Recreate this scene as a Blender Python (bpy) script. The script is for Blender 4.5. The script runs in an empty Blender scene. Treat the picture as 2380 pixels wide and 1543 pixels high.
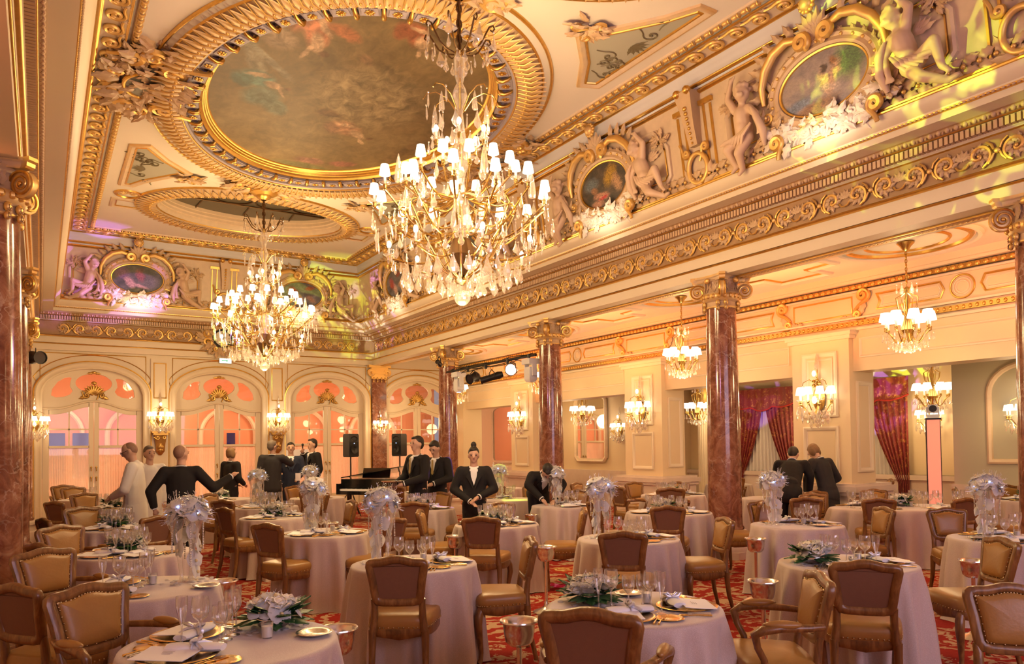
import bpy, bmesh, math, random
from mathutils import Vector, Matrix, Euler, noise as mnoise
from math import sin, cos, pi, radians, sqrt, atan2, hypot

SC = bpy.context.scene
COL = SC.collection
random.seed(11)

# ------------------------------------------------------------------ camera
cam_d = bpy.data.cameras.new('camera')
cam_d.sensor_fit = 'HORIZONTAL'
cam_d.sensor_width = 36.0
cam_d.lens = 36.0 * 1732.87 / 2380.0
cam_d.shift_y = (989.55 - 771.5) / 2380.0
cam_d.clip_start = 0.05
cam_d.clip_end = 200
cam_o = bpy.data.objects.new('camera', cam_d)
COL.objects.link(cam_o)
_y, _p, _r = radians(32.317), radians(1.5102), radians(-0.7343)
_F = Vector((sin(_y) * cos(_p), cos(_y) * cos(_p), sin(_p)))
_R = Vector((cos(_y), -sin(_y), 0))
_U = _R.cross(_F)
_R, _U = cos(_r) * _R + sin(_r) * _U, -sin(_r) * _R + cos(_r) * _U
cam_o.matrix_world = Matrix(((_R.x, _U.x, -_F.x, 0), (_R.y, _U.y, -_F.y, 0), (_R.z, _U.z, -_F.z, 1.65), (0, 0, 0, 1)))
SC.camera = cam_o

# ------------------------------------------------------------------ colour management, world
SC.view_settings.view_transform = 'Standard'
SC.view_settings.look = 'None'
SC.view_settings.gamma = 1.0
SC.view_settings.use_curve_mapping = False
SC.view_settings.exposure = 0.04
SC.cycles.max_bounces = 4
SC.cycles.diffuse_bounces = 3
SC.cycles.glossy_bounces = 3
SC.cycles.transmission_bounces = 4
SC.cycles.transparent_max_bounces = 10
SC.cycles.use_adaptive_sampling = True
SC.cycles.adaptive_threshold = 0.07
SC.cycles.adaptive_min_samples = 16
SC.cycles.sample_clamp_indirect = 4.0
SC.cycles.sample_clamp_direct = 12.0
SC.cycles.caustics_reflective = False
SC.cycles.caustics_refractive = False
W = bpy.data.worlds.new('world')
SC.world = W
W.use_nodes = True
W.node_tree.nodes['Background'].inputs[0].default_value = (0.80, 0.72, 0.86, 1)
W.node_tree.nodes['Background'].inputs[1].default_value = 0.35


def lamp(name, kind, loc, energy, color, size=0.1, rot=None, target=None, spot=None, blend=0.3, shape=None, size_y=None):
    d = bpy.data.lights.new(name, kind)
    d.energy = energy
    d.color = color
    if kind == 'AREA':
        d.size = size
        if size_y:
            d.shape = 'RECTANGLE'
            d.size_y = size_y
    else:
        d.shadow_soft_size = size
    if kind == 'SPOT':
        d.spot_size = spot
        d.spot_blend = blend
    o = bpy.data.objects.new(name, d)
    COL.objects.link(o)
    o.location = loc
    if target is not None:
        o.rotation_euler = (Vector(target) - Vector(loc)).to_track_quat('-Z', 'Y').to_euler()
    elif rot:
        o.rotation_euler = rot
    return o


WARM = (1.0, 0.69, 0.33)
AMBER = (1.0, 0.24, 0.07)
# added lilac fill light, unseen behind the camera, to brighten the front tables
lamp('lilac_fill', 'AREA', (3.6, -3.6, 2.9), 210, (0.90, 0.74, 1.0), 6.5, target=(3.6, 6, 0.9), size_y=3.0)

# ------------------------------------------------------------------ mesh helpers


class MB:
    def __init__(s):
        s.v = []
        s.f = []

    def add(s, o, M=None):
        k = len(s.v)
        if M is None:
            s.v += list(o.v)
        else:
            s.v += [tuple(M @ Vector(p)) for p in o.v]
        if M is not None and M.to_3x3().determinant() < 0:
            s.f += [tuple(k + i for i in reversed(f)) for f in o.f]
        else:
            s.f += [tuple(k + i for i in f) for f in o.f]
        return s

    def box(s, x0, x1, y0, y1, z0, z1):
        k = len(s.v)
        s.v += [(x, y, z) for z in (z0, z1) for x, y in ((x0, y0), (x1, y0), (x1, y1), (x0, y1))]
        s.f += [tuple(k + i for i in q) for q in ((3, 2, 1, 0), (4, 5, 6, 7), (0, 1, 5, 4), (1, 2, 6, 5), (2, 3, 7, 6), (3, 0, 4, 7))]
        return s

    def quad(s, a, b, c, d):
        k = len(s.v)
        s.v += [tuple(a), tuple(b), tuple(c), tuple(d)]
        s.f.append((k, k + 1, k + 2, k + 3))
        return s

    def poly(s, pts):
        k = len(s.v)
        s.v += [tuple(p) for p in pts]
        s.f.append(tuple(range(k, k + len(pts))))
        return s

    def loft(s, rings, closed=True, cap0=True, cap1=True, loop=False):
        k = len(s.v)
        n = len(rings[0])
        for r in rings:
            s.v += [tuple(p) for p in r]
        m = len(rings)
        for i in range(m if loop else m - 1):
            a = k + i * n
            b = k + ((i + 1) % m) * n
            for j in range(n if closed else n - 1):
                j2 = (j + 1) % n
                s.f.append((a + j, a + j2, b + j2, b + j))
        if closed and not loop:
            if cap0:
                s.f.append(tuple(k + j for j in reversed(range(n))))
            if cap1:
                s.f.append(tuple(k + (m - 1) * n + j for j in range(n)))
        return s

    def lathe(s, prof, n=16, c=(0, 0, 0), M=None, cap0=False, cap1=False, sx=1, sy=1):
        rings = []
        for r, z in prof:
            ring = [Vector((c[0] + r * sx * cos(2 * pi * j / n), c[1] + r * sy * sin(2 * pi * j / n), c[2] + z)) for j in range(n)]
            if M is not None:
                ring = [M @ p for p in ring]
            rings.append(ring)
        return s.loft(rings, True, cap0, cap1)

    def tube(s, pts, rad, n=6, closed=False, flat=1.0, up=None, cap=True):
        pts = [Vector(p) for p in pts]
        m = len(pts)
        if not hasattr(rad, '__len__'):
            rad = [rad] * m
        rings = []
        prev = None
        for i in range(m):
            if closed:
                t = pts[(i + 1) % m] - pts[i - 1]
            else:
                t = pts[min(i + 1, m - 1)] - pts[max(i - 1, 0)]
            if t.length < 1e-9:
                t = Vector((0, 0, 1))
            t.normalize()
            if up is not None:
                a = Vector(up) - t * t.dot(Vector(up))
                if a.length < 1e-6:
                    a = t.orthogonal()
            elif prev is None:
                a = t.orthogonal()
            else:
                a = prev - t * t.dot(prev)
                if a.length < 1e-6:
                    a = t.orthogonal()
            a.normalize()
            prev = a
            b = t.cross(a)
            rings.append([pts[i] + (a * flat * cos(2 * pi * j / n) + b * sin(2 * pi * j / n)) * rad[i] for j in range(n)])
        return s.loft(rings, True, cap, cap, loop=closed)

    def ball(s, c, r, sc=(1, 1, 1), nu=10, nv=6, M=None):
        c = Vector(c)
        k = len(s.v)
        P = [Vector((0, 0, -1))]
        for i in range(1, nv):
            t = -pi / 2 + pi * i / nv
            P += [Vector((cos(t) * cos(2 * pi * j / nu), cos(t) * sin(2 * pi * j / nu), sin(t))) for j in range(nu)]
        P.append(Vector((0, 0, 1)))
        for p in P:
            q = Vector((p.x * r * sc[0], p.y * r * sc[1], p.z * r * sc[2]))
            if M is not None:
                q = M @ q
            s.v.append(tuple(c + q))
        for j in range(nu):
            s.f.append((k, k + 1 + (j + 1) % nu, k + 1 + j))
        for i in range(nv - 2):
            for j in range(nu):
                a = k + 1 + i * nu
                b = a + nu
                s.f.append((a + j, a + (j + 1) % nu, b + (j + 1) % nu, b + j))
        e = len(s.v) - 1
        a = k + 1 + (nv - 2) * nu
        for j in range(nu):
            s.f.append((a + j, a + (j + 1) % nu, e))
        return s

    def capsule(s, p0, p1, r0, r1, n=10, sq=(1, 1), up=(0, 1, 0)):
        p0, p1 = Vector(p0), Vector(p1)
        t = (p1 - p0)
        L = t.length
        t.normalize()
        a = Vector(up) - t * t.dot(Vector(up))
        if a.length < 1e-4:
            a = t.orthogonal()
        a.normalize()
        b = t.cross(a)
        rings = []
        for i in range(4):
            th = pi / 2 * (1 - i / 4 * 1.0) if i else pi / 2 * 0.98
            rings.append((p0 - t * r0 * sin(th), r0 * cos(th)))
        rings.append((p0, r0))
        rings.append((p1, r1))
        for i in range(1, 5):
            th = pi / 2 * i / 4 * (0.98 if i == 4 else 1)
            rings.append((p1 + t * r1 * sin(th), r1 * cos(th)))
        s.loft([[c + (a * cos(2 * pi * j / n) * sq[1] + b * sin(2 * pi * j / n) * sq[0]) * r for j in range(n)] for c, r in rings])
        return s

    def ext(s, poly, d, n):
        """polygon (3-D points, counter-clockwise seen from n) pushed out by d along n"""
        n = Vector(n).normalized() * d
        P = [Vector(p) for p in poly]
        k = len(s.v)
        m = len(P)
        s.v += [tuple(p) for p in P] + [tuple(p + n) for p in P]
        s.f.append(tuple(k + i for i in reversed(range(m))))
        s.f.append(tuple(k + m + i for i in range(m)))
        for i in range(m):
            j = (i + 1) % m
            s.f.append((k + i, k + j, k + m + j, k + m + i))
        return s

    def mesh(s, name, smooth=40):
        me = bpy.data.meshes.new(name)
        me.from_pydata([tuple(p) for p in s.v], [], s.f)
        if smooth:
            me.polygons.foreach_set('use_smooth', [True] * len(me.polygons))
            if smooth < 170:
                me.set_sharp_from_angle(angle=radians(smooth))
        me.update()
        return me


KIDS = {}


def link(name, data, mat=None, parent=None, loc=None, rot=None, scale=None, M=None):
    o = bpy.data.objects.new(name, data)
    COL.objects.link(o)
    if mat is not None and data is not None and len(data.materials) == 0:
        data.materials.append(mat)
    if parent is not None:
        o.parent = parent
        KIDS.setdefault(parent.name, []).append(o)
    if M is not None:
        o.matrix_local = M
    else:
        if loc is not None:
            o.location = loc
        if rot is not None:
            o.rotation_euler = rot
        if scale is not None:
            o.scale = scale if hasattr(scale, '__len__') else (scale,) * 3
    return o


def ob(name, mb, mat, parent=None, smooth=40, **k):
    return link(name, mb.mesh(name, smooth), mat, parent, **k)


def tag(o, label=None, cat=None, group=None, kind=None):
    if label:
        o['label'] = label
    if cat:
        o['category'] = cat
        if not kind:
            o['kind'] = 'thing'
    if group:
        o['group'] = group
    if kind:
        o['kind'] = kind
    return o


def struct(name, mb, mat, smooth=40, label=None):
    o = ob(name, mb, mat, None, smooth)
    o['kind'] = 'structure'
    if label:
        o['label'] = label
    return o


def thing(name, label, cat, loc=(0, 0, 0), rz=0, group=None):
    o = bpy.data.objects.new(name, None)
    COL.objects.link(o)
    o.empty_display_size = 0.1
    o.location = loc
    o.rotation_euler = (0, 0, rz)
    return tag(o, label, cat, group)


def kids(o):
    return KIDS.get(o.name, [])


def dup(src, loc=None, rz=None, label=None, group=None, parent=None, M=None, scale=None):
    o = src.copy()
    COL.objects.link(o)
    if parent is not None:
        o.parent = parent
    if M is not None:
        o.matrix_local = M
    if loc is not None:
        o.location = loc
    if rz is not None:
        o.rotation_euler = (0, 0, rz)
    if scale is not None:
        o.scale = scale if hasattr(scale, '__len__') else (scale,) * 3
    if label:
        o['label'] = label
    if group:
        o['group'] = group
    for c in kids(src):
        d = c.copy()
        COL.objects.link(d)
        d.parent = o
        for g in kids(c):
            e = g.copy()
            COL.objects.link(e)
            e.parent = d
    return o


TMP = bpy.data.scenes.new('workshop')


def remeshed(name, mb, voxel, mat, parent=None, smooth_it=4, M=None):
    """join overlapping volumes into one continuous skin"""
    me = mb.mesh(name + '_raw', 0)
    o = bpy.data.objects.new(name + '_raw', me)
    TMP.collection.objects.link(o)
    m = o.modifiers.new('r', 'REMESH')
    m.mode = 'VOXEL'
    m.voxel_size = voxel
    m.use_smooth_shade = True
    if smooth_it:
        m = o.modifiers.new('s', 'SMOOTH')
        m.factor = 0.5
        m.iterations = smooth_it
    with bpy.context.temp_override(scene=TMP, view_layer=TMP.view_layers[0]):
        dg = bpy.context.evaluated_depsgraph_get()
    new = bpy.data.meshes.new_from_object(o.evaluated_get(dg))
    bpy.data.objects.remove(o)
    bpy.data.meshes.remove(me)
    new.name = name
    new.materials.clear()
    return link(name, new, mat, parent, M=M)


def curve2d(name, loops, depth, mat, parent=None, bevel=0.0, M=None):
    """flat outline with holes, given thickness"""
    cu = bpy.data.curves.new(name, 'CURVE')
    cu.dimensions = '2D'
    cu.fill_mode = 'BOTH'
    cu.extrude = depth / 2
    cu.bevel_depth = bevel
    cu.bevel_resolution = 1
    for L in loops:
        sp = cu.splines.new('POLY')
        sp.points.add(len(L) - 1)
        for p, q in zip(sp.points, L):
            p.co = (q[0], q[1], 0, 1)
        sp.use_cyclic_u = True
    tmp = bpy.data.objects.new(name + '_c', cu)
    TMP.collection.objects.link(tmp)
    with bpy.context.temp_override(scene=TMP, view_layer=TMP.view_layers[0]):
        dg = bpy.context.evaluated_depsgraph_get()
    me = bpy.data.meshes.new_from_object(tmp.evaluated_get(dg))
    bpy.data.objects.remove(tmp)
    bpy.data.curves.remove(cu)
    me.name = name
    me.materials.clear()
    return link(name, me, mat, parent, M=M)


def frame_M(o, x, y, z):
    """matrix with columns x,y,z and origin o"""
    x, y, z, o = Vector(x), Vector(y), Vector(z), Vector(o)
    return Matrix(((x.x, y.x, z.x, o.x), (x.y, y.y, z.y, o.y), (x.z, y.z, z.z, o.z), (0, 0, 0, 1)))


def T(x, y, z):
    return Matrix.Translation((x, y, z))


def RZ(a):
    return Matrix.Rotation(a, 4, 'Z')


def RX(a):
    return Matrix.Rotation(a, 4, 'X')


def RY(a):
    return Matrix.Rotation(a, 4, 'Y')


def S(x, y=None, z=None):
    if y is None:
        y = z = x
    return Matrix.Diagonal((x, y, z, 1))


def ell(cx, cy, a, b, n=32, a0=0, a1=2 * pi):
    full = abs(a1 - a0 - 2 * pi) < 1e-6
    m = n if full else n + 1
    return [(cx + a * cos(a0 + (a1 - a0) * i / n), cy + b * sin(a0 + (a1 - a0) * i / n)) for i in range(m)]


def spiral(turns, r0, r1, n=24, a0=0, cx=0, cy=0, sgn=1):
    return [(cx + (r0 + (r1 - r0) * (i / n)) * cos(a0 + sgn * 2 * pi * turns * i / n), cy + (r0 + (r1 - r0) * (i / n)) * sin(a0 + sgn * 2 * pi * turns * i / n)) for i in range(n + 1)]


# ------------------------------------------------------------------ material helpers


class NT:
    def __init__(s, name):
        s.m = bpy.data.materials.new(name)
        s.m.use_nodes = True
        s.t = s.m.node_tree
        s.b = s.t.nodes['Principled BSDF']
        s.out = s.t.nodes['Material Output']

    def n(s, kind, **k):
        nd = s.t.nodes.new('ShaderNode' + kind)
        for a, v in k.items():
            setattr(nd, a, v)
        return nd

    def l(s, a, b):
        s.t.links.new(a, b)

    def set(s, **k):
        for a, v in k.items():
            i = s.b.inputs[a.replace('_', ' ')]
            if isinstance(v, tuple) and len(v) == 3:
                v = (*v, 1)
            i.default_value = v
        return s

    def coords(s, out='Object'):
        return s.n('TexCoord').outputs[out]

    def noise(s, scale, detail=3, rough=0.5, vec=None, dist=0):
        nd = s.n('TexNoise')
        nd.inputs['Scale'].default_value = scale
        nd.inputs['Detail'].default_value = detail
        nd.inputs['Roughness'].default_value = rough
        nd.inputs['Distortion'].default_value = dist
        s.l(vec if vec is not None else s.coords(), nd.inputs['Vector'])
        return nd

    def voro(s, scale, feature='F1', vec=None, rnd=1):
        nd = s.n('TexVoronoi', feature=feature)
        nd.inputs['Scale'].default_value = scale
        nd.inputs['Randomness'].default_value = rnd
        s.l(vec if vec is not None else s.coords(), nd.inputs['Vector'])
        return nd

    def ramp(s, fac, stops, interp='LINEAR'):
        nd = s.n('ValToRGB')
        nd.color_ramp.interpolation = interp
        e = nd.color_ramp.elements
        while len(e) < len(stops):
            e.new(0.5)
        for el, (p, c) in zip(e, stops):
            el.position = p
            if not hasattr(c, '__len__'):
                c = (c, c, c)
            el.color = (*c, 1) if len(c) == 3 else c
        s.l(fac, nd.inputs[0])
        return nd.outputs[0]

    def mix(s, fac, a, b, mode='MIX'):
        nd = s.n('Mix', data_type='RGBA', blend_type=mode)
        for i, v in ((0, fac), (6, a), (7, b)):
            if hasattr(v, 'is_linked') or hasattr(v, 'links'):
                s.l(v, nd.inputs[i])
            else:
                if i == 0:
                    nd.inputs[0].default_value = v
                else:
                    nd.inputs[i].default_value = (*v, 1) if len(v) == 3 else v
        return nd.outputs[2]

    def math(s, op, a, b=0.0, c=None):
        nd = s.n('Math', operation=op)
        for i, v in ((0, a), (1, b), (2, c)):
            if v is None:
                continue
            if hasattr(v, 'links'):
                s.l(v, nd.inputs[i])
            else:
                nd.inputs[i].default_value = v
        return nd.outputs[0]

    def base(s, sock):
        s.l(sock, s.b.inputs['Base Color'])
        return s

    def bump(s, h, strength=0.3, dist=0.01):
        nd = s.n('Bump')
        nd.inputs['Strength'].default_value = strength
        nd.inputs['Distance'].default_value = dist
        s.l(h, nd.inputs['Height'])
        s.l(nd.outputs[0], s.b.inputs['Normal'])
        return s


def plain(name, col, rough=0.5, metal=0.0, var=0.06, vs=6.0, bump=0.0, bs=40, coat=0.0, spec=0.5, sheen=0.0):
    t = NT(name)
    t.set(Roughness=rough, Metallic=metal)
    t.b.inputs['Specular IOR Level'].default_value = spec
    if coat:
        t.b.inputs['Coat Weight'].default_value = coat
        t.b.inputs['Coat Roughness'].default_value = 0.15
    if sheen:
        t.b.inputs['Sheen Weight'].default_value = sheen
    nz = t.noise(vs, 4, 0.6)
    lo = tuple(max(0, c * (1 - var)) for c in col)
    hi = tuple(min(1, c * (1 + var)) for c in col)
    t.base(t.mix(nz.outputs['Fac'], lo, hi))
    if bump:
        b = t.noise(bs, 2)
        t.bump(b.outputs['Fac'], bump, 0.005)
    return t.m


M_CREAM = plain('cream_paint', (0.80, 0.67, 0.48), 0.45, var=0.03, vs=2.5)
M_CREAM2 = plain('ceiling_paint', (0.82, 0.73, 0.62), 0.6, var=0.03, vs=2)
M_WALLPANEL = plain('wall_panel_paint', (0.78, 0.61, 0.38), 0.5, var=0.03, vs=2)
M_GOLD = plain('gilding', (0.82, 0.52, 0.14), 0.32, 1.0, var=0.22, vs=14)
M_GOLDD = plain('old_gilding', (0.55, 0.34, 0.10), 0.42, 1.0, var=0.3, vs=10)
M_BRASS = plain('brass', (0.62, 0.42, 0.14), 0.25, 1.0, var=0.1)
M_BRONZE = plain('dark_bronze', (0.13, 0.07, 0.03), 0.4, 0.8, var=0.2)
M_SILVER = plain('polished_silver', (0.84, 0.82, 0.80), 0.22, 1.0, var=0.05)
M_GOLDPLATE = plain('gold_plate', (0.85, 0.55, 0.18), 0.22, 1.0, var=0.1, vs=20)
M_BLACKM = plain('black_metal', (0.012, 0.011, 0.011), 0.45, 0.2, var=0.1)
M_BLACKP = plain('black_lacquer', (0.008, 0.008, 0.009), 0.08, 0.0, coat=1.0)
M_WHITEP = plain('white_plastic', (0.75, 0.75, 0.75), 0.35)
M_PORC = plain('white_linen', (0.88, 0.86, 0.88), 0.7, var=0.03, bump=0.15, bs=300)
M_CARD = plain('white_card', (0.90, 0.88, 0.92), 0.5, var=0.02)
M_ROSE = plain('ivory_rose', (0.88, 0.82, 0.70), 0.6, var=0.07, vs=30)


def _petal(name, col):
    t = NT(name)
    nz = t.noise(30, 3)
    c = t.mix(nz.outputs['Fac'], tuple(q * 0.93 for q in col), col)
    d = t.n('BsdfDiffuse')
    r = t.n('BsdfTranslucent')
    t.l(c, d.inputs[0])
    t.l(c, r.inputs[0])
    a = t.n('MixShader')
    a.inputs[0].default_value = 0.45
    t.l(d.outputs[0], a.inputs[1])
    t.l(r.outputs[0], a.inputs[2])
    t.l(a.outputs[0], t.out.inputs['Surface'])
    return t.m


M_PETAL = _petal('white_petal_leaf', (0.95, 0.93, 0.93))
M_LEAF = plain('dark_green_leaf', (0.025, 0.085, 0.025), 0.35, var=0.5, vs=20)
M_SPRIG = plain('silver_sprig', (0.72, 0.72, 0.78), 0.35, 0.6, var=0.15, vs=40)
M_CANDLE = plain('wax', (0.92, 0.88, 0.82), 0.5)
M_STONE = plain('pale_marble_base', (0.72, 0.58, 0.47), 0.35, var=0.12, vs=5)
M_SKIN = plain('skin', (0.60, 0.36, 0.25), 0.5, var=0.05)
M_SUIT = plain('black_suit_cloth', (0.007, 0.006, 0.007), 0.85, var=0.2, vs=60)
M_SUITG = plain('charcoal_suit_cloth', (0.022, 0.019, 0.022), 0.85, var=0.2, vs=60)
M_SUITB = plain('navy_suit_cloth', (0.015, 0.022, 0.05), 0.8, var=0.2, vs=60)
M_SHIRT = plain('white_shirt_cloth', (0.82, 0.80, 0.80), 0.7, var=0.04)
M_CHEF = plain('chef_white_cotton', (0.78, 0.74, 0.70), 0.8, var=0.06, vs=8)
M_HAIR = plain('dark_hair', (0.02, 0.013, 0.009), 0.6, var=0.3, vs=60)
M_HAIRG = plain('grey_hair', (0.16, 0.12, 0.09), 0.6, var=0.3, vs=60)
M_HAIRB = plain('blond_hair', (0.22, 0.12, 0.05), 0.6, var=0.3, vs=60)
M_TIE = plain('gold_tie_silk', (0.45, 0.33, 0.12), 0.4)
M_GREYWALL = plain('sage_paint', (0.50, 0.46, 0.34), 0.5, var=0.03, vs=2)
M_SALMON = plain('salmon_paint', (0.82, 0.36, 0.20), 0.6, var=0.06, vs=2)
M_LILAC = plain('lilac_paint', (0.42, 0.38, 0.55), 0.6, var=0.06, vs=2)
M_DRAPE = plain('black_drape', (0.008, 0.006, 0.007), 0.95, var=0.1)
M_GREYPANEL = plain('grey_green_panel', (0.42, 0.40, 0.32), 0.6, var=0.05, vs=4)
M_ARAB = plain('painted_arabesque', (0.16, 0.13, 0.07), 0.6, var=0.15)
M_LAVENDER = plain('lavender_enamel', (0.40, 0.34, 0.38), 0.5, var=0.08)


def _gilt(name, tan, gold, lo=0.50, hi=0.58):
    t = NT(name)
    g = t.n('NewGeometry')
    nz = t.noise(7, 4, 0.6)
    f = t.math('ADD', g.outputs['Pointiness'], t.math('MULTIPLY', t.math('SUBTRACT', nz.outputs['Fac'], 0.5), 0.10))
    k = t.ramp(f, [(lo, 0.0), (hi, 1.0)])
    dk = t.mix(nz.outputs['Fac'], tuple(c * 0.82 for c in tan), tuple(min(1, c * 1.12) for c in tan))
    t.base(t.mix(k, dk, gold))
    t.l(t.math('MULTIPLY', k, 0.75), t.b.inputs['Metallic'])
    t.set(Roughness=0.42)
    return t.m


M_ORN = _gilt('parcel_gilt_plaster', (0.62, 0.42, 0.24), (0.86, 0.56, 0.18))
M_ORNL = _gilt('pale_gilt_plaster', (0.74, 0.56, 0.38), (0.88, 0.62, 0.28), 0.52, 0.62)
M_TAN = plain('tan_plaster', (0.60, 0.40, 0.23), 0.5, var=0.15, vs=12)
M_TAND = plain('dark_tan_plaster', (0.40, 0.235, 0.11), 0.55, var=0.2, vs=10)
M_PUTTO = plain('putto_plaster', (0.66, 0.46, 0.30), 0.45, var=0.08, vs=5)
M_SHELL = plain('white_stucco', (0.86, 0.74, 0.60), 0.5, var=0.06, vs=9)


def _marble():
    t = NT('red_marble')
    co = t.coords()
    n1 = t.noise(4.2, 7, 0.7, co, 1.0)
    base = t.ramp(n1.outputs['Fac'], [(0.30, (0.10, 0.028, 0.016)), (0.46, (0.20, 0.062, 0.032)), (0.58, (0.31, 0.125, 0.07)), (0.75, (0.42, 0.24, 0.15))])
    wv = t.n('VectorMath', operation='ADD')
    n2 = t.noise(3.0, 4, 0.6, co)
    sc = t.n('VectorMath', operation='SCALE')
    t.l(n2.outputs['Color'], sc.inputs[0])
    sc.inputs['Scale'].default_value = 0.55
    t.l(co, wv.inputs[0])
    t.l(sc.outputs[0], wv.inputs[1])
    v = t.voro(4.6, 'DISTANCE_TO_EDGE', wv.outputs[0])
    vein = t.ramp(v.outputs['Distance'], [(0.0, 1.0), (0.022, 0.55), (0.045, 0.0)])
    n3 = t.noise(1.7, 3, 0.5, co)
    vm = t.math('MULTIPLY', vein, t.ramp(n3.outputs['Fac'], [(0.45, 0.0), (0.65, 0.6)]))
    c1 = t.mix(vm, base, (0.66, 0.48, 0.38))
    v2 = t.voro(9, 'F1', wv.outputs[0])
    spots = t.ramp(v2.outputs['Distance'], [(0.10, 1.0), (0.22, 0.0)])
    c2 = t.mix(t.math('MULTIPLY', spots, 0.45), c1, (0.10, 0.03, 0.02))
    t.base(c2)
    t.set(Roughness=0.16)
    t.b.inputs['Coat Weight'].default_value = 0.5
    t.b.inputs['Coat Roughness'].default_value = 0.06
    return t.m


M_MARBLE = _marble()


def _carpet():
    t = NT('damask_carpet')
    co = t.coords()
    mp = t.n('Mapping')
    mp.inputs['Rotation'].default_value = (0, 0, 0.55)
    t.l(co, mp.inputs['Vector'])
    nz = t.noise(2.3, 3, 0.55, mp.outputs[0])
    sc = t.n('VectorMath', operation='SCALE')
    t.l(nz.outputs['Color'], sc.inputs[0])
    sc.inputs['Scale'].default_value = 0.55
    ad = t.n('VectorMath', operation='ADD')
    t.l(mp.outputs[0], ad.inputs[0])
    t.l(sc.outputs[0], ad.inputs[1])
    v = t.voro(2.1, 'SMOOTH_F1', ad.outputs[0], 0.7)
    ring = t.math('SINE', t.math('MULTIPLY', v.outputs['Distance'], 34.0))
    n2 = t.noise(7.5, 4, 0.6, ad.outputs[0], 1.4)
    leaf = t.math('ADD', t.math('MULTIPLY', ring, 0.16), n2.outputs['Fac'])
    k = t.ramp(leaf, [(0.56, 0.0), (0.585, 1.0)])
    v3 = t.voro(2.1, 'F1', ad.outputs[0], 0.7)
    ctr = t.ramp(v3.outputs['Distance'], [(0.13, 1.0), (0.16, 0.0)])
    n4 = t.noise(14, 2, 0.5, ad.outputs[0])
    k2 = t.math('MAXIMUM', k, t.math('MULTIPLY', ctr, t.ramp(n4.outputs['Fac'], [(0.44, 0.0), (0.5, 1.0)])))
    n5 = t.noise(160, 2, 0.5)
    red = t.mix(n2.outputs['Fac'], (0.24, 0.016, 0.012), (0.40, 0.035, 0.022))
    crm = t.mix(n5.outputs['Fac'], (0.42, 0.25, 0.14), (0.58, 0.38, 0.23))
    t.base(t.mix(k2, red, crm))
    t.set(Roughness=0.95)
    t.b.inputs['Specular IOR Level'].default_value = 0.1
    t.bump(n5.outputs['Fac'], 0.5, 0.006)
    return t.m


M_CARPET = _carpet()


def _cloth():
    t = NT('shimmer_tablecloth')
    n1 = t.noise(3, 3)
    n2 = t.noise(420, 2)
    c = t.mix(n1.outputs['Fac'], (0.47, 0.355, 0.31), (0.55, 0.425, 0.375))
    t.base(t.mix(t.ramp(n2.outputs['Fac'], [(0.5, 0.0), (0.72, 1.0)]), c, (0.74, 0.62, 0.58)))
    t.set(Roughness=0.55)
    t.b.inputs['Sheen Weight'].default_value = 0.4
    t.bump(n2.outputs['Fac'], 0.12, 0.002)
    return t.m


M_CLOTH = _cloth()


def _wood():
    t = NT('waxed_walnut')
    co = t.coords()
    mp = t.n('Mapping')
    mp.inputs['Scale'].default_value = (14, 14, 3)
    t.l(co, mp.inputs['Vector'])
    nz = t.noise(2.0, 5, 0.6, mp.outputs[0], 0.8)
    t.base(t.ramp(nz.outputs['Fac'], [(0.25, (0.09, 0.034, 0.009)), (0.5, (0.20, 0.082, 0.020)), (0.75, (0.33, 0.155, 0.045))]))
    t.set(Roughness=0.33)
    t.b.inputs['Coat Weight'].default_value = 0.25
    return t.m


M_WOOD = _wood()
M_LEATHER = plain('tan_leather', (0.34, 0.165, 0.038), 0.36, var=0.12, vs=5, bump=0.15, bs=60, spec=0.6)
M_BACKCLOTH = plain('brown_back_cloth', (0.19, 0.082, 0.040), 0.8, var=0.08, vs=30, bump=0.2, bs=400)
M_NAIL = plain('brass_nail', (0.55, 0.42, 0.25), 0.3, 1.0)


def _glass(name, tint, gl=0.22, diff=0.0, rough=0.02, edge=0.75):
    t = NT(name)
    tr = t.n('BsdfTransparent')
    tr.inputs[0].default_value = (*tint, 1)
    g = t.n('BsdfGlossy')
    g.inputs['Roughness'].default_value = rough
    g.inputs['Color'].default_value = (1, 1, 1, 1)
    lw = t.n('LayerWeight')
    lw.inputs['Blend'].default_value = 0.35
    k = t.math('MULTIPLY_ADD', lw.outputs['Facing'], edge, gl)
    mx = t.n('MixShader')
    t.l(k, mx.inputs[0])
    t.l(tr.outputs[0], mx.inputs[1])
    t.l(g.outputs[0], mx.inputs[2])
    last = mx
    if diff:
        d = t.n('BsdfTranslucent')
        d.inputs[0].default_value = (0.95, 0.9, 0.85, 1)
        d2 = t.n('BsdfDiffuse')
        d2.inputs[0].default_value = (0.95, 0.9, 0.85, 1)
        a = t.n('AddShader')
        t.l(d.outputs[0], a.inputs[0])
        t.l(d2.outputs[0], a.inputs[1])
        m2 = t.n('MixShader')
        m2.inputs[0].default_value = diff
        t.l(mx.outputs[0], m2.inputs[1])
        t.l(a.outputs[0], m2.inputs[2])
        last = m2
    t.l(last.outputs[0], t.out.inputs['Surface'])
    return t.m


M_GLASS = _glass('clear_glass', (0.92, 0.91, 0.91), 0.12, 0.03, 0.03, 1.0)
M_PANE = _glass('window_glass', (0.97, 0.95, 0.93), 0.05, 0.0, 0.02, 0.3)
M_CRYSTAL = _glass('cut_crystal', (0.92, 0.88, 0.84), 0.30, 0.10, 0.04, 0.6)
M_PEARL = plain('crystal_pearl', (0.86, 0.80, 0.74), 0.12, 0.55, var=0.05)


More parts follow.
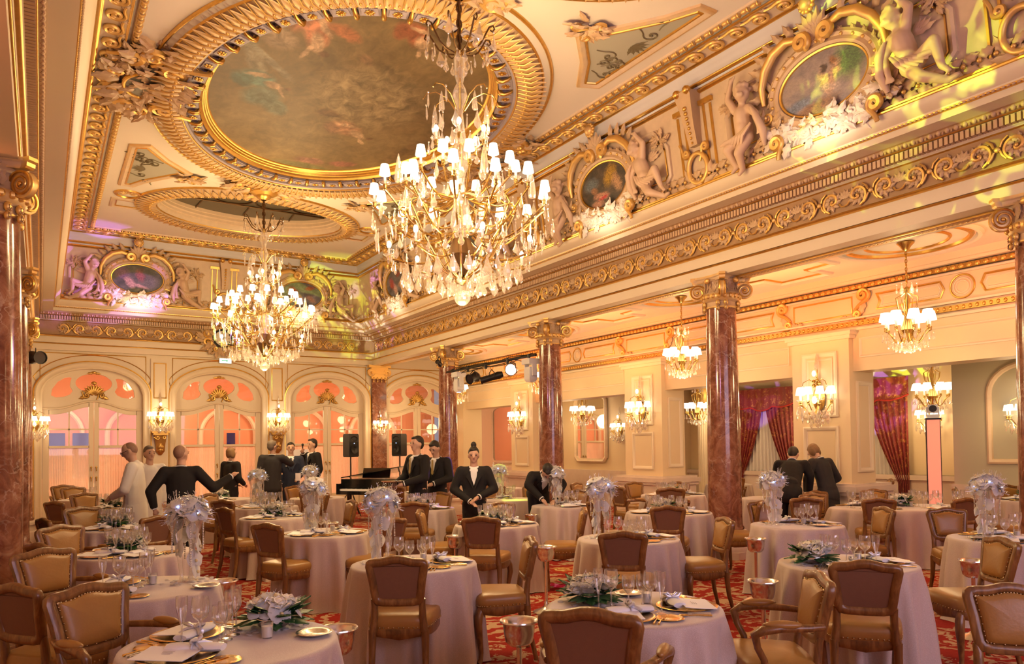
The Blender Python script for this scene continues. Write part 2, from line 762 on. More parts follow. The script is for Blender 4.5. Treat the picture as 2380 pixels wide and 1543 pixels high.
def _emit(name, col, strength, sample=False):
    t = NT(name)
    t.set(Base_Color=col, Roughness=0.6)
    t.b.inputs['Emission Color'].default_value = (*col, 1)
    t.b.inputs['Emission Strength'].default_value = strength
    if not sample:
        t.m.cycles.emission_sampling = 'NONE'
    return t.m


M_SHADE = _emit('lit_lampshade', (1.0, 0.90, 0.74), 2.2)
M_BULB = _emit('lit_bulb', (1.0, 0.88, 0.68), 9.0)
M_EXIT = _emit('lit_exit_sign', (0.85, 1.0, 0.92), 2.6)
M_LED = _emit('blue_white_led', (0.30, 0.46, 1.0), 13.0)
M_FLOOD = _emit('lit_flood_lens', (1.0, 0.93, 0.80), 9.0)
M_PYLON = _emit('lit_fabric_pylon', (0.9, 0.30, 0.19), 0.6)


def painting(name, base, blobs, center, half, noise_s=2.2, warp=0.30, soft=0.35):
    """oil painting: cloudy ground and soft figure-like patches; object coordinates x,y"""
    t = NT(name)
    co = t.coords()
    sub = t.n('VectorMath', operation='SUBTRACT')
    t.l(co, sub.inputs[0])
    sub.inputs[1].default_value = (center[0], center[1], 0)
    dv = t.n('VectorMath', operation='DIVIDE')
    t.l(sub.outputs[0], dv.inputs[0])
    dv.inputs[1].default_value = (half[0], half[1], 1)
    nz = t.noise(noise_s, 5, 0.6, dv.outputs[0], 0.5)
    nw = t.noise(noise_s * 1.9, 6, 0.65, dv.outputs[0])
    nf = t.noise(noise_s * 7, 5, 0.65, dv.outputs[0], 0.6)
    ws = t.n('VectorMath', operation='SCALE')
    sb = t.n('VectorMath', operation='SUBTRACT')
    t.l(nw.outputs['Color'], sb.inputs[0])
    sb.inputs[1].default_value = (0.5, 0.5, 0.5)
    t.l(sb.outputs[0], ws.inputs[0])
    ws.inputs['Scale'].default_value = warp
    wp = t.n('VectorMath', operation='ADD')
    t.l(dv.outputs[0], wp.inputs[0])
    t.l(ws.outputs[0], wp.inputs[1])
    c = t.ramp(nz.outputs['Fac'], [(0.3, base[0]), (0.52, base[1]), (0.72, base[2])])
    for (x, y, rx, ry, ang, col, a) in blobs:
        mp = t.n('Mapping', vector_type='TEXTURE')
        mp.inputs['Location'].default_value = (x, y, 0)
        mp.inputs['Rotation'].default_value = (0, 0, ang)
        mp.inputs['Scale'].default_value = (rx, ry, 1e6)
        t.l(wp.outputs[0], mp.inputs['Vector'])
        ln = t.n('VectorMath', operation='LENGTH')
        t.l(mp.outputs[0], ln.inputs[0])
        k = t.ramp(ln.outputs['Value'], [(1.0 - soft * 1.6, a), (1.0, 0.0)])
        vv = t.mix(t.ramp(nf.outputs['Fac'], [(0.3, 0.0), (0.7, 1.0)]), tuple(q * 0.45 for q in col), tuple(min(1, q * 1.45) for q in col))
        c = t.mix(k, c, vv)
    c = t.mix(t.ramp(nf.outputs['Fac'], [(0.35, 0.30), (0.65, 0.0)]), c, tuple(q * 0.45 for q in base[0]))
    t.base(c)
    t.set(Roughness=0.55)
    return t.m
# ================================================================== ROOM SHELL
XL, XR, YB, YF = -0.165, 8.2, 20.61, -4.0
ZC = 6.8
COLS_Y = [3.42, 7.55, 11.9, 16.25]
CXL, CXR = -0.36, 8.43
NC = (4.02, 11.07)          # middle of the nave ceiling
XW = 11.05                  # aisle wall
ZA = 4.30                   # aisle ceiling


def wallM(side, s, z, u, lean=0.0):
    if side == 'R':
        n, x, o = Vector((-1, 0, 0)), Vector((0, -1, 0)), (XR - u, s, z)
    elif side == 'B':
        n, x, o = Vector((0, -1, 0)), Vector((1, 0, 0)), (s, YB - u, z)
    elif side == 'L':
        n, x, o = Vector((1, 0, 0)), Vector((0, 1, 0)), (XL + u, s, z)
    elif side == 'A':      # aisle wall
        n, x, o = Vector((-1, 0, 0)), Vector((0, -1, 0)), (XW - u, s, z)
    up = (Vector((0, 0, 1)) + n * lean).normalized()
    nn = x.cross(up)
    return frame_M(o, x, up, nn)


struct('floor', MB().quad((-5, YF, 0), (18, YF, 0), (18, 26, 0), (-5, 26, 0)), M_CARPET, 0, 'red carpet with cream damask scrolls')


def usweep(profs):
    mb = MB()
    for prof in profs:
        rows = [[(XL + u, YF, z), (XL + u, YB - u, z), (XR - u, YB - u, z), (XR - u, YF, z)] for u, z in prof]
        mb.loft(rows, closed=False)
    return mb


struct('trim_1', usweep([
    [(-0.42, 4.05), (0, 4.05), (0, 4.19)],
    [(0.0, 4.22), (0.02, 4.222), (0.02, 4.365)],
    [(0.02, 4.745), (0.04, 4.76), (0.055, 4.765), (0.055, 4.855), (0.12, 4.86)],
    [(0.20, 4.925), (0.40, 4.93), (0.40, 5.0)],
    [(0.43, 5.03), (0.435, 5.045), (0.46, 5.06), (0.505, 5.10), (0.525, 5.135), (0.53, 5.17)],
    [(0.54, 5.205), (0.44, 5.205)],
]), M_CREAM, 30, 'cream entablature of the hall')
struct('trim_2', usweep([
    [(0, 4.19), (0.012, 4.193), (0.018, 4.205), (0.012, 4.218), (0, 4.22)],
    [(0.02, 4.365), (0.045, 4.37), (0.06, 4.385), (0.05, 4.405), (0.03, 4.412), (0.008, 4.415)],
    [(0.008, 4.735), (0.02, 4.738), (0.03, 4.745), (0.02, 4.752)],
    [(0.12, 4.858), (0.135, 4.862), (0.14, 4.87)],
    [(0.40, 5.0), (0.415, 5.003), (0.43, 5.016), (0.43, 5.03)],
    [(0.53, 5.17), (0.545, 5.175), (0.55, 5.19), (0.54, 5.205)],
]), M_GOLD, 50, 'gilded mouldings of the entablature')
struct('trim_3', usweep([
    [(0.008, 4.415), (0.008, 4.735)],
    [(0.14, 4.87), (0.155, 4.875), (0.175, 4.895), (0.18, 4.915), (0.20, 4.925)],
]), M_TAND, 30, 'tan frieze ground of the entablature')

# leaning frieze above the cornice, gilded rails, white cove
FR0, FR1, FZ0, FZ1 = 0.44, 0.64, 5.205, 6.50
LEAN = (FR1 - FR0) / (FZ1 - FZ0)
struct('wall_frieze', usweep([[(FR0, FZ0), (FR1, FZ1)]]), M_ORNL, 30, 'leaning plaster frieze under the ceiling')
struct('trim_4', usweep([
    [(0.455, 5.205), (0.50, 5.215), (0.51, 5.24), (0.49, 5.26), (0.47, 5.30)],
    [(0.625, 6.41), (0.66, 6.42), (0.675, 6.44), (0.66, 6.465)],
    [(0.66, 6.50), (0.69, 6.51), (0.70, 6.53), (0.685, 6.55)],
    [(0.715, 6.735), (0.74, 6.74), (0.75, 6.755), (0.765, 6.757)],
    [(1.03, 6.757), (1.04, 6.75), (1.06, 6.755), (1.065, 6.77)],
]), M_GOLD, 50, 'gilded rails of the frieze and ceiling border')
struct('trim_5', usweep([
    [(0.64, 6.465), (0.655, 6.50)],
    [(0.685, 6.55), (0.685, 6.60), (0.69, 6.61), (0.695, 6.67), (0.705, 6.70), (0.715, 6.735)],
]), plain('cove_white', (0.74, 0.70, 0.68), 0.55, var=0.02), 30, 'white cove band under the ceiling')
struct('trim_6', usweep([[(0.765, 6.757), (0.80, 6.765), (1.0, 6.765), (1.03, 6.757)],
                         [(1.10, 6.80), (1.11, 6.775), (1.15, 6.765), (1.20, 6.775), (1.21, 6.80)]]), M_ORNL, 30, 'ceiling border ground')

# ------------------------------------------------------------------ nave ceiling with three oval openings
OV = [(NC[0], NC[1], 1.98, 2.85), (NC[0] - 0.03, 16.95, 1.86, 1.16), (NC[0] - 0.03, 5.19, 1.86, 1.16)]
rect = [(XL + 0.6, YF), (XR - 0.6, YF), (XR - 0.6, YB - 0.6), (XL + 0.6, YB - 0.6)]
ce = curve2d('ceiling', [rect] + [ell(o[0], o[1], o[2] + 0.8 * e, o[3] + e, 96) for o, e in zip(OV, (0.46, 0.09, 0.09))], 0.004, M_CREAM2, M=T(0, 0, ZC))
tag(ce, 'pale ceiling with oval openings', kind='structure')


def oring(o, profs, mat, name, n=120, ka=0.8, smooth=40, parent=None):
    mb = MB()
    for prof in profs:
        rings = []
        for i in range(n):
            a = 2 * pi * i / n
            rings.append([(o[0] + (o[2] + ka * u) * cos(a), o[1] + (o[3] + u) * sin(a), z) for u, z in prof])
        mb.loft(rings, closed=False, loop=True)
    return ob(name, mb, mat, parent, smooth)


def opoint(o, a, u, ka=0.8):
    return Vector((o[0] + (o[2] + ka * u) * cos(a), o[1] + (o[3] + u) * sin(a), 0)), atan2((o[2] + ka * u) * sin(a), (o[3] + u) * cos(a))


# main painted oval
big = thing('ceiling_painting', 'great oval ceiling painting of clouds and figures in a gilt frame', 'painting', (0, 0, 0))


def fig(x, y, r, ang, drape):
    """a painted figure: drapery, torso, legs, arm and head"""
    c, q = cos(ang), sin(ang)
    def at(u, v):
        return x + (u * c - v * q) * r, y + (u * q + v * c) * r * 0.7
    fl = (0.62, 0.42, 0.26)
    return [(*at(-0.5, -0.1), r * 0.75, r * 0.42, ang, drape, 0.9), (*at(-0.9, 0.25), r * 0.5, r * 0.3, ang + 0.5, tuple(k * 0.7 for k in drape), 0.85),
            (*at(0.1, 0.0), r * 0.42, r * 0.2, ang, fl, 0.9), (*at(-0.6, -0.32), r * 0.5, r * 0.11, ang - 0.3, fl, 0.85),
            (*at(0.45, 0.3), r * 0.36, r * 0.09, ang + 0.7, fl, 0.85), (*at(0.62, -0.05), r * 0.15, r * 0.13, 0, (0.16, 0.08, 0.04), 0.9)]


BL = [(0, 0, 1.15, 1.05, 0, (0.20, 0.145, 0.07), 0.25), (0.10, -0.15, 0.50, 0.40, 0.3, (0.36, 0.28, 0.16), 0.75),
      (-0.80, -0.30, 0.07, 0.34, -0.5, (0.34, 0.31, 0.22), 0.7), (-0.70, -0.30, 0.30, 0.04, 0.6, (0.34, 0.31, 0.22), 0.7),
      (-0.62, 0.10, 0.17, 0.16, 0.4, (0.13, 0.19, 0.15), 0.85), (-0.48, 0.20, 0.13, 0.09, 0.7, (0.15, 0.20, 0.15), 0.8),
      (-0.72, -0.52, 0.16, 0.10, 0.3, (0.42, 0.30, 0.20), 0.75), (-0.62, -0.84, 0.20, 0.10, 0.2, (0.26, 0.06, 0.06), 0.85),
      (-0.36, -0.70, 0.13, 0.06, 0.3, (0.46, 0.16, 0.07), 0.8), (-0.14, -0.54, 0.09, 0.05, 0.5, (0.22, 0.13, 0.07), 0.8),
      (0.05, -0.95, 0.40, 0.12, 0.1, (0.10, 0.065, 0.03), 0.85),
      (-0.08, 0.12, 0.15, 0.06, 0.1, (0.17, 0.09, 0.045), 0.85), (0.02, 0.17, 0.12, 0.03, 0.1, (0.42, 0.30, 0.16), 0.7),
      (0.08, 0.84, 0.17, 0.06, 0.0, (0.40, 0.18, 0.15), 0.8), (0.38, 0.79, 0.14, 0.05, -0.3, (0.36, 0.13, 0.11), 0.8),
      (0.10, 0.97, 0.42, 0.08, 0.0, (0.12, 0.13, 0.055), 0.85), (0.78, 0.40, 0.10, 0.34, 0.4, (0.16, 0.10, 0.05), 0.75)]
BL += fig(-0.60, -0.06, 0.22, 0.15, (0.12, 0.24, 0.20)) + fig(-0.50, -0.58, 0.26, 1.1, (0.56, 0.22, 0.12)) + fig(0.24, 0.30, 0.24, 0.3, (0.46, 0.24, 0.14)) + fig(0.10, -0.80, 0.2, 0.6, (0.40, 0.12, 0.06))
B = painting('ceiling_oil', [(0.12, 0.082, 0.036), (0.24, 0.165, 0.075), (0.36, 0.26, 0.13)], BL, (OV[0][0], OV[0][1]), (OV[0][2], OV[0][3]), 1.6, 0.14, 0.28)
ob('canvas', MB().poly([(*p, 6.955) for p in ell(*OV[0], 96)]), B, big, 0)
oring(OV[0], [[(-0.02, 6.955), (0.0, 6.93), (0.02, 6.925), (0.03, 6.90), (0.05, 6.895), (0.065, 6.865), (0.085, 6.86), (0.10, 6.83), (0.13, 6.815), (0.14, 6.80)]], M_GOLD, 'gilt_frame', parent=big)
oring(OV[0], [[(0.14, 6.80), (0.15, 6.86), (0.38, 6.80), (0.40, 6.74), (0.44, 6.73)]], M_LAVENDER, 'block_ring_ground', parent=big)
oring(OV[0], [[(0.44, 6.73), (0.445, 6.715), (0.46, 6.71), (0.475, 6.72)], [(0.87, 6.745), (0.885, 6.735), (0.90, 6.745), (0.905, 6.76)], [(1.0, 6.79), (1.015, 6.765), (1.035, 6.76), (1.05, 6.775), (1.055, 6.80)]], M_GOLD, 'gilt_beading', parent=big)
oring(OV[0], [[(0.475, 6.72), (0.52, 6.69), (0.62, 6.675), (0.74, 6.69), (0.84, 6.73), (0.87, 6.745)]], M_ORN, 'leaf_ring_ground', parent=big)
oring(OV[0], [[(0.905, 6.76), (0.95, 6.775), (1.0, 6.79)]], M_CREAM2, 'outer_band', parent=big)


def leaf_mb(L=1.0, Wd=0.4, curl=0.25, lobes=3, thick=0.0):
    """acanthus-like leaf along +x, face +z"""
    mb = MB()
    rows = []
    n = 7
    for i in range(n):
        t = i / (n - 1)
        w = Wd * 0.5 * (sin(pi * min(1, t * 0.92 + 0.10)) ** 0.7) * (1 + 0.22 * cos(lobes * 2 * pi * t))
        if i == n - 1:
            w = 0.03 * Wd
        z = curl * (1 - (2 * t - 0.9) ** 2) * 0.55 + (curl * 0.9 * max(0, t - 0.75) * 4 * 0.4)
        x = L * t
        rows.append([(x, -w, z * 0.25), (x + 0.04 * L, -w * 0.5, z * 0.9), (x, 0, z * 0.72), (x + 0.04 * L, w * 0.5, z * 0.9), (x, w, z * 0.25)])
    mb.loft(rows, closed=False)
    return mb


def scroll_mb(r=0.1, turns=1.7, thick=0.02, tail=0.15, sgn=1, depth=1.0, n=26, seg=6):
    """C-scroll: spiral that runs out into a tail; centre at origin, relief +z"""
    pts = spiral(turns, r * 0.10, r, n, 0, sgn=sgn)
    a_end = sgn * 2 * pi * turns
    d = Vector((-sin(a_end) * sgn, cos(a_end) * sgn))
    p = Vector(pts[-1])
    for i in range(1, 5):
        t = i / 4
        q = p + d * tail * t + Vector((cos(a_end), sin(a_end))) * tail * 0.35 * t * t
        pts.append((q.x, q.y))
    m = len(pts)
    rad = [thick * (0.55 + 0.6 * sin(pi * min(1, i / (m - 1) * 0.8 + 0.1))) for i in range(m)]
    mb = MB()
    mb.tube([(x, y, thick * depth * 0.5 * (1 + 0.6 * (1 - i / m))) for i, (x, y) in enumerate(pts)], rad, seg)
    mb.ball((0, 0, thick * 0.6), r * 0.17, (1, 1, 0.9), 8, 5)
    return mb


def foliage_mb(w, h, count, seed, lsize=0.2, scrolls=4, relief=0.06, shape='ell'):
    """dense cluster of plaster leaves and scrolls filling an oval or box, relief +z"""
    R = random.Random(seed)
    mb = MB()
    for i in range(count):
        while True:
            x, y = R.uniform(-1, 1), R.uniform(-1, 1)
            if shape == 'box' or x * x + y * y < 1:
                break
        s = lsize * R.uniform(0.6, 1.2)
        a = atan2(y * h, x * w) + R.uniform(-0.8, 0.8)
        mb.add(leaf_mb(s, s * R.uniform(0.35, 0.6), s * R.uniform(0.2, 0.5)), T(x * w - 0.4 * s * cos(a), y * h - 0.4 * s * sin(a), R.uniform(0.1, 1) * relief) @ RZ(a) @ RX(R.uniform(-0.5, 0.5)) @ RY(R.uniform(-0.35, 0.1)))
    for i in range(scrolls):
        a = 2 * pi * (i + 0.5) / scrolls
        r = lsize * R.uniform(0.35, 0.55)
        mb.add(scroll_mb(r, 1.5, r * 0.26, r * 1.2, 1 if i % 2 else -1, n=18, seg=5), T(cos(a) * w * 0.72, sin(a) * h * 0.72, relief * 0.7) @ RZ(R.uniform(0, 6.28)))
    return mb


# modillion blocks with rosettes and the leaf ring around the painting
blk = MB()
blk.box(-0.13, 0.13, -0.10, 0.10, -0.03, 0.03)
blk.box(-0.10, 0.10, -0.07, 0.07, -0.045, -0.03)
me_blk = blk.mesh('modillion_block', 30)
ros = MB()
for j in range(8):
    a = 2 * pi * j / 8
    ros.add(leaf_mb(0.055, 0.035, 0.02), RZ(a) @ RX(pi) @ T(0.01, 0, 0.0))
ros.ball((0, 0, -0.012), 0.018, (1, 1, 0.8), 8, 5)
me_ros = ros.mesh('rosette', 60)
scrb = MB()
scrb.tube([(-0.0, -0.11, -0.0), (0, -0.08, -0.05), (0, -0.02, -0.06), (0, 0.05, -0.04), (0, 0.1, 0.0)], [0.03, 0.035, 0.03, 0.026, 0.02], 8)
scrb.ball((0, -0.085, -0.03), 0.042, (0.8, 1, 1), 8, 6)
me_scrb = scrb.mesh('scroll_bracket', 60)
nb = 44
for i in range(nb):
    a = 2 * pi * (i + 0.5) / nb
    p, na = opoint(OV[0], a, 0.27)
    M1 = T(p.x, p.y, 6.80) @ RZ(na - pi / 2)
    b = link('modillion_block', me_blk, M_LAVENDER, big, M=M1)
    link('rosette', me_ros, M_GOLD, b, loc=(0, 0, -0.05))
    p, na = opoint(OV[0], 2 * pi * i / nb, 0.27)
    link('scroll_bracket', me_scrb, M_GOLD, big, M=T(p.x, p.y, 6.79) @ RZ(na - pi / 2))
lr = MB()
lr.add(leaf_mb(0.40, 0.115, -0.06, 4), T(0, 0, -0.01))
lr.tube([(0.0, -0.062, 0), (0.2, -0.066, -0.05), (0.39, -0.07, 0.02)], [0.008, 0.010, 0.006], 5)
lr.ball((0.12, 0, -0.035), 0.02, (1.3, 1, 1), 7, 5)
me_lr = lr.mesh('ring_leaf', 70)
nl = 150
for i in range(nl):
    a = 2 * pi * i / nl
    p, na = opoint(OV[0], a, 0.47)
    link('ring_leaf', me_lr, M_ORN, big, M=T(p.x, p.y, 6.70) @ RZ(na))

# the two smaller dark ovals
for k, (o, lab) in enumerate(((OV[1], 'dark oval skylight with ring tracery near the far wall'), (OV[2], 'oval skylight with leafy frame above the near tables'))):
    sk = thing('oval_skylight', lab, 'skylight', (0, 0, 0))
    ob('dark_glass', MB().poly([(*p, 7.13) for p in ell(*o, 72)]), plain('dark_skylight_glass', (0.10, 0.085, 0.055), 0.35, var=0.2, vs=4), sk, 0)
    oring(o, [[(-0.03, 7.13), (-0.02, 7.06), (0.0, 7.05), (0.0, 6.99), (0.03, 6.97), (0.035, 6.92), (0.06, 6.91), (0.07, 6.86), (0.10, 6.80)]], M_ORNL, 'coffer_moulding', 96, parent=sk)
    oring(o, [[(0.10, 6.80), (0.11, 6.775), (0.13, 6.78), (0.14, 6.79)], [(0.60, 6.785), (0.61, 6.765), (0.64, 6.765), (0.65, 6.80)]], M_GOLD, 'gilt_beading', 96, parent=sk)
    oring(o, [[(0.14, 6.79), (0.20, 6.745), (0.35, 6.73), (0.5, 6.75), (0.60, 6.785)]], M_ORN, 'leaf_ring_ground', 96, parent=sk)
    tr = MB()
    for (dx, r) in ((-1.2, 0.36), (-0.45, 0.42), (0.45, 0.42), (1.2, 0.36)):
        tr.tube([(o[0] + dx + r * cos(t), o[1] - 0.1 + r * 0.85 * sin(t), 7.115) for t in [2 * pi * j / 28 for j in range(28)]], 0.018, 5, closed=True)
    for dx in (-1.0, 0.0, 1.0):
        tr.tube([(o[0] + dx, o[1] + 0.3, 7.115), (o[0] + dx * 1.05, o[1] + 1.0, 7.115)], 0.016, 5)
    tr.tube([(o[0] - 1.7, o[1] + 0.30, 7.115), (o[0] + 1.7, o[1] + 0.30, 7.115)], 0.016, 5)
    ob('tracery', tr, M_BRONZE, sk)
    for i in range(84):
        a = 2 * pi * i / 84
        p, na = opoint(o, a, 0.14)
        link('ring_leaf', me_lr, M_ORN, sk, M=T(p.x, p.y, 6.745) @ RZ(na))

# corner panels with painted arabesques
pan = [(2.78, 2.80), (2.46, 2.66), (2.10, 3.22), (1.62, 3.74), (1.86, 4.02), (2.30, 4.62), (2.50, 5.02), (2.78, 5.02)]


def offset_poly(P, d):
    n = len(P)
    out = []
    A = sum(P[i][0] * P[(i + 1) % n][1] - P[(i + 1) % n][0] * P[i][1] for i in range(n))
    s = 1 if A > 0 else -1
    for i in range(n):
        p0, p1, p2 = Vector(P[i - 1]), Vector(P[i]), Vector(P[(i + 1) % n])
        e1, e2 = (p1 - p0).normalized(), (p2 - p1).normalized()
        n1, n2 = Vector((-e1.y, e1.x)) * s, Vector((-e2.y, e2.x)) * s
        b = n1 + n2
        b = b / max(0.3, b.dot(n1)) if b.length > 1e-6 else n1
        q = p1 + b * d
        out.append((q.x, q.y))
    return out


def poly_frame(P, prof, closed=True):
    """moulding running round a flat polygon; prof = (inset, height)"""
    rings = [[(*q, h) for q in offset_poly(P, d)] for d, h in prof]
    mb = MB()
    n = len(P)
    cols = [[rings[j][i] for j in range(len(prof))] for i in range(n)]
    mb.loft(cols, closed=False, loop=True)
    return mb


for sx in (-1, 1):
    for sy in (-1, 1):
        P = [(NC[0] + sx * x, NC[1] + sy * y) for x, y in pan]
        cp = thing('ceiling_arabesque', 'shaped ceiling panel with grey ground and painted scrollwork', 'ceiling panel', (0, 0, 0), 0, 'four arabesque panels of the ceiling')
        ob('moulded_frame', MB().add(poly_frame(P, [(0, 0), (0.01, -0.03), (0.05, -0.045), (0.09, -0.03), (0.11, -0.015)]), T(0, 0, ZC)), M_ORNL, cp)
        ob('gilt_edge', MB().add(poly_frame(P, [(0.11, -0.015), (0.12, -0.03), (0.14, -0.03), (0.15, -0.008)]), T(0, 0, ZC)), M_GOLD, cp)
        ob('panel_ground', MB().poly([(*q, ZC - 0.012) for q in offset_poly(P, 0.14)]), M_GREYPANEL, cp, 0)
        ar = MB()
        R = random.Random(5)
        cx, cy = NC[0] + sx * 2.42, NC[1] + sy * 3.9
        for j in range(9):
            x, y = R.uniform(-0.28, 0.16), R.uniform(-0.75, 0.7)
            ar.add(scroll_mb(R.uniform(0.06, 0.12), 1.2, 0.012, 0.16, R.choice((-1, 1)), 0.3, 16, 4), T(cx + sx * (0.05 + x * 0.8), cy + sy * y, ZC - 0.014) @ RX(pi) @ RZ(R.uniform(0, 6)))
        for j in range(7):
            ar.add(leaf_mb(0.22, 0.05, 0.01), T(cx, cy, ZC - 0.016) @ RX(pi) @ RZ(-1.1 + j * 0.37 + (0 if sx > 0 else pi)))
        ob('arabesque', ar, M_ARAB, cp)
        tag(ob('corner_foliage', MB().add(foliage_mb(0.22, 0.22, 26, 7, 0.2, 3), T(NC[0] + sx * 1.66, NC[1] + sy * 3.95, ZC) @ RX(pi)), M_ORN, cp), kind='stuff')

# side medallions of the ceiling, junction ornaments, small shells
for sx, lab in ((-1, 'grey oval ceiling medallion in heavy gilt foliage over the armchairs'), (1, 'grey oval ceiling medallion in heavy gilt foliage behind the great chandelier')):
    mx, my = NC[0] + sx * 2.80, NC[1] + 0.3
    md = thing('ceiling_medallion', lab, 'medallion', (mx, my, ZC))
    ob('painted_oval', MB().poly([(*p, -0.09) for p in ell(0, 0, 0.25, 0.36, 32)]), painting('medallion_paint', [(0.30, 0.30, 0.25), (0.36, 0.36, 0.30), (0.40, 0.38, 0.3)], [(random.uniform(-.7, .7), random.uniform(-.5, .7), .2, .2, 0, (0.12, 0.10, 0.05), .9) for _ in range(9)], (0, 0), (0.25, 0.36), 6), md, 0)
    rg = MB()
    rg.tube([(0.27 * cos(t), 0.385 * sin(t), -0.09) for t in [2 * pi * j / 36 for j in range(36)]], 0.028, 8, closed=True)
    ob('gilt_rim', rg, M_GOLD, md)
    tag(ob('foliage_surround', MB().add(foliage_mb(0.55, 1.25, 190, 3, 0.30, 10, 0.10), RX(pi) @ T(0, 0, -0.02)), M_ORN, md), kind='stuff')
    for s2 in (-1, 1):
        hs = MB()
        hs.add(scroll_mb(0.16, 1.6, 0.045, 0.35, s2, 1.2), T(-sx * 0.3, s2 * 0.62, -0.06) @ RX(pi) @ RZ(1.2 * s2))
        ob('large_scroll', hs, M_ORN, md)
for jy, lab in ((NC[1] + 3.88, 'leafy gilt ceiling boss that carries the far chandelier'), (NC[1] - 3.97, 'leafy gilt ceiling boss that carries the great chandelier')):
    bs = thing('ceiling_boss', lab, 'ceiling boss', (3.87 if jy < 10 else 3.715, jy, ZC))
    tag(ob('foliage', MB().add(foliage_mb(0.75, 0.42, 110, 9, 0.27, 8, 0.10), RX(pi) @ T(0, 0, -0.03)), M_ORN, bs), kind='stuff')
    ob('cup', MB().lathe([(0.30, -0.05), (0.26, -0.12), (0.15, -0.16), (0.13, -0.20), (0.05, -0.24)], 20), M_GOLD, bs)
for sx in (-1, 1):
    for sy in (-1, 1):
        sh = thing('ceiling_shell', 'small round gilt shell boss set in the plain ceiling', 'shell', (NC[0] + sx * 2.55, NC[1] + sy * 5.55, ZC), 0, 'small shell bosses of the ceiling')
        ob('rim', MB().lathe([(0.26, 0), (0.25, -0.03), (0.21, -0.035), (0.19, -0.01)], 24), M_GOLD, sh)
        lv = MB()
        for j in range(9):
            lv.add(leaf_mb(0.17, 0.07, -0.05), RZ(-pi / 2 + (j - 4) * 0.38) @ T(0.02, 0, -0.01))
        ob('fluting', lv, M_ORN, sh)
        P = [(0.28 * -sx, 0.35 * sy), (-sx * -0.28, 0.35 * sy), (-sx * -0.28, 1.0 * sy), (-sx * 0.55, 1.0 * sy), (-sx * 0.32, 0.7 * sy)]
        sp = thing('ceiling_coffer', 'small stepped ceiling panel with gilt edge beside a shell boss', 'ceiling panel', (NC[0] + sx * 2.55, NC[1] + sy * 5.55, ZC), 0, 'four small stepped ceiling panels')
        ob('moulded_frame', poly_frame(P, [(0, 0), (0.01, -0.02), (0.05, -0.035), (0.08, -0.02), (0.10, -0.01)]), M_ORNL, sp)
        ob('gilt_edge', poly_frame(P, [(0.10, -0.01), (0.115, -0.022), (0.13, -0.005)]), M_GOLD, sp)

# repeated units of the straight borders -------------------------------------------------
orn = {}
for sd, nm in (('R', 'right'), ('B', 'back'), ('L', 'left')):
    e = bpy.data.objects.new('trim_ornament_' + nm, None)
    COL.objects.link(e)
    orn[sd] = tag(e, 'applied plaster ornament of the %s entablature' % nm, kind='structure')

un = MB()
for s in (-1, 1):
    un.add(scroll_mb(0.128, 1.15, 0.019, 0.02, s, 1.0, 30, 6), T(s * 0.175, -0.005, 0) @ RZ(pi / 2 + s * 0.2 + s * 1.6))
    for j in range(9):
        a = j * 0.7
        un.add(leaf_mb(0.10, 0.05, 0.04), T(s * 0.175 + 0.045 * cos(a), -0.005 + 0.045 * sin(a), 0.006) @ RZ(a + 1.0 * s))
    un.tube([(s * 0.03, -0.02, 0.02), (s * 0.05, -0.07, 0.025), (s * 0.085, -0.115, 0.02)], [0.012, 0.015, 0.01], 6)
    un.tube([(s * 0.03, 0.02, 0.02), (s * 0.05, 0.07, 0.025), (s * 0.10, 0.115, 0.02)], [0.012, 0.015, 0.01], 6)
un.ball((0, 0, 0.015), 0.033, (1, 1, 0.7), 10, 6)
for j in range(5):
    un.add(leaf_mb(0.11, 0.05, 0.03), T(0.34, 0.0, 0.006) @ RZ(pi / 2 + (j - 2) * 0.5))
un.tube([(0.27, -0.05, 0.012), (0.30, -0.09, 0.018), (0.34, -0.10, 0.02), (0.38, -0.09, 0.018), (0.41, -0.05, 0.012)], 0.012, 6)
me_rin = un.mesh('scroll_motif', 60)
for k in range(30):
    link('scroll_motif', me_rin, M_ORN, orn['R'], M=wallM('R', 0.27 + 0.68 * k, 4.575, 0.01))
for k in range(11):
    link('scroll_motif', me_rin, M_ORN, orn['B'], M=wallM('B', 0.62 + 0.68 * k, 4.575, 0.01))
for k in range(22):
    link('scroll_motif', me_rin, M_ORN, orn['L'], M=wallM('L', 20.1 - 0.68 * k, 4.575, 0.01))

eg = MB()
eg.ball((0, 0, 0.0), 0.032, (0.85, 1.0, 0.8), 8, 6)
eg.tube([(0.045, 0.035, 0), (0.045, -0.03, 0.012)], [0.004, 0.010], 5)
me_egg = eg.mesh('egg_and_dart', 60)
for k in range(215):
    link('egg_and_dart', me_egg, M_TAN, orn['R'], M=wallM('R', 1.2 + 0.09 * k, 4.898, 0.165))
for sd, a, b in (('B', 0.05, 8.0), ('L', 4.0, 20.4)):
    mb = MB()
    k = 0
    while a + 0.09 * k < b:
        mb.add(eg, wallM(sd, a + 0.09 * k, 4.898, 0.165))
        k += 1
    tag(ob('egg_row', mb, M_TAN, orn[sd], 60), kind='stuff')
for sd, a, b in (('R', 0.0, 20.45), ('B', 0.0, 8.05), ('L', 4.0, 20.45)):
    mb = MB()
    s = a
    while s < b:
        M1 = wallM(sd, s, 4.81, 0.05)
        mb.add(MB().box(-0.018, 0.018, -0.042, 0.042, 0, 0.075), M1)
        s += 0.0535
    tag(ob('dentil_row', mb, M_TAN, orn[sd], 30), kind='stuff')
    mb = MB()
    s = a
    while s < b:
        mb.add(MB().ball((0, 0, 0), 0.013, (1.5, 1, 1), 6, 4), wallM(sd, s, 5.014, 0.428))
        s += 0.045
    tag(ob('bead_row', mb, M_TAN, orn[sd], 60), kind='stuff')

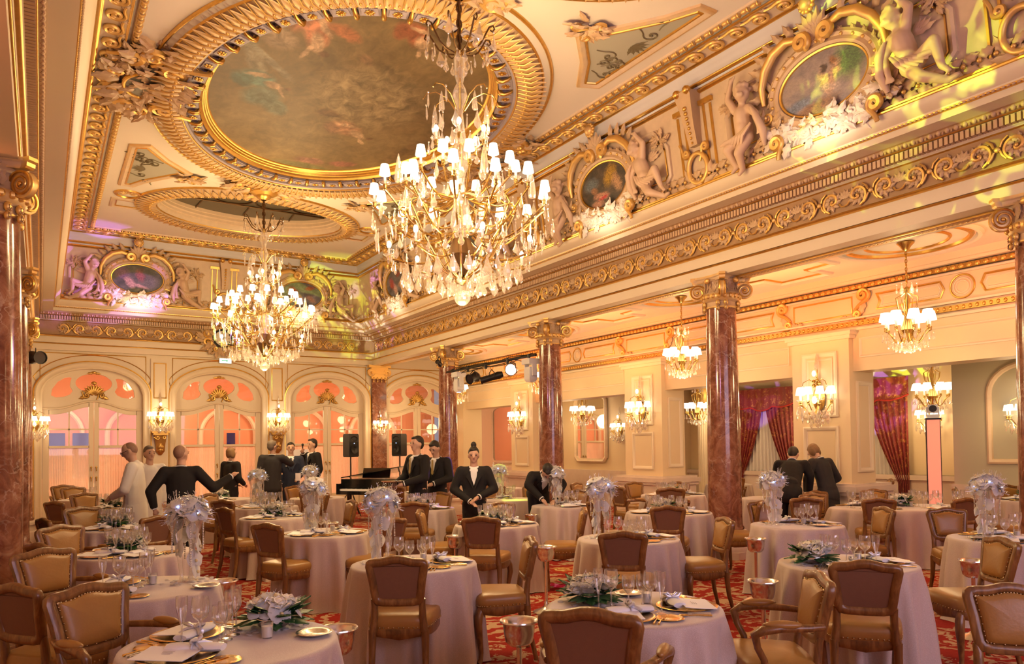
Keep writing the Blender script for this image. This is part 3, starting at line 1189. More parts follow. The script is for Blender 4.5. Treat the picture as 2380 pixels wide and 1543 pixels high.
vt = MB()
vt.add(scroll_mb(0.115, 1.9, 0.024, 0.16, 1, 1.0, 28, 6), T(0, -0.01, 0) @ RZ(2.6))
for j in range(3):
    vt.add(leaf_mb(0.09, 0.05, 0.03), T(0.13, 0.05, 0.005) @ RZ(0.5 + j * 0.7))
me_vit = vt.mesh('running_scroll', 60)
cb = bpy.data.objects.new('ceiling_border', None)
COL.objects.link(cb)
tag(cb, 'running scroll border of the ceiling', kind='structure')
ub = 0.90


def ceilM(side, s, u, z):
    if side == 'R':
        return frame_M((XR - u, s, z), (0, -1, 0), (-1, 0, 0), (0, 0, -1))
    if side == 'L':
        return frame_M((XL + u, s, z), (0, 1, 0), (1, 0, 0), (0, 0, -1))
    return frame_M((s, YB - u, z), (1, 0, 0), (0, -1, 0), (0, 0, -1))


for k in range(44):
    link('running_scroll', me_vit, M_ORN, cb, M=ceilM('R', 19.5 - 0.35 * k, ub, 6.76))
for k in range(19):
    link('running_scroll', me_vit, M_ORN, cb, M=ceilM('B', 0.95 + 0.35 * k, ub, 6.76))
for k in range(36):
    link('running_scroll', me_vit, M_ORN, cb, M=ceilM('L', 19.5 - 0.35 * k, ub, 6.76))
bd = MB().ball((0, 0, 0), 0.034, (1.55, 1.0, 0.9), 10, 6)
bd.tube([(0.066 + 0.0 * cos(t), 0.034 * cos(t), 0.034 * sin(t)) for t in [2 * pi * j / 10 for j in range(10)]], 0.010, 4, closed=True)
me_bd = bd.mesh('border_bead', 60)
for k in range(95):
    link('border_bead', me_bd, M_ORNL if k % 1 else M_ORN, cb, M=ceilM('R', 19.35 - 0.145 * k, 1.155, 6.765))
for k in range(44):
    link('border_bead', me_bd, M_ORN, cb, M=ceilM('B', 1.1 + 0.145 * k, 1.155, 6.765))
for k in range(80):
    link('border_bead', me_bd, M_ORN, cb, M=ceilM('L', 19.35 - 0.145 * k, 1.155, 6.765))
# ------------------------------------------------------------------ shell walls out of the way of the view
struct('wall_front', MB().quad((-5, YF, 0), (18, YF, 0), (18, YF, 7.2), (-5, YF, 7.2)), M_CREAM, 0)
struct('wall_left', MB().box(-1.75, -1.6, YF, 21, 0, 5.2), M_WALLPANEL, 0, 'left aisle wall behind the marble columns')
struct('ceiling_left', MB().quad((-1.7, YF, 4.3), (-0.5, YF, 4.3), (-0.5, 21, 4.3), (-1.7, 21, 4.3)), M_CREAM2, 0)
# solid back of the entablature over the columns
struct('wall_upper', MB().box(8.62, 8.75, YF, 20.7, 4.05, 7.0).box(-0.72, -0.6, YF, 20.7, 4.05, 7.0), M_CREAM, 0)
sof = MB()
for x0, x1 in ((8.22, 8.64), (-0.6, -0.18)):
    sof.quad((x0, YF, 4.052), (x1, YF, 4.052), (x1, 20.7, 4.052), (x0, 20.7, 4.052))
struct('trim_7', sof, M_CREAM, 0, 'soffit of the entablature')
me_lau = MB()
for j in range(3):
    for s in (-1, 1):
        me_lau.add(leaf_mb(0.10, 0.04, -0.03), T(j * 0.055, 0, -0.01) @ RZ(s * 0.55))
me_lau = me_lau.mesh('laurel_leaf', 60)
so = bpy.data.objects.new('trim_soffit_ornament', None)
COL.objects.link(so)
tag(so, 'laurel band on the soffit between the columns', kind='structure')
for k in range(110):
    link('laurel_leaf', me_lau, M_ORN, so, loc=(8.53, 2.0 + 0.168 * k, 4.045), rot=(0, 0, pi / 2))
gl = MB()
for x in (8.46, 8.60):
    gl.box(x - 0.012, x + 0.012, 0, 20.6, 4.03, 4.052)
ob('gilt_fillet', gl, M_GOLD, so)

# ------------------------------------------------------------------ columns
shaft = [(0.262, 0.40), (0.268, 0.43), (0.245, 0.46), (0.240, 0.60), (0.238, 1.4), (0.230, 2.4), (0.216, 3.3), (0.208, 3.62)]
base_p = [(0.36, 0.10), (0.365, 0.14), (0.345, 0.20), (0.30, 0.22), (0.285, 0.27), (0.30, 0.315), (0.315, 0.33), (0.315, 0.37), (0.28, 0.40), (0.262, 0.40)]


def volute_mb(r=0.115, th=0.085):
    """thick spiral scroll in the x-z plane, centred on the eye, thickness along y"""
    mb = MB()
    mb.lathe([(0.001, -th / 2 + 0.012), (r * 0.92, -th / 2 + 0.012), (r, -th * 0.3), (r * 0.94, 0), (r, th * 0.3), (r * 0.92, th / 2 - 0.012), (0.001, th / 2 - 0.012)], 26, M=RX(pi / 2))
    return mb


def volute_spiral(r=0.115, th=0.085):
    mb = MB()
    for s in (-1, 1):
        pts = spiral(2.4, 0.012, r, 40, 0.4)
        mb.tube([(x, s * (th / 2 - 0.006), z) for x, z in pts], [0.007 + 0.005 * i / 40 for i in range(41)], 5)
        mb.ball((0, s * th / 2, 0), 0.02, (1, 0.7, 1), 8, 5)
    return mb


def make_column(pilaster=False):
    t = thing('marble_column', 'x', 'column')
    pl = MB()
    pl.lathe([(0.40, 0.0), (0.40, 0.10)], 8, M=RZ(pi / 8), cap1=True)
    ob('plinth', pl, M_STONE, t, 20)
    ob('base', MB().lathe(base_p, 32), M_STONE, t)
    ob('shaft', MB().lathe(shaft, 40), M_MARBLE, t, 60)
    cap = MB().lathe([(0.208, 3.60), (0.222, 3.605), (0.225, 3.62), (0.215, 3.635), (0.215, 3.69), (0.25, 3.71), (0.275, 3.76), (0.27, 3.80), (0.24, 3.82), (0.235, 3.96), (0.28, 4.0)], 32)
    cp = ob('capital', cap, M_ORN, t, 60)
    # concave abacus
    out = []
    H, D = 0.43, 0.30
    for q in range(4):
        a = pi / 4 + q * pi / 2
        c0 = Vector((cos(a), sin(a))) * H
        c1 = Vector((cos(a + pi / 2), sin(a + pi / 2))) * H
        tn = Vector((-sin(a), cos(a)))
        out.append(c0 - tn * 0.045)
        out.append(c0 + tn * 0.045)
        mid = (c0 + c1) / 2
        md = mid.normalized()
        for i in range(1, 8):
            s = i / 8
            p = c0.lerp(c1, s)
            out.append(p + md * (D - mid.length - 0.045) * sin(pi * s))
    ab = MB()
    ab.loft([[(p.x * k, p.y * k, z) for p in out] for k, z in ((0.90, 3.985), (0.94, 4.0), (0.95, 4.03), (1.0, 4.045), (1.0, 4.075))])
    ob('abacus', ab, M_ORN, t, 30)
    for q in range(4):
        a = pi / 4 + q * pi / 2
        M1 = T(0.335 * cos(a), 0.335 * sin(a), 3.855) @ RZ(a)
        v = ob('volute', volute_mb(), M_ORN, t, M=M1) if q == 0 else link('volute', me_v, M_ORN, t, M=M1)
        if q == 0:
            me_v = v.data
            me_vs = volute_spiral().mesh('spiral_fillet', 60)
        link('spiral_fillet', me_vs, M_GOLD, v)
        b = q * pi / 2
        if q == 0:
            fl = MB()
            for j in range(5):
                fl.add(leaf_mb(0.19, 0.085, 0.07, 3), T(0, -0.09 + j * 0.045, 0.0) @ RY(-pi / 2) @ RX((j - 2) * 0.35))
            fl.ball((0.03, 0, 0.16), 0.045, (0.8, 1.1, 0.9), 8, 6)
            me_fl = fl.mesh('acanthus', 60)
            bf = MB()
            for (y, z, s) in ((-0.055, 0.0, 1), (0.055, 0.0, 1), (-0.06, -0.075, 0.85), (0.06, -0.075, 0.85)):
                bf.ball((0, y, z), 0.038 * s, (0.8, 0.9, 1.15), 8, 6)
                for j in range(5):
                    bf.add(leaf_mb(0.07 * s, 0.035, 0.02), T(0.015, y, z + 0.03) @ RY(pi / 2) @ RX(2 * pi * j / 5) @ RY(0.25))
            me_bf = bf.mesh('bellflower', 60)
        link('acanthus', me_fl, M_ORN, t, M=T(0.25 * cos(b), 0.25 * sin(b), 3.83) @ RZ(b))
        link('bellflower', me_bf, M_ORN, t, M=T(0.235 * cos(a), 0.235 * sin(a), 3.67) @ RZ(a))
    eg = MB()
    for j in range(20):
        a = 2 * pi * j / 20
        eg.ball((0.268 * cos(a), 0.268 * sin(a), 3.765), 0.032, (1, 1, 1.1), 7, 5)
    ob('egg_ring', eg, M_ORN, cp)
    return t


col0 = make_column()
labR = ['red marble column beside the near chair backs', 'red marble column with stone base between the dining tables', 'red marble column behind the stooping waiter', 'red marble column that carries the end of the lighting bar']
first = True
for k, y in enumerate(COLS_Y):
    if first:
        col0.location = (CXR, y, 0)
        col0['label'] = labR[k]
        first = False
    else:
        dup(col0, (CXR, y, 0), 0, labR[k])
labL = ['', 'red marble column rising behind the row of armchairs', 'red marble column behind the black drape', 'red marble column at the far end of the armchair row']
for k, y in enumerate(COLS_Y):
    if k:
        dup(col0, (CXL, y, 0), 0, labL[k])

# ------------------------------------------------------------------ back wall with arched glazed doors
YW = 20.70
DX = [1.10, 4.00, 6.93, 9.75]
DA, DB, DZ = 1.07, 0.62, 3.02         # arch half width, rise, springing


def arch_z(dx, a=DA, b=DB):
    return DZ + b * sqrt(max(0, 1 - (dx / a) ** 2))


mb = MB()
edges = [-1.7] + sum([[x - DA, x + DA] for x in DX], []) + [11.3]
for i in range(0, len(edges), 2):
    mb.quad((edges[i], YW, 0), (edges[i + 1], YW, 0), (edges[i + 1], YW, 4.35), (edges[i], YW, 4.35))
for x in DX:
    n = 28
    xs = [-DA + 2 * DA * i / n for i in range(n + 1)]
    for i in range(n):
        a, b = xs[i], xs[i + 1]
        mb.quad((x + a, YW, arch_z(a)), (x + b, YW, arch_z(b)), (x + b, YW, 4.35), (x + a, YW, 4.35))
        mb.quad((x + a, YW, arch_z(a)), (x + b, YW, arch_z(b)), (x + b, YW + 0.35, arch_z(b)), (x + a, YW + 0.35, arch_z(a)))
    for s in (-1, 1):
        mb.quad((x + s * DA, YW, 0), (x + s * DA, YW + 0.35, 0), (x + s * DA, YW + 0.35, DZ), (x + s * DA, YW, DZ))
wb = struct('wall_back', mb, M_CREAM, 30, 'far wall with arched glazed doors')

am = MB()
ag = MB()
for x in DX:
    path = [(-1, 0.0)] + [(-cos(pi * i / 36), i) for i in range(37)] + [(1, 0.0)]
    rows, rg = [], []
    for i, (c, k) in enumerate(path):
        if i == 0 or i == len(path) - 1:
            f = lambda e: (x + c * (DA + e), 0.0)
        else:
            a = pi * k / 36
            f = lambda e, a=a: (x - cos(a) * (DA + e), DZ + sin(a) * (DB + e))
        rows.append([(*((lambda p: (p[0], YW - h, p[1]))(f(e))),) for e, h in ((0, 0.0), (0.0, 0.03), (0.03, 0.045), (0.06, 0.03), (0.10, 0.03), (0.13, 0.05), (0.16, 0.04))])
        rg.append([(*((lambda p: (p[0], YW - h, p[1]))(f(e))),) for e, h in ((0.16, 0.04), (0.17, 0.055), (0.19, 0.05), (0.195, 0.0))])
    am.loft(rows, closed=False)
    ag.loft(rg, closed=False)
ob('arch_moulding', am, M_CREAM, wb)
ob('arch_gilding', ag, M_GOLD, wb)


def wall_frame(P, side_pt, mat_b, parent, prof=((0, 0), (0.0, 0.02), (0.02, 0.03), (0.05, 0.018), (0.06, 0.0)), name='panel_moulding'):
    """moulded frame on a vertical plane; P in (s,z) mapped by side_pt(s,z,h)"""
    f = poly_frame(P, prof)
    mb = MB()
    mb.v = [side_pt(x, y, h) for x, y, h in f.v]
    mb.f = f.f
    return ob(name, mb, mat_b, parent)


bp = lambda s, z, h: (s, YW - h, z)
# pilaster strips with panels between the doors
for x in (2.55, 5.47):
    ob('pilaster_strip', MB().box(x - 0.21, x + 0.21, YW - 0.05, YW, 0.3, 3.95), M_CREAM, wb, 20)
    wall_frame([(x - 0.15, 2.95), (x + 0.15, 2.95), (x + 0.15, 3.85), (x - 0.15, 3.85)], lambda s, z, h: (s, YW - 0.05 - h, z), M_GOLD, wb, ((0, 0), (0, 0.012), (0.015, 0.018), (0.025, 0)))
    wall_frame([(x - 0.15, 0.5), (x + 0.15, 0.5), (x + 0.15, 1.25), (x - 0.15, 1.25)], lambda s, z, h: (s, YW - 0.05 - h, z), M_CREAM, wb)
# gilt fillets that follow the spandrels
for x0, x1, xc in ((-0.02, 2.24, 1.10), (2.84, 5.18, 4.0), (5.76, 8.05, 6.93), (8.72, 10.9, 9.75)):
    pts = [(x0, 3.16)] + [(xc - cos(pi * i / 20) * 1.30, DZ + 0.14 + sin(pi * i / 20) * 0.80) for i in range(2, 19)] + [(x1, 3.16), (x1, 4.0), (x0, 4.0)]
    wall_frame(pts, bp, M_GOLD, wb, ((0, 0), (0, 0.012), (0.012, 0.018), (0.022, 0)), 'spandrel_fillet')
struct('baseboard_back', MB().box(-1.6, 0.0, YW - 0.04, YW, 0, 0.35).box(2.2, 2.9, YW - 0.04, YW, 0, 0.35).box(5.1, 5.85, YW - 0.04, YW, 0, 0.35).box(8.02, 8.66, YW - 0.04, YW, 0, 0.35).box(10.84, 11.2, YW - 0.04, YW, 0, 0.35), M_CREAM, 20)


def sheer(name):
    t = NT(name)
    d = t.n('BsdfDiffuse')
    d.inputs[0].default_value = (0.95, 0.80, 0.68, 1)
    r = t.n('BsdfTranslucent')
    r.inputs[0].default_value = (1.0, 0.82, 0.66, 1)
    tr = t.n('BsdfTransparent')
    a = t.n('MixShader')
    a.inputs[0].default_value = 0.6
    t.l(d.outputs[0], a.inputs[1])
    t.l(r.outputs[0], a.inputs[2])
    b = t.n('MixShader')
    b.inputs[0].default_value = 0.25
    t.l(a.outputs[0], b.inputs[1])
    t.l(tr.outputs[0], b.inputs[2])
    t.l(b.outputs[0], t.out.inputs['Surface'])
    return t.m


M_SHEER = sheer('sheer_curtain')


def curtain_mb(w, z0, z1, amp=0.012, waves=26, n=130, rows=3, gather=None, seed=0):
    R = random.Random(seed)
    ph = [R.uniform(-0.8, 0.8) for _ in range(n + 1)]
    L = []
    for r in range(rows + 1):
        t = r / rows
        row = []
        for i in range(n + 1):
            s = i / n
            x = (s - 0.5) * w
            if gather:
                x = gather(s, t)
            row.append((x, amp * sin(2 * pi * waves * s + 0.7 * sin(9 * s)) * (0.8 + 0.3 * t), z1 + (z0 - z1) * t))
        L.append(row)
    return MB().loft(L, closed=False)


def make_door(n, x, lab):
    d = bpy.data.objects.new('door_%d' % n, None)
    COL.objects.link(d)
    d.location = (x, YW + 0.16, 0)
    tag(d, lab, kind='structure')
    # transom plate with three glazed openings, above the serpentine door head
    def head(s):
        return 2.66 + 0.20 * (0.5 + 0.5 * cos(pi * min(1, abs(s) / 0.85)))
    outer = [(DA * -cos(pi * i / 40) * 0.999, DZ + DB * sin(pi * i / 40)) for i in range(41)]
    low = [(DA - 2 * DA * i / 30, head(DA - 2 * DA * i / 30)) for i in range(31)]
    holes = [ell(0, 3.30, 0.40, 0.24, 28)]
    for s in (-1, 1):
        h = [(0.46, 3.42), (0.52, 3.44), (0.62, 3.42), (0.76, 3.32), (0.88, 3.14), (0.90, 2.98), (0.80, 2.93), (0.62, 2.95), (0.50, 3.01), (0.44, 3.10), (0.50, 3.22), (0.49, 3.32)]
        holes.append([(s * a, b) for a, b in h])
    Mv = frame_M((0, 0, 0), (1, 0, 0), (0, 0, 1), (0, -1, 0))
    curve2d('transom_plate', [outer[::-1] + low[::-1]] + holes, 0.05, M_CREAM, d, 0.008, M=Mv)
    for h in holes:
        curve2d('transom_pane', [h], 0.004, M_PANE, d, M=Mv)
    hm = MB()
    hm.tube([(p[0], -0.05, p[1]) for p in low], 0.026, 6)
    ob('head_moulding', hm, M_CREAM, d)
    sh = MB()
    for j in range(9):
        a = pi / 2 + (j - 4) * 0.30
        sh.add(leaf_mb(0.26, 0.09, 0.06, 1), frame_M((0, -0.03, 3.02), (1, 0, 0), (0, 0, 1), (0, -1, 0)) @ RZ(a))
    for s in (-1, 1):
        sh.add(scroll_mb(0.07, 1.5, 0.022, 0.10, s), frame_M((s * 0.16, -0.04, 3.0), (1, 0, 0), (0, 0, 1), (0, -1, 0)))
        sh.add(leaf_mb(0.22, 0.09, 0.04), frame_M((s * 0.12, -0.04, 2.99), (1, 0, 0), (0, 0, 1), (0, -1, 0)) @ RZ(-0.35 if s > 0 else pi + 0.35))
        sh.add(leaf_mb(0.16, 0.06, 0.03), frame_M((0, -0.03, 3.55), (1, 0, 0), (0, 0, 1), (0, -1, 0)) @ RZ(-0.1 if s > 0 else pi + 0.1))
    sh.ball((0, -0.05, 3.30), 0.05, (1.3, 0.6, 0.9), 8, 6)
    sh.ball((0, -0.04, 3.56), 0.04, (1.4, 0.6, 0.9), 8, 6)
    tag(ob('shell_ornament', sh, M_GOLDD, d, 60), 'gilt shell carving')
    for s in (-1, 1):
        lf = bpy.data.objects.new('door_leaf', None)
        COL.objects.link(lf)
        lf.parent = d
        fr = MB()
        def vbar(x0, x1, z0=0.05, d0=-0.03, d1=0.03):
            a, b = sorted((s * x0, s * x1))
            t0, t1 = head(a), head(b)
            k = len(fr.v)
            fr.v.extend([(a, d0, z0), (b, d0, z0), (b, d1, z0), (a, d1, z0), (a, d0, t0), (b, d0, t1), (b, d1, t1), (a, d1, t0)])
            fr.f.extend([tuple(k + i for i in q) for q in ((3, 2, 1, 0), (4, 5, 6, 7), (0, 1, 5, 4), (1, 2, 6, 5), (2, 3, 7, 6), (3, 0, 4, 7))])
        vbar(0.005, 0.11)
        vbar(0.93, 1.065)
        vbar(0.505, 0.535, 1.76, -0.02, 0.02)
        def hbar(z0, z1, d0=-0.03, d1=0.03):
            a, b = sorted((s * 0.10, s * 0.94))
            fr.box(a, b, d0, d1, z0, z1)
        hbar(0.0, 0.36)
        hbar(1.72, 1.78)
        hbar(2.155, 2.19, -0.02, 0.02)
        for i in range(12):
            a, b = sorted((s * (0.10 + 0.84 * i / 12), s * (0.10 + 0.84 * (i + 1) / 12)))
            k = len(fr.v)
            fr.v.extend([(a, -0.03, head(a) - 0.13), (b, -0.03, head(b) - 0.13), (b, -0.03, head(b)), (a, -0.03, head(a)), (a, 0.03, head(a) - 0.13), (b, 0.03, head(b) - 0.13)])
            fr.f.extend([(k, k + 1, k + 2, k + 3), (k, k + 4, k + 5, k + 1)])
        ob('leaf_frame', fr, M_CREAM, lf, 25)
        for (a, b) in ((0.11, 0.505), (0.535, 0.93)):
            for (z0, z1) in ((1.78, 2.155), (2.19, 2.75)):
                x0, x1 = sorted((s * a, s * b))
                ob('pane', MB().quad((x0, 0, z0), (x1, 0, z0), (x1, 0, min(z1, head(x1) - 0.12)), (x0, 0, min(z1, head(x0) - 0.12))), M_PANE, lf, 0)
        x0, x1 = sorted((s * 0.11, s * 0.93))
        ob('pane', MB().quad((x0, 0, 0.36), (x1, 0, 0.36), (x1, 0, 1.72), (x0, 0, 1.72)), M_PANE, lf, 0)
        link('sheer_curtain', me_sheer, M_SHEER, lf, loc=(s * 0.52, 0.06, 0))
        ob('curtain_rod', MB().tube([(s * 0.10, 0.05, 1.71), (s * 0.94, 0.05, 1.71)], 0.008, 6), M_BRASS, lf)
        hd = MB()
        for z in (1.0, 1.25):
            hd.tube([(s * 0.055, -0.03, z), (s * 0.055, -0.075, z), (s * 0.055 + 0.0, -0.075, z - 0.09)], 0.011, 6)
            hd.ball((s * 0.055, -0.04, z), 0.022, (1, 0.5, 1.3), 8, 5)
        ob('door_handle', hd, M_BRASS, lf)
    return d


me_sheer = curtain_mb(0.84, 0.34, 1.70, 0.012, 24, 110).mesh('sheer_curtain', 170)
make_door(1, DX[0], 'arched glazed double door behind the chef')
make_door(2, DX[1], 'arched glazed double door under the exit sign')
make_door(3, DX[2], 'arched glazed double door behind the piano speaker')
make_door(4, DX[3], 'arched glazed double door at the end of the side aisle')
# lobby beyond the doors
lob = MB().quad((-2, 24.2, 0), (12, 24.2, 0), (12, 24.2, 4.2), (-2, 24.2, 4.2)).quad((-2, 21.05, 4.2), (12, 21.05, 4.2), (12, 24.2, 4.2), (-2, 24.2, 4.2))
struct('wall_lobby', lob, M_SALMON, 0, 'salmon lobby wall seen through the doors')
la = MB()
for x in (0.2, 2.4, 4.9, 7.2, 9.6):
    la.tube([(x - 0.8, 24.1, 0.0)] + [(x - 0.8 * cos(pi * i / 16), 24.1, 2.1 + 0.8 * sin(pi * i / 16)) for i in range(17)] + [(x + 0.8, 24.1, 0.0)], 0.07, 6)
ob('lobby_arch', la, M_CREAM, bpy.data.objects['wall_lobby'])
for x, w in ((0.3, 0.55), (0.95, 0.4), (3.2, 0.28), (4.95, 0.25)):
    wn = struct('window_lobby', MB().quad((x - w / 2, 24.0, 0.9), (x + w / 2, 24.0, 0.9), (x + w / 2, 24.0, 2.15), (x - w / 2, 24.0, 2.15)), plain('night_blue_glass', (0.03, 0.03, 0.16), 0.1), 0)
for x in (0.6, 3.8, 6.6, 9.6):
    lamp('lobby_lamp', 'POINT', (x, 22.7, 2.7), 60, (1.0, 0.70, 0.42), 0.25)
    lamp('lobby_lamp_low', 'POINT', (x + 0.2, 22.0, 0.75), 42, (1.0, 0.62, 0.34), 0.12)

# marble pilaster at the corner of the far wall
pil = thing('marble_pilaster', 'flat red marble pilaster with gilt capital on the far wall', 'pilaster', (8.43, YW, 0))
ob('shaft', MB().box(-0.22, 0.22, -0.09, 0, 0.35, 3.66), M_MARBLE, pil, 20)
ob('base', MB().box(-0.27, 0.27, -0.13, 0, 0, 0.22).box(-0.25, 0.25, -0.11, 0, 0.22, 0.35), M_STONE, pil, 20)
ob('capital', MB().box(-0.24, 0.24, -0.11, 0, 3.66, 3.80).box(-0.26, 0.26, -0.14, 0, 3.80, 3.98).box(-0.34, 0.34, -0.17, 0, 3.98, 4.06), M_ORN, pil, 20)
for s in (-1, 1):
    v = ob('volute', volute_mb(0.115, 0.10), M_ORN, pil, M=T(s * 0.25, -0.10, 3.84))
    link('spiral_fillet', bpy.data.meshes['spiral_fillet'], M_GOLD, v)
bfm = bpy.data.meshes['bellflower']
for x in (-0.12, 0.12):
    link('bellflower', bfm, M_ORN, pil, M=T(x, -0.12, 3.66) @ RZ(-pi / 2))
# ================================================================== SIDE AISLE
ac = struct('ceiling_aisle', MB().quad((8.7, YF, ZA), (XW + 0.4, YF, ZA), (XW + 0.4, 20.7, ZA), (8.7, 20.7, ZA)), M_CREAM2, 0, 'flat aisle ceiling')
PIERS = [(2.6, 3.75), (7.18, 8.25), (11.46, 12.62), (16.28, 17.35), (20.1, 20.7)]
OPEN_Z = 2.77
XP = XW - 0.10
wa = MB()
for a, b in PIERS:
    wa.box(XP, XW + 0.55, a, b, 0, 3.42)
for i in range(len(PIERS) - 1):
    wa.box(XW, XW + 0.45, PIERS[i][1], PIERS[i + 1][0], OPEN_Z, 3.42)
wa.box(XW, XW + 0.55, YF, 20.7, 3.42, ZA)
wa.box(XW, XW + 0.55, YF, 2.6, 0, ZA)
wr = struct('wall_right', wa, M_WALLPANEL, 20, 'aisle wall of panelled piers and wide openings')
# stone dado round the piers
dd = MB()
for a, b in PIERS:
    for e, z0, z1 in ((0.16, 0.0, 0.50), (0.13, 0.50, 0.78), (0.17, 0.78, 0.84), (0.20, 0.84, 0.93), (0.15, 0.93, 0.97)):
        dd.box(XP - e, XW + 0.60 + e, a - e, min(b + e, 20.7), z0, z1)
struct('baseboard_right', dd, M_STONE, 20, 'stone dado course of the aisle piers')
app = lambda s, z, h: (XW - h, s, z)
ppp = lambda s, z, h: (XP - h, s, z)
P5 = ((0, 0), (0.0, 0.025), (0.025, 0.035), (0.06, 0.02), (0.075, 0.0))
for a, b in PIERS[:4]:
    m = (a + b) / 2
    wall_frame([(m - 0.33, 2.05), (m + 0.33, 2.05), (m + 0.33, 3.12), (m - 0.33, 3.12)][::-1], ppp, M_CREAM, wr, P5)
    wall_frame([(m - 0.24, 2.14), (m + 0.24, 2.14), (m + 0.24, 3.02), (m - 0.24, 3.02)][::-1], ppp, M_CREAM, wr, ((0, 0), (0.0, 0.012), (0.02, 0.016), (0.03, 0)))
    wall_frame([(m - 0.33, 1.10), (m + 0.33, 1.10), (m + 0.33, 1.90), (m - 0.33, 1.90)][::-1], ppp, M_CREAM, wr, P5)
    ob('pier_cornice', MB().box(XP - 0.05, XW, a - 0.05, b + 0.05, 3.30, 3.36).box(XP - 0.08, XW, a - 0.08, b + 0.08, 3.36, 3.42), M_CREAM, wr, 20)
    # raised panels on the reveals of the openings
    for yy, s in ((a, -1), (b, 1)):
        fr = poly_frame([(XW + 0.06, 1.15), (XW + 0.48, 1.15), (XW + 0.48, 2.62), (XW + 0.06, 2.62)], P5)
        q = MB()
        q.v = [(x, yy + s * h, z) for x, z, h in fr.v]
        q.f = fr.f
        ob('reveal_panel', q, M_CREAM, wr)
bays = [(3.75, 7.18), (8.25, 11.46), (12.62, 16.28), (17.35, 20.1)]
for a, b in bays:
    wall_frame([(a + 0.12, 2.98), (b - 0.12, 2.98), (b - 0.12, 3.30), (a + 0.12, 3.30)][::-1], app, M_CREAM, wr, ((0, 0), (0.0, 0.015), (0.02, 0.022), (0.04, 0)))
tb = MB()
tg = MB()
for z0, z1, d in ((3.42, 3.46, 0.05), (3.60, 3.63, 0.06), (4.02, 4.05, 0.05), (4.16, 4.20, 0.14), (4.20, 4.30, 0.20)):
    tb.box(XW - d, XW, 0, 20.7, z0, z1)
for z0, z1, d in ((3.49, 3.57, 0.055), (4.07, 4.14, 0.075)):
    tg.box(XW - d, XW, 0, 20.7, z0, z1)
struct('trim_8', tb, M_CREAM, 20, 'aisle frieze mouldings')
struct('trim_9', tg, M_GOLDD, 20, 'gilded aisle frieze bands')
ao = bpy.data.objects.new('trim_aisle_ornament', None)
COL.objects.link(ao)
tag(ao, 'beads of the gilded aisle bands', kind='structure')
me_ab = MB().ball((0, 0, 0), 0.042, (1, 1, 0.6), 8, 5).mesh('band_bead', 60)
for k in range(150):
    link('band_bead', me_ab, M_GOLD, ao, M=wallM('A', 3.9 + 0.11 * k, 4.105, 0.075))
me_ab2 = MB().ball((0, 0, 0.0), 0.034, (0.75, 1.0, 0.7), 8, 5).mesh('band_block', 60)
for k in range(180):
    link('band_block', me_ab2, M_GOLD, ao, M=wallM('A', 3.9 + 0.09 * k, 3.53, 0.05))
cs = MB()
cs.add(scroll_mb(0.11, 1.7, 0.035, 0.22, 1, 1.2), T(0, 0.14, 0.01))
cs.add(scroll_mb(0.07, 1.6, 0.026, 0.10, -1, 1.2), T(0.10, -0.16, 0.01) @ RZ(2))
cs.add(leaf_mb(0.26, 0.12, 0.06), T(-0.02, 0.05, 0.02) @ RZ(-1.2))
cs.add(leaf_mb(0.20, 0.10, 0.05), T(0.14, -0.17, 0.02) @ RZ(-0.2))
cs.add(leaf_mb(0.12, 0.08, 0.05), T(0.28, -0.19, 0.02) @ RZ(0.1))
me_cs = cs.mesh('scroll_console', 60)
for a, b in PIERS[:4]:
    for yy, s in ((a - 0.22, 1), (b + 0.22, -1)):
        M1 = wallM('A', yy, 3.83, 0.0)
        link('scroll_console', me_cs, M_ORN, ao, M=M1 @ S(-s, 1, 1))
    wall_frame([(a - 0.02, 3.68), (b + 0.02, 3.68), (b + 0.02, 3.98), (a - 0.02, 3.98)][::-1], app, M_GOLD, wr, ((0, 0), (0, 0.012), (0.012, 0.018), (0.024, 0)), 'gilt_fillet')
for a, b in bays:
    m = (a + b) / 2
    for r, w, mt in ((0.165, 0.014, M_GOLD), (0.12, 0.012, M_CREAM), (0.085, 0.01, M_CREAM)):
        q = MB()
        q.tube([(XW - 0.005, m + r * cos(t), 3.83 + r * sin(t)) for t in [2 * pi * j / 36 for j in range(36)]], w, 6, closed=True)
        ob('roundel_ring', q, mt, wr)
    for s in (-1, 1):
        L = (b - a) / 2 - 0.42
        P = [(m + s * (0.30), 3.70), (m + s * L, 3.70), (m + s * (L - 0.05), 3.83), (m + s * L, 3.96), (m + s * 0.30, 3.96), (m + s * 0.24, 3.83)]
        if s > 0:
            P = P[::-1]
        wall_frame(P, app, M_GOLD, wr, ((0, 0), (0, 0.014), (0.014, 0.02), (0.028, 0)), 'gilt_fillet')
        wall_frame(offset_poly(P, 0.05), app, M_CREAM, wr, ((0, 0), (0, 0.01), (0.012, 0.014), (0.024, 0)), 'panel_moulding')
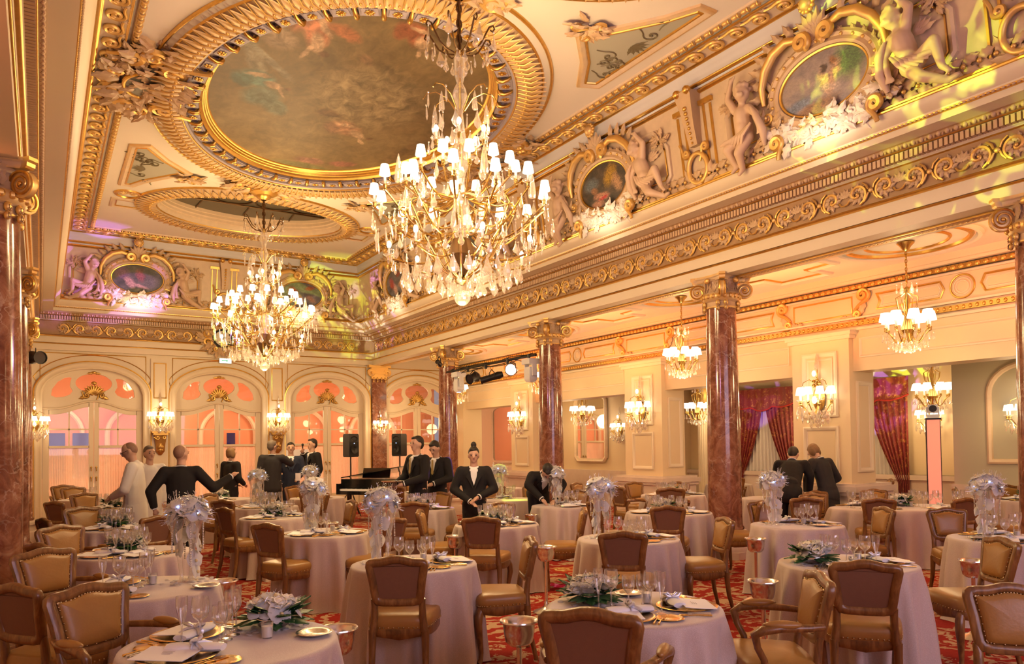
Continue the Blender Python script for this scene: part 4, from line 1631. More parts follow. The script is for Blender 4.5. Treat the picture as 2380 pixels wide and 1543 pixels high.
# moulded rings on the aisle ceiling
for y in (1.3, 5.53, 9.68, 14.1, 18.3):
    for r, w, mt in ((0.86, 0.045, M_CREAM2), (0.76, 0.035, M_GOLD), (0.52, 0.022, M_GOLD)):
        q = MB()
        q.tube([(9.75 + r * 0.95 * cos(t), y + r * sin(t), ZA - 0.005) for t in [2 * pi * j / 64 for j in range(64)]], w, 6, closed=True, flat=1.0)
        ob('ceiling_ring', q, mt, ac)
for y in (3.42, 7.6, 11.9, 16.2):
    P = [(9.1, y - 0.5), (9.45, y - 0.5), (9.5, y - 0.95), (10.0, y - 0.95), (10.05, y - 0.5), (10.5, y - 0.5), (10.5, y + 0.5), (10.05, y + 0.5), (10.0, y + 0.95), (9.5, y + 0.95), (9.45, y + 0.5), (9.1, y + 0.5)]
    ob('ceiling_panel_frame', MB().add(poly_frame(P, [(0, 0), (0.01, -0.03), (0.05, -0.045), (0.09, -0.02), (0.1, 0)]), T(0, 0, ZA)), M_CREAM2, ac)
    ob('ceiling_panel_gilding', MB().add(poly_frame(offset_poly(P, 0.1), [(0, 0), (0.005, -0.02), (0.03, -0.02), (0.04, 0)]), T(0, 0, ZA)), M_GOLD, ac)

# ================================================================== ROOMS BEYOND THE AISLE
struct('ceiling_annex', MB().quad((XW + 0.45, YF, 3.25), (16.5, YF, 3.25), (16.5, 23, 3.25), (XW + 0.45, 23, 3.25)), M_CREAM2, 0)
ga = MB()
for x in (11.9, 12.5, 14.7):
    ga.box(x - 0.06, x + 0.06, 3, 22, 3.14, 3.25)
for y in (6.9, 10.4, 13.9):
    ga.box(11.6, 15.0, y - 0.05, y + 0.05, 3.17, 3.25)
struct('trim_10', ga, M_ORN, 20, 'gilt beams on the annex ceiling')
struct('wall_annex', MB().box(15.0, 15.2, 6.6, 23, 0, 3.3).box(13.3, 15.2, 2.0, 6.75, 0, 3.3).box(13.0, 13.15, 14.6, 23, 0, 3.3).box(13.0, 15.1, 14.6, 14.75, 0, 3.3), M_WALLPANEL, 20, 'wall of the rooms beyond the aisle')
struct('wall_sage', MB().box(13.2, 13.3, 2.0, 6.75, 0, 3.25), M_GREYWALL, 20, 'sage green wall panel beyond the aisle')
ws = bpy.data.objects['wall_sage']
sgp = lambda s, z, h: (13.2 - h, s, z)
wall_frame(([(5.0, 1.25), (6.2, 1.25), (6.2, 2.4)] + [(5.6 + 0.6 * cos(pi * i / 14), 2.4 + 0.5 * sin(pi * i / 14)) for i in range(1, 14)] + [(5.0, 2.4)])[::-1], sgp, M_ORNL, ws, ((0, 0), (0, 0.03), (0.03, 0.045), (0.07, 0.03), (0.08, 0)))
struct('baseboard_annex', MB().box(14.9, 15.0, 6.6, 23, 0, 0.95).box(14.85, 15.0, 6.6, 23, 0.85, 0.95).box(13.1, 13.2, 2, 6.75, 0, 0.9).box(12.9, 13.0, 14.6, 23, 0, 0.95), M_STONE, 20)

M_DAMASK = None


def _damask():
    t = NT('red_damask_curtain')
    co = t.coords()
    v = t.voro(9, 'SMOOTH_F1', co)
    nz = t.noise(14, 4, 0.6, co, 1.2)
    k = t.ramp(t.math('ADD', nz.outputs['Fac'], t.math('MULTIPLY', v.outputs['Distance'], 0.25)), [(0.66, 0.0), (0.76, 1.0)])
    t.base(t.mix(k, (0.20, 0.010, 0.007), (0.40, 0.15, 0.03)))
    t.set(Roughness=0.55)
    t.b.inputs['Sheen Weight'].default_value = 0.3
    return t.m


M_DAMASK = _damask()
M_NET = plain('net_curtain', (0.62, 0.56, 0.50), 0.9, var=0.05)


def make_drapes(y0, y1, lab, x=14.93, ztop=2.95):
    """pair of tied-back damask curtains with a shaped pelmet, on the wall x, facing -x"""
    w = y1 - y0
    d = thing('damask_curtains', lab, 'curtains', (x, (y0 + y1) / 2, 0))
    Mx = frame_M((0, 0, 0), (0, -1, 0), (-1, 0, 0), (0, 0, 1))
    nt = curtain_mb(w * 0.9, 0.1, ztop - 0.4, 0.03, 16, 120)
    ob('net_curtain', nt, M_NET, d, 170, M=Mx @ T(0, -0.0, 0))
    for s in (-1, 1):
        def g(u, t, s=s):
            lo = (0.5 - 0.98) * w
            full = 0.47 * w
            wd = full * (1 - 0.74 * min(1, (t / 0.72)) ** 1.6) if t < 0.72 else full * (0.26 + 0.25 * (t - 0.72))
            return s * (0.49 * w - u * wd)
        ob('drape', curtain_mb(w, 0.02, ztop - 0.25, 0.035, 7, 70, 14, g), M_DAMASK, d, 170, M=Mx @ T(0, 0.08, 0))
    pel = []
    n = 40
    for r in range(3):
        row = []
        for i in range(n + 1):
            q = i / n
            zb = ztop - 0.42 - 0.07 * abs(sin(3 * pi * q)) + 0.05 * cos(2 * pi * q)
            z = ztop + (zb - ztop) * r / 2
            row.append(((q - 0.5) * w * 1.06, 0.17 + 0.012 * sin(60 * q), z))
        pel.append(row)
    ob('pelmet', MB().loft(pel, closed=False), M_DAMASK, d, 170, M=Mx)
    ob('pelmet_fringe', MB().tube([p for p in pel[2]], 0.018, 6), plain('red_fringe', (0.42, 0.03, 0.02), 0.8), d, M=Mx)
    return d


make_drapes(11.1, 12.95, 'red damask curtains and pelmet in the opening beside the bent couple')
make_drapes(8.45, 10.3, 'red damask curtains drawn to one side beyond the tall lit pylon')
make_drapes(15.6, 17.4, 'red damask curtains facing the pier mirrors', 12.90) if False else None
# fluted white column
fc = thing('fluted_column', 'slim white fluted column with gilt capital beyond the aisle', 'column', (13.9, 13.05, 0))
fl = MB()
rings = []
for z in (0.4, 2.55):
    rings.append([((0.17 - 0.014 * (j % 2)) * cos(2 * pi * j / 40), (0.17 - 0.014 * (j % 2)) * sin(2 * pi * j / 40), z) for j in range(40)])
fl.loft(rings)
ob('shaft', fl, M_CREAM, fc, 20)
ob('base', MB().lathe([(0.26, 0), (0.26, 0.3), (0.2, 0.36), (0.2, 0.42)], 20), M_CREAM, fc)
cc = MB().lathe([(0.17, 2.55), (0.19, 2.58), (0.18, 2.62), (0.20, 2.8), (0.27, 2.95), (0.27, 3.2)], 20)
for j in range(10):
    cc.add(leaf_mb(0.22, 0.10, 0.06), RZ(2 * pi * j / 10) @ T(0.19, 0, 2.62) @ RY(-pi / 2) @ RZ(pi))
ob('capital', cc, M_GOLDD, fc)

M_MIRROR = plain('mirror_glass', (0.86, 0.84, 0.80), 0.03, 1.0, var=0.0)


def make_mirror(x, y, w, z0, z1, lab):
    m = thing('wall_mirror', lab, 'mirror', (x, y, 0))
    P = [(-w / 2, z0 + 0.08), (-w / 2 + 0.08, z0), (w / 2 - 0.08, z0), (w / 2, z0 + 0.08), (w / 2, z1 - 0.18)] + [(w / 2 * cos(pi * i / 10), z1 - 0.18 + 0.18 * sin(pi * i / 10)) for i in range(1, 10)] + [(-w / 2, z1 - 0.18)]
    Mx = frame_M((0, 0, 0), (0, -1, 0), (0, 0, 1), (-1, 0, 0))
    ob('glass', MB().poly([(*p, 0.02) for p in P]), M_MIRROR, m, 0, M=Mx)
    ob('frame', poly_frame(P, [(-0.10, 0), (-0.10, 0.05), (-0.06, 0.075), (-0.03, 0.05), (0.0, 0.05), (0.01, 0.02)]), M_ORNL, m, M=Mx)
    return m


make_mirror(12.98, 16.4, 1.25, 1.25, 3.0, 'tall framed mirror reflecting a red curtain, beyond the waiter tables')
make_mirror(12.98, 20.9, 1.5, 1.15, 2.95, 'tall framed mirror behind the woman with a bun')

# lit fabric pylon with a moving light on top
py = thing('light_pylon', 'tall fabric pylon glowing salmon with a white lamp head on top', 'pylon', (13.0, 6.98, 0), 0.55)
ob('fabric_sleeve', MB().loft([[(-0.10, -0.10, 0.1), (0.10, -0.10, 0.1), (0.10, 0.10, 0.1), (-0.10, 0.10, 0.1)], [(-0.10, -0.10, 2.0), (0.10, -0.10, 2.0), (0.10, 0.10, 2.0), (-0.10, 0.10, 2.0)]]), M_PYLON, py, 20)
pf = MB()
for a in (-1, 1):
    for b in (-1, 1):
        pf.tube([(a * 0.104, b * 0.104, 0.02), (a * 0.104, b * 0.104, 2.02)], 0.006, 6)
pf.box(-0.19, 0.19, -0.19, 0.19, 0, 0.04)
pf.box(-0.12, 0.12, -0.12, 0.12, 2.0, 2.03)
ob('frame', pf, M_BLACKM, py, 20)
mh = MB().box(-0.08, 0.08, -0.09, 0.09, 2.03, 2.09)
mh.box(-0.07, 0.07, -0.075, 0.075, 2.12, 2.26)
mh.box(-0.04, 0.04, -0.10, -0.08, 2.06, 2.22)
mh.box(-0.04, 0.04, 0.08, 0.10, 2.06, 2.22)
hd = ob('lamp_head', mh, M_WHITEP, py, 20)
ob('lens', MB().lathe([(0.06, 0), (0.06, 0.03), (0.001, 0.03)], 16, M=T(-0.07, 0, 2.19) @ RY(-pi / 2)), M_BLACKM, hd)
# ================================================================== FRIEZE CARTOUCHES, PUTTI, CONSOLES
FZC = 5.81


def frM(side, s):
    return wallM(side, s, FZC, FR0 + LEAN * (FZC - FZ0) + 0.0, LEAN)


PA, PB = 0.56, 0.335


def ering(prof, n=56):
    mb = MB()
    rings = []
    for i in range(n):
        a = 2 * pi * i / n
        rings.append([((PA + e) * cos(a), (PB + e) * sin(a), h) for e, h in prof])
    return mb.loft(rings, closed=False, loop=True)


me_cf = ering([(0.17, 0.0), (0.18, 0.07), (0.14, 0.10), (0.10, 0.085), (0.06, 0.10), (0.03, 0.085), (0.025, 0.06)]).mesh('frame', 40)
me_cg = ering([(0.025, 0.06), (0.02, 0.075), (0.0, 0.07), (-0.005, 0.04)]).mesh('gilt_sight_edge', 60)
fb = MB()
for i in range(26):
    a = 2 * pi * (i + 0.5) / 26
    fb.ball(((PA + 0.115) * cos(a), (PB + 0.115) * sin(a), 0.095), 0.022, (1, 1, 0.8), 7, 5)
    fb.add(leaf_mb(0.12, 0.07, 0.05), T((PA + 0.12) * cos(a), (PB + 0.12) * sin(a), 0.06) @ RZ(a + 0.9))
me_fb = fb.mesh('frame_leaves', 60)
cr = MB()
for j in range(9):
    a = pi / 2 + (j - 4) * 0.34
    cr.add(leaf_mb(0.34 - 0.02 * abs(j - 4), 0.13, 0.12), T(0, 0.50, 0.06) @ RZ(a) @ RY(-0.25))
cr.ball((0, 0.86, 0.20), 0.085, (1, 1, 0.8), 12, 8)
for j in range(12):
    a = 2 * pi * j / 12
    cr.ball((0.085 * cos(a), 0.86 + 0.085 * sin(a), 0.19), 0.03, (1, 1, 1), 6, 4)
me_cr = cr.mesh('crest', 60)
sc_ = MB()
sc_.add(scroll_mb(0.10, 1.6, 0.042, 0.0, 1, 1.4), T(0.16, 0.50, 0.10) @ RZ(0.4))
sc_.tube([(0.22, 0.56, 0.12), (0.36, 0.60, 0.13), (0.55, 0.54, 0.13), (0.70, 0.40, 0.12), (0.79, 0.22, 0.10), (0.80, 0.02, 0.08)], [0.04, 0.055, 0.06, 0.055, 0.045, 0.03], 8)
for i in range(7):
    t = i / 6
    x, y = 0.30 + 0.52 * sin(t * pi / 2), 0.62 - 0.5 * t * t
    sc_.add(leaf_mb(0.22, 0.10, 0.08), T(x, y, 0.05) @ RZ(1.1 - 1.0 * t) @ RY(-0.2))
me_sc = sc_.mesh('shoulder_scroll', 60)
R_ = random.Random(21)
wb_ = MB()
for i in range(120):
    x = R_.uniform(-0.72, 0.72)
    y = -0.33 - 0.09 * cos(x / 0.72 * pi / 2) - R_.uniform(0, 0.20)
    wb_.add(leaf_mb(R_.uniform(0.10, 0.22), 0.10, 0.08), T(x, y, R_.uniform(0.05, 0.13)) @ RZ(R_.uniform(0, 6.28)) @ RX(R_.uniform(-0.6, 0.6)))
for s in (-1, 1):
    for k in range(4):
        wb_.add(scroll_mb(0.055, 1.5, 0.02, 0.08, s, 1.2, 16, 5), T(s * (0.10 + 0.14 * k), -0.52 + 0.02 * k, 0.11) @ RZ(k))
wb_.ext([(-0.5, -0.64, 0), (0.5, -0.64, 0), (0.62, -0.42, 0), (0.3, -0.40, 0), (0, -0.46, 0), (-0.3, -0.40, 0), (-0.62, -0.42, 0)], 0.08, (0, 0, 1))
me_wb = wb_.mesh('stucco_base', 60)
ev = scroll_mb(0.085, 1.7, 0.036, 0.14, 1, 1.4).mesh('end_volute', 60)
fg = foliage_mb(0.17, 0.20, 34, 4, 0.15, 2, 0.07).mesh('flower_bunch', 60)

PAINT = []
SKY1 = [(0.10, 0.08, 0.07), (0.22, 0.17, 0.13), (0.34, 0.27, 0.20)]
for nm, base, blobs in (
    ('oil_shore', [(0.20, 0.17, 0.18), (0.34, 0.26, 0.24), (0.44, 0.33, 0.26)], [
        (-0.65, -0.45, 0.5, 0.25, 0, (0.16, 0.20, 0.28), 0.8), (-0.25, -0.75, 0.75, 0.28, 0.25, (0.28, 0.14, 0.07), 0.9),
        (0.62, 0.35, 0.42, 0.75, 0, (0.10, 0.20, 0.06), 0.9), (0.05, -0.05, 0.16, 0.55, 0.2, (0.55, 0.32, 0.20), 0.9),
        (0.26, 0.12, 0.17, 0.60, -0.25, (0.55, 0.33, 0.20), 0.9), (0.15, -0.25, 0.30, 0.14, -0.3, (0.62, 0.45, 0.36), 0.7),
        (0.05, 0.42, 0.10, 0.2, 0, (0.05, 0.03, 0.02), 0.9), (0.26, 0.58, 0.12, 0.2, 0, (0.32, 0.14, 0.05), 0.9)]),
    ('oil_gold_veil', [(0.03, 0.03, 0.025), (0.08, 0.06, 0.04), (0.16, 0.11, 0.07)], [
        (-0.55, 0.25, 0.4, 0.4, 0, (0.14, 0.18, 0.20), 0.8), (0.30, 0.35, 0.32, 0.62, -0.3, (0.42, 0.24, 0.03), 0.95),
        (0.55, -0.1, 0.22, 0.55, 0.2, (0.50, 0.28, 0.14), 0.9), (-0.15, -0.45, 0.45, 0.22, -0.25, (0.55, 0.25, 0.15), 0.9),
        (-0.45, -0.10, 0.16, 0.28, 0.3, (0.32, 0.15, 0.07), 0.85), (-0.1, -0.55, 0.3, 0.08, 0.2, (0.5, 0.03, 0.04), 0.9),
        (-0.35, -0.75, 0.35, 0.2, 0, (0.5, 0.24, 0.14), 0.8)]),
    ('oil_river_nymphs', [(0.04, 0.04, 0.03), (0.10, 0.09, 0.06), (0.18, 0.15, 0.10)], [
        (-0.60, 0.35, 0.35, 0.5, 0, (0.22, 0.10, 0.16), 0.7), (0.55, -0.2, 0.45, 0.6, 0, (0.13, 0.12, 0.07), 0.6),
        (0.10, 0.25, 0.22, 0.55, 0.2, (0.28, 0.08, 0.06), 0.9), (-0.30, -0.30, 0.22, 0.5, 0.3, (0.55, 0.32, 0.22), 0.9),
        (0.12, -0.5, 0.4, 0.14, -0.4, (0.52, 0.30, 0.20), 0.9), (0.16, 0.72, 0.12, 0.2, 0, (0.10, 0.04, 0.02), 0.9)]),
    ('oil_red_cloak', [(0.06, 0.05, 0.05), (0.14, 0.12, 0.12), (0.24, 0.22, 0.22)], [
        (-0.4, 0.1, 0.3, 0.6, 0.2, (0.36, 0.05, 0.03), 0.9), (-0.1, -0.4, 0.25, 0.5, 0.1, (0.55, 0.3, 0.2), 0.9),
        (0.4, 0.6, 0.35, 0.2, 0.5, (0.3, 0.05, 0.03), 0.8), (0.5, -0.3, 0.2, 0.4, 0.6, (0.4, 0.2, 0.12), 0.8)]),
):
    PAINT.append(painting(nm, base, blobs, (0, 0), (PA, PB), 2.5))
me_cv = [MB().poly([(*p, 0.045) for p in ell(0, 0, PA + 0.01, PB + 0.01, 48)]).mesh('canvas_%d' % i, 0) for i in range(4)]

carts = [('R', 5.24, 0, 'oval painting of an embracing couple by the sea, in leafy plaster frame'),
         ('R', 9.20, 1, 'oval painting of a gold veiled woman and infant, in leafy plaster frame'),
         ('R', 13.35, 2, 'dark oval painting in leafy plaster frame behind the great chandelier'),
         ('R', 17.50, 3, 'narrow-looking oval painting with red cloak at the corner of the frieze'),
         ('B', 1.98, 2, 'oval painting of bathing nymphs on the far frieze above the chef'),
         ('B', 5.97, 3, 'oval painting on the far frieze beside the far chandelier')]
CART_M = []
for side, s, pi_, lab in carts:
    t = thing('frieze_cartouche', lab, 'cartouche', group='painted cartouches of the frieze')
    t.matrix_world = frM(side, s)
    CART_M.append(frM(side, s))
    link('canvas', me_cv[pi_], PAINT[pi_], t)
    f = link('frame', me_cf, M_ORN, t)
    link('gilt_sight_edge', me_cg, M_GOLD, f)
    tag(link('frame_leaves', me_fb, M_ORN, f), kind='stuff')
    tag(link('crest', me_cr, M_ORN, t), 'leafy crest with a flower head')
    for q in (1, -1):
        link('shoulder_scroll', me_sc, M_ORN, t, scale=(q, 1, 1))
        link('end_volute', ev, M_ORN, t, M=T(q * 0.64, -0.50, 0.12) @ S(q, 1, 1) @ RZ(-0.5))
        tag(link('flower_bunch', fg, M_ORN, t, M=T(q * 0.74, -0.30, 0.05)), kind='stuff')
    tag(link('stucco_base', me_wb, M_SHELL, t), 'white stucco scrolls and shells', kind='stuff')


def putto_mb(pose):
    m = MB()
    if pose == 0:     # seated, one arm thrown up, one leg stretched out
        hip, chest, neck, head = Vector((0.0, -0.22, 0.16)), Vector((-0.06, 0.06, 0.20)), Vector((-0.10, 0.20, 0.20)), Vector((-0.14, 0.34, 0.22))
        armU = [(-0.00, 0.17, 0.20), (0.07, 0.38, 0.22), (-0.05, 0.54, 0.24)]
        armD = [(-0.18, 0.12, 0.20), (-0.27, -0.08, 0.24), (-0.24, -0.28, 0.24)]
        legA = [(0.07, -0.25, 0.18), (0.34, -0.14, 0.30), (0.36, -0.42, 0.22), (0.44, -0.50, 0.24)]
        legB = [(-0.03, -0.28, 0.20), (0.16, -0.46, 0.32), (0.42, -0.60, 0.22), (0.52, -0.58, 0.24)]
    else:             # half standing, reaching up, legs hanging
        hip, chest, neck, head = Vector((0.02, -0.18, 0.16)), Vector((0.0, 0.08, 0.20)), Vector((-0.02, 0.22, 0.20)), Vector((-0.06, 0.36, 0.23))
        armU = [(0.12, 0.18, 0.20), (0.22, 0.38, 0.20), (0.12, 0.56, 0.22)]
        armD = [(-0.12, 0.14, 0.20), (-0.26, 0.0, 0.24), (-0.30, -0.20, 0.26)]
        legA = [(0.08, -0.22, 0.18), (0.27, -0.34, 0.28), (0.22, -0.60, 0.18), (0.28, -0.66, 0.22)]
        legB = [(-0.04, -0.24, 0.18), (0.08, -0.44, 0.28), (0.12, -0.66, 0.18), (0.16, -0.72, 0.22)]
    m.capsule(hip, chest, 0.125, 0.125, 12)
    m.ball(hip.lerp(chest, 0.35) + Vector((0, 0, 0.045)), 0.11, (1, 1, 0.9), 12, 8)
    m.capsule(chest, neck, 0.10, 0.055, 10)
    m.capsule(neck, head, 0.055, 0.06, 10)
    m.ball(head, 0.115, (0.92, 1.08, 1.0), 14, 10)
    m.ball(head + Vector((-0.02, -0.04, 0.07)), 0.065, (1, 0.8, 0.9), 10, 8)
    m.ball(head + Vector((-0.03, -0.02, 0.125)), 0.022, (0.9, 1.1, 1), 8, 6)
    for s in (-1, 1):
        m.ball(head + Vector((s * 0.105, -0.01, 0.01)), 0.026, (0.6, 1.1, 1), 8, 6)
        m.ball(head + Vector((-0.02 + s * 0.045, -0.045, 0.095)), 0.035, (1, 1, 0.8), 8, 6)
    RR = random.Random(pose)
    for j in range(26):
        a, b = RR.uniform(0, 2 * pi), RR.uniform(-0.1, 1.3)
        m.ball(head + Vector((0.108 * cos(a) * cos(b), 0.03 + 0.118 * sin(b), -0.02 + 0.105 * sin(a) * cos(b))), 0.034, (1, 1, 1), 7, 5)
    for arm in (armU, armD):
        m.capsule(arm[0], arm[1], 0.062, 0.052, 9)
        m.capsule(arm[1], arm[2], 0.052, 0.036, 9)
        h = Vector(arm[2])
        d = (h - Vector(arm[1])).normalized()
        m.ball(h + d * 0.03, 0.04, (1, 1, 0.8), 8, 6)
        for k in range(4):
            o = Vector((0.028 * (k - 1.5), 0, 0))
            m.capsule(h + d * 0.045 + o, h + d * 0.095 + o * 1.3, 0.014, 0.011, 6)
    for leg in (legA, legB):
        m.capsule(leg[0], leg[1], 0.092, 0.072, 10)
        m.capsule(leg[1], leg[2], 0.070, 0.042, 10)
        m.capsule(leg[2], leg[3], 0.040, 0.030, 8)
    return m, hip


me_put = []
for pz in (0, 1):
    m, hip = putto_mb(pz)
    o = remeshed('putto_body', m, 0.016, M_PUTTO, None, 3)
    me_put.append(o.data)
    bpy.data.objects.remove(o)
dr = MB()
for i in range(7):
    t = i / 6
    dr.tube([(-0.18 + 0.05 * i, -0.10 - 0.02 * i, 0.27), (-0.06 + 0.05 * i, -0.24, 0.33), (0.02 + 0.06 * i, -0.36 + 0.02 * i, 0.28)], [0.02, 0.035, 0.02], 6)
dr.tube([(-0.22, 0.10, 0.28), (-0.30, -0.05, 0.30), (-0.34, -0.25, 0.24), (-0.30, -0.45, 0.18)], [0.02, 0.05, 0.06, 0.03], 7)
me_dr = dr.mesh('drapery', 60)
wg = MB()
for k in range(5):
    wg.add(leaf_mb(0.26 - 0.03 * k, 0.08, 0.03), T(0.02, 0.10, 0.06) @ RZ(0.2 + 0.28 * k))
me_wg = wg.mesh('wing', 60)
fgl = foliage_mb(0.16, 0.12, 26, 14, 0.13, 1, 0.05).mesh('flower_garland', 60)
putlab = {0: 'plaster putto with raised arm beside the seaside couple painting', 1: 'plaster putto with raised arm beside the gold veil painting', 2: 'plaster putto behind the great chandelier', 3: 'plaster putto at the lit corner of the frieze', 4: 'plaster putto beside the nymph painting on the far frieze', 5: 'plaster putto on the far frieze beside the far chandelier'}
for ci, M0 in enumerate(CART_M):
    for q in (1, -1):
        pz = 0 if (q > 0 or ci >= 4) else 1
        far = '' if ci < 4 else (', next to the strap console' if (q > 0) == (ci == 4) else ', next to the room corner')
        t = thing('putto', putlab[ci] + (far or (', legs hanging down' if pz else ', one leg stretched out')), 'statue', group='plaster putti of the frieze')
        t.matrix_world = M0 @ T(q * 1.06, -0.06, 0.0) @ S(q * 0.88, 0.88, 0.88)
        link('body', me_put[pz], M_PUTTO, t)
        link('drapery', me_dr, M_PUTTO, t)
        link('wing', me_wg, M_PUTTO, t)
        tag(link('flower_garland', fgl, M_ORN, t, M=T(0.30, 0.36, 0.03)), kind='stuff')

# strap consoles and moulded panels between the cartouches
st = MB()
st.loft([[(-w, y, 0.0), (w, y, 0.0), (w, y, h), (-w, y, h)] for y, w, h in ((-0.06, 0.075, 0.10), (0.2, 0.085, 0.14), (0.45, 0.11, 0.17), (0.60, 0.14, 0.20), (0.66, 0.13, 0.22))])
me_st = st.mesh('strap', 40)
sb = MB()
for k in range(8):
    sb.ball((0, -0.02 + 0.065 * k, 0.115 + 0.010 * k), 0.018 + 0.002 * k, (1, 1, 0.8), 7, 5)
sb.ball((-0.09, 0.66, 0.20), 0.06, (1, 1, 1), 8, 6)
sb.ball((0.09, 0.66, 0.20), 0.06, (1, 1, 1), 8, 6)
me_sb = sb.mesh('strap_beads', 60)
shd = MB()
shd.tube([(0.17 * cos(t), -0.36 + 0.20 * sin(t), 0.06) for t in [2 * pi * j / 32 for j in range(32)]], 0.035, 7, closed=True)
for q in (-1, 1):
    shd.add(scroll_mb(0.06, 1.5, 0.024, 0.16, q, 1.2), T(q * 0.17, -0.12, 0.05))
    shd.add(leaf_mb(0.25, 0.10, 0.07), T(q * 0.05, -0.58, 0.05) @ RZ(0.2 if q > 0 else pi - 0.2))
    shd.add(leaf_mb(0.20, 0.09, 0.07), T(q * 0.17, -0.50, 0.05) @ RZ(1.2 if q > 0 else pi - 1.2))
shd.add(leaf_mb(0.16, 0.12, 0.06), T(0, -0.66, 0.06) @ RZ(pi / 2))
me_shd = shd.mesh('shield_rim', 60)
cons = [('R', 7.22, 'between the seaside and gold veil paintings'), ('R', 11.28, 'just past the gold veil painting, by the great chandelier'), ('R', 15.42, 'behind the great chandelier'), ('R', 3.2, 'beyond the putto beside the seaside couple'), ('B', 3.98, 'between the two paintings of the far frieze')]
for side, s, lb in cons:
    t = thing('frieze_console', 'gilt strap console with shield ' + lb, 'console', group='strap consoles of the frieze')
    t.matrix_world = frM(side, s)
    link('strap', me_st, M_ORN, t)
    tag(link('strap_beads', me_sb, M_GOLD, t), kind='stuff')
    link('shield_rim', me_shd, M_ORN, t)
    for q in (-1, 1):
        if not bpy.data.meshes.get('strap_fillet'):
            MB().box(-0.012, 0.012, -0.55, 0.42, 0, 0.03).mesh('strap_fillet', 20)
            MB().box(-0.035, 0.035, -0.10, 0.42, 0, 0.02).mesh('strap_panel', 20)
            MB().box(-0.11, 0.11, 0, 0.06, 0, 0.06).mesh('strap_cap', 20)
        link('strap_fillet', bpy.data.meshes['strap_fillet'], M_GOLD, t, loc=(q * 0.30, 0.0, 0))
        link('strap_fillet', bpy.data.meshes['strap_fillet'], M_GOLD, t, loc=(q * 0.18, 0.02, 0))
        link('strap_cap', bpy.data.meshes['strap_cap'], M_GOLD, t, loc=(q * 0.24, 0.44, 0))
pmid = [('R', 6.28), ('R', 8.16), ('R', 10.24), ('R', 12.30), ('R', 14.40), ('R', 16.45), ('R', 18.5), ('R', 4.2), ('B', 0.95), ('B', 3.02), ('B', 4.95), ('B', 7.0)]
P8 = [(-0.42, -0.30), (-0.30, -0.42), (0.30, -0.42), (0.42, -0.30), (0.42, 0.12), (0.30, 0.30), (0.16, 0.42), (-0.16, 0.42), (-0.30, 0.30), (-0.42, 0.12)]
me_p1 = poly_frame(P8, [(0, 0), (0, 0.04), (0.03, 0.055), (0.07, 0.03), (0.08, 0)]).mesh('panel_moulding', 40)
me_p2 = poly_frame(offset_poly(P8, 0.09), [(0, 0), (0, 0.02), (0.012, 0.026), (0.024, 0)]).mesh('panel_gilding', 50)
for i, (side, s) in enumerate(pmid):
    t = bpy.data.objects['wall_frieze']
    link('panel_moulding', me_p1, M_ORNL, t, M=frM(side, s))
    link('panel_gilding', me_p2, M_GOLD, t, M=frM(side, s))
gr = MB()
gr.add(leaf_mb(0.17, 0.10, 0.06), T(0, 0.035, 0.02) @ RZ(0.25))
gr.add(leaf_mb(0.17, 0.10, 0.06), T(0, -0.035, 0.02) @ RZ(-0.25))
gr.ball((0.02, 0, 0.05), 0.026, (1, 1, 1), 7, 5)
me_gr = gr.mesh('roll_leaf', 60)
rl = bpy.data.objects.new('trim_leaf_roll', None)
COL.objects.link(rl)
tag(rl, 'leaf roll at the foot of the frieze', kind='structure')
for k in range(112):
    link('roll_leaf', me_gr, M_ORN, rl, M=wallM('R', 3.0 + 0.15 * k, 5.33, 0.475, LEAN))
for k in range(48):
    link('roll_leaf', me_gr, M_ORN, rl, M=wallM('B', 0.45 + 0.15 * k, 5.33, 0.475, LEAN))
# ================================================================== CHANDELIERS AND SCONCES


def drop_mb(h=0.13, w=0.07, d=0.028, n=8):
    m = MB()
    prof = [(0.06, 0.0), (0.20, -0.10), (0.50, -0.36), (1.0, -0.66), (0.75, -0.86), (0.05, -1.0)]
    m.loft([[(w / 2 * a * cos(2 * pi * j / n), d / 2 * a * sin(2 * pi * j / n), z * h) for j in range(n)] for a, z in prof])
    m.ball((0, 0, 0.012), 0.011, (1, 1, 1), 6, 4)
    return m


def spear_mb(h=0.16, w=0.026):
    m = MB()
    m.loft([[(w / 2 * a * cos(2 * pi * j / 6), w / 2 * a * sin(2 * pi * j / 6), z * h) for j in range(6)] for a, z in ((0.1, 0), (0.6, -0.1), (1.0, -0.7), (0.05, -1.0))])
    m.ball((0, 0, 0.012), 0.012, (1, 1, 1), 6, 4)
    return m


me_drop = drop_mb().mesh('crystal_drop', 10)
me_bigdrop = drop_mb(0.20, 0.11, 0.04).mesh('crystal_drop_large', 10)
me_spear = spear_mb().mesh('crystal_spear', 10)
me_xball = MB().ball((0, 0, 0), 1.0, (1, 1, 1), 16, 10).mesh('crystal_ball', 10)
me_obel = MB().loft([[((0.045 if j % 2 else 0.036) * a * cos(2 * pi * j / 16), (0.045 if j % 2 else 0.036) * a * sin(2 * pi * j / 16), z) for j in range(16)] for a, z in ((0.8, 0), (1.0, 0.03), (0.85, 0.12), (0.4, 0.24), (0.06, 0.30))]).mesh('crystal_spire', 10)
me_shade = MB().lathe([(0.058, 0.0), (0.040, 0.105)], 18).mesh('lampshade', 60)
me_candle = MB().lathe([(0.014, -0.10), (0.014, 0.02), (0.001, 0.02)], 8).mesh('candle', 60)
me_cup = MB().lathe([(0.008, -0.15), (0.022, -0.145), (0.018, -0.12), (0.026, -0.105), (0.016, -0.09)], 10).mesh('candle_cup', 60)
me_bob = MB().lathe([(0.015, -0.098), (0.05, -0.09), (0.062, -0.075)], 14).mesh('drip_pan', 60)
me_flame = MB().ball((0, 0, 0), 0.032, (0.8, 0.8, 1.3), 10, 7).mesh('bulb', 60)


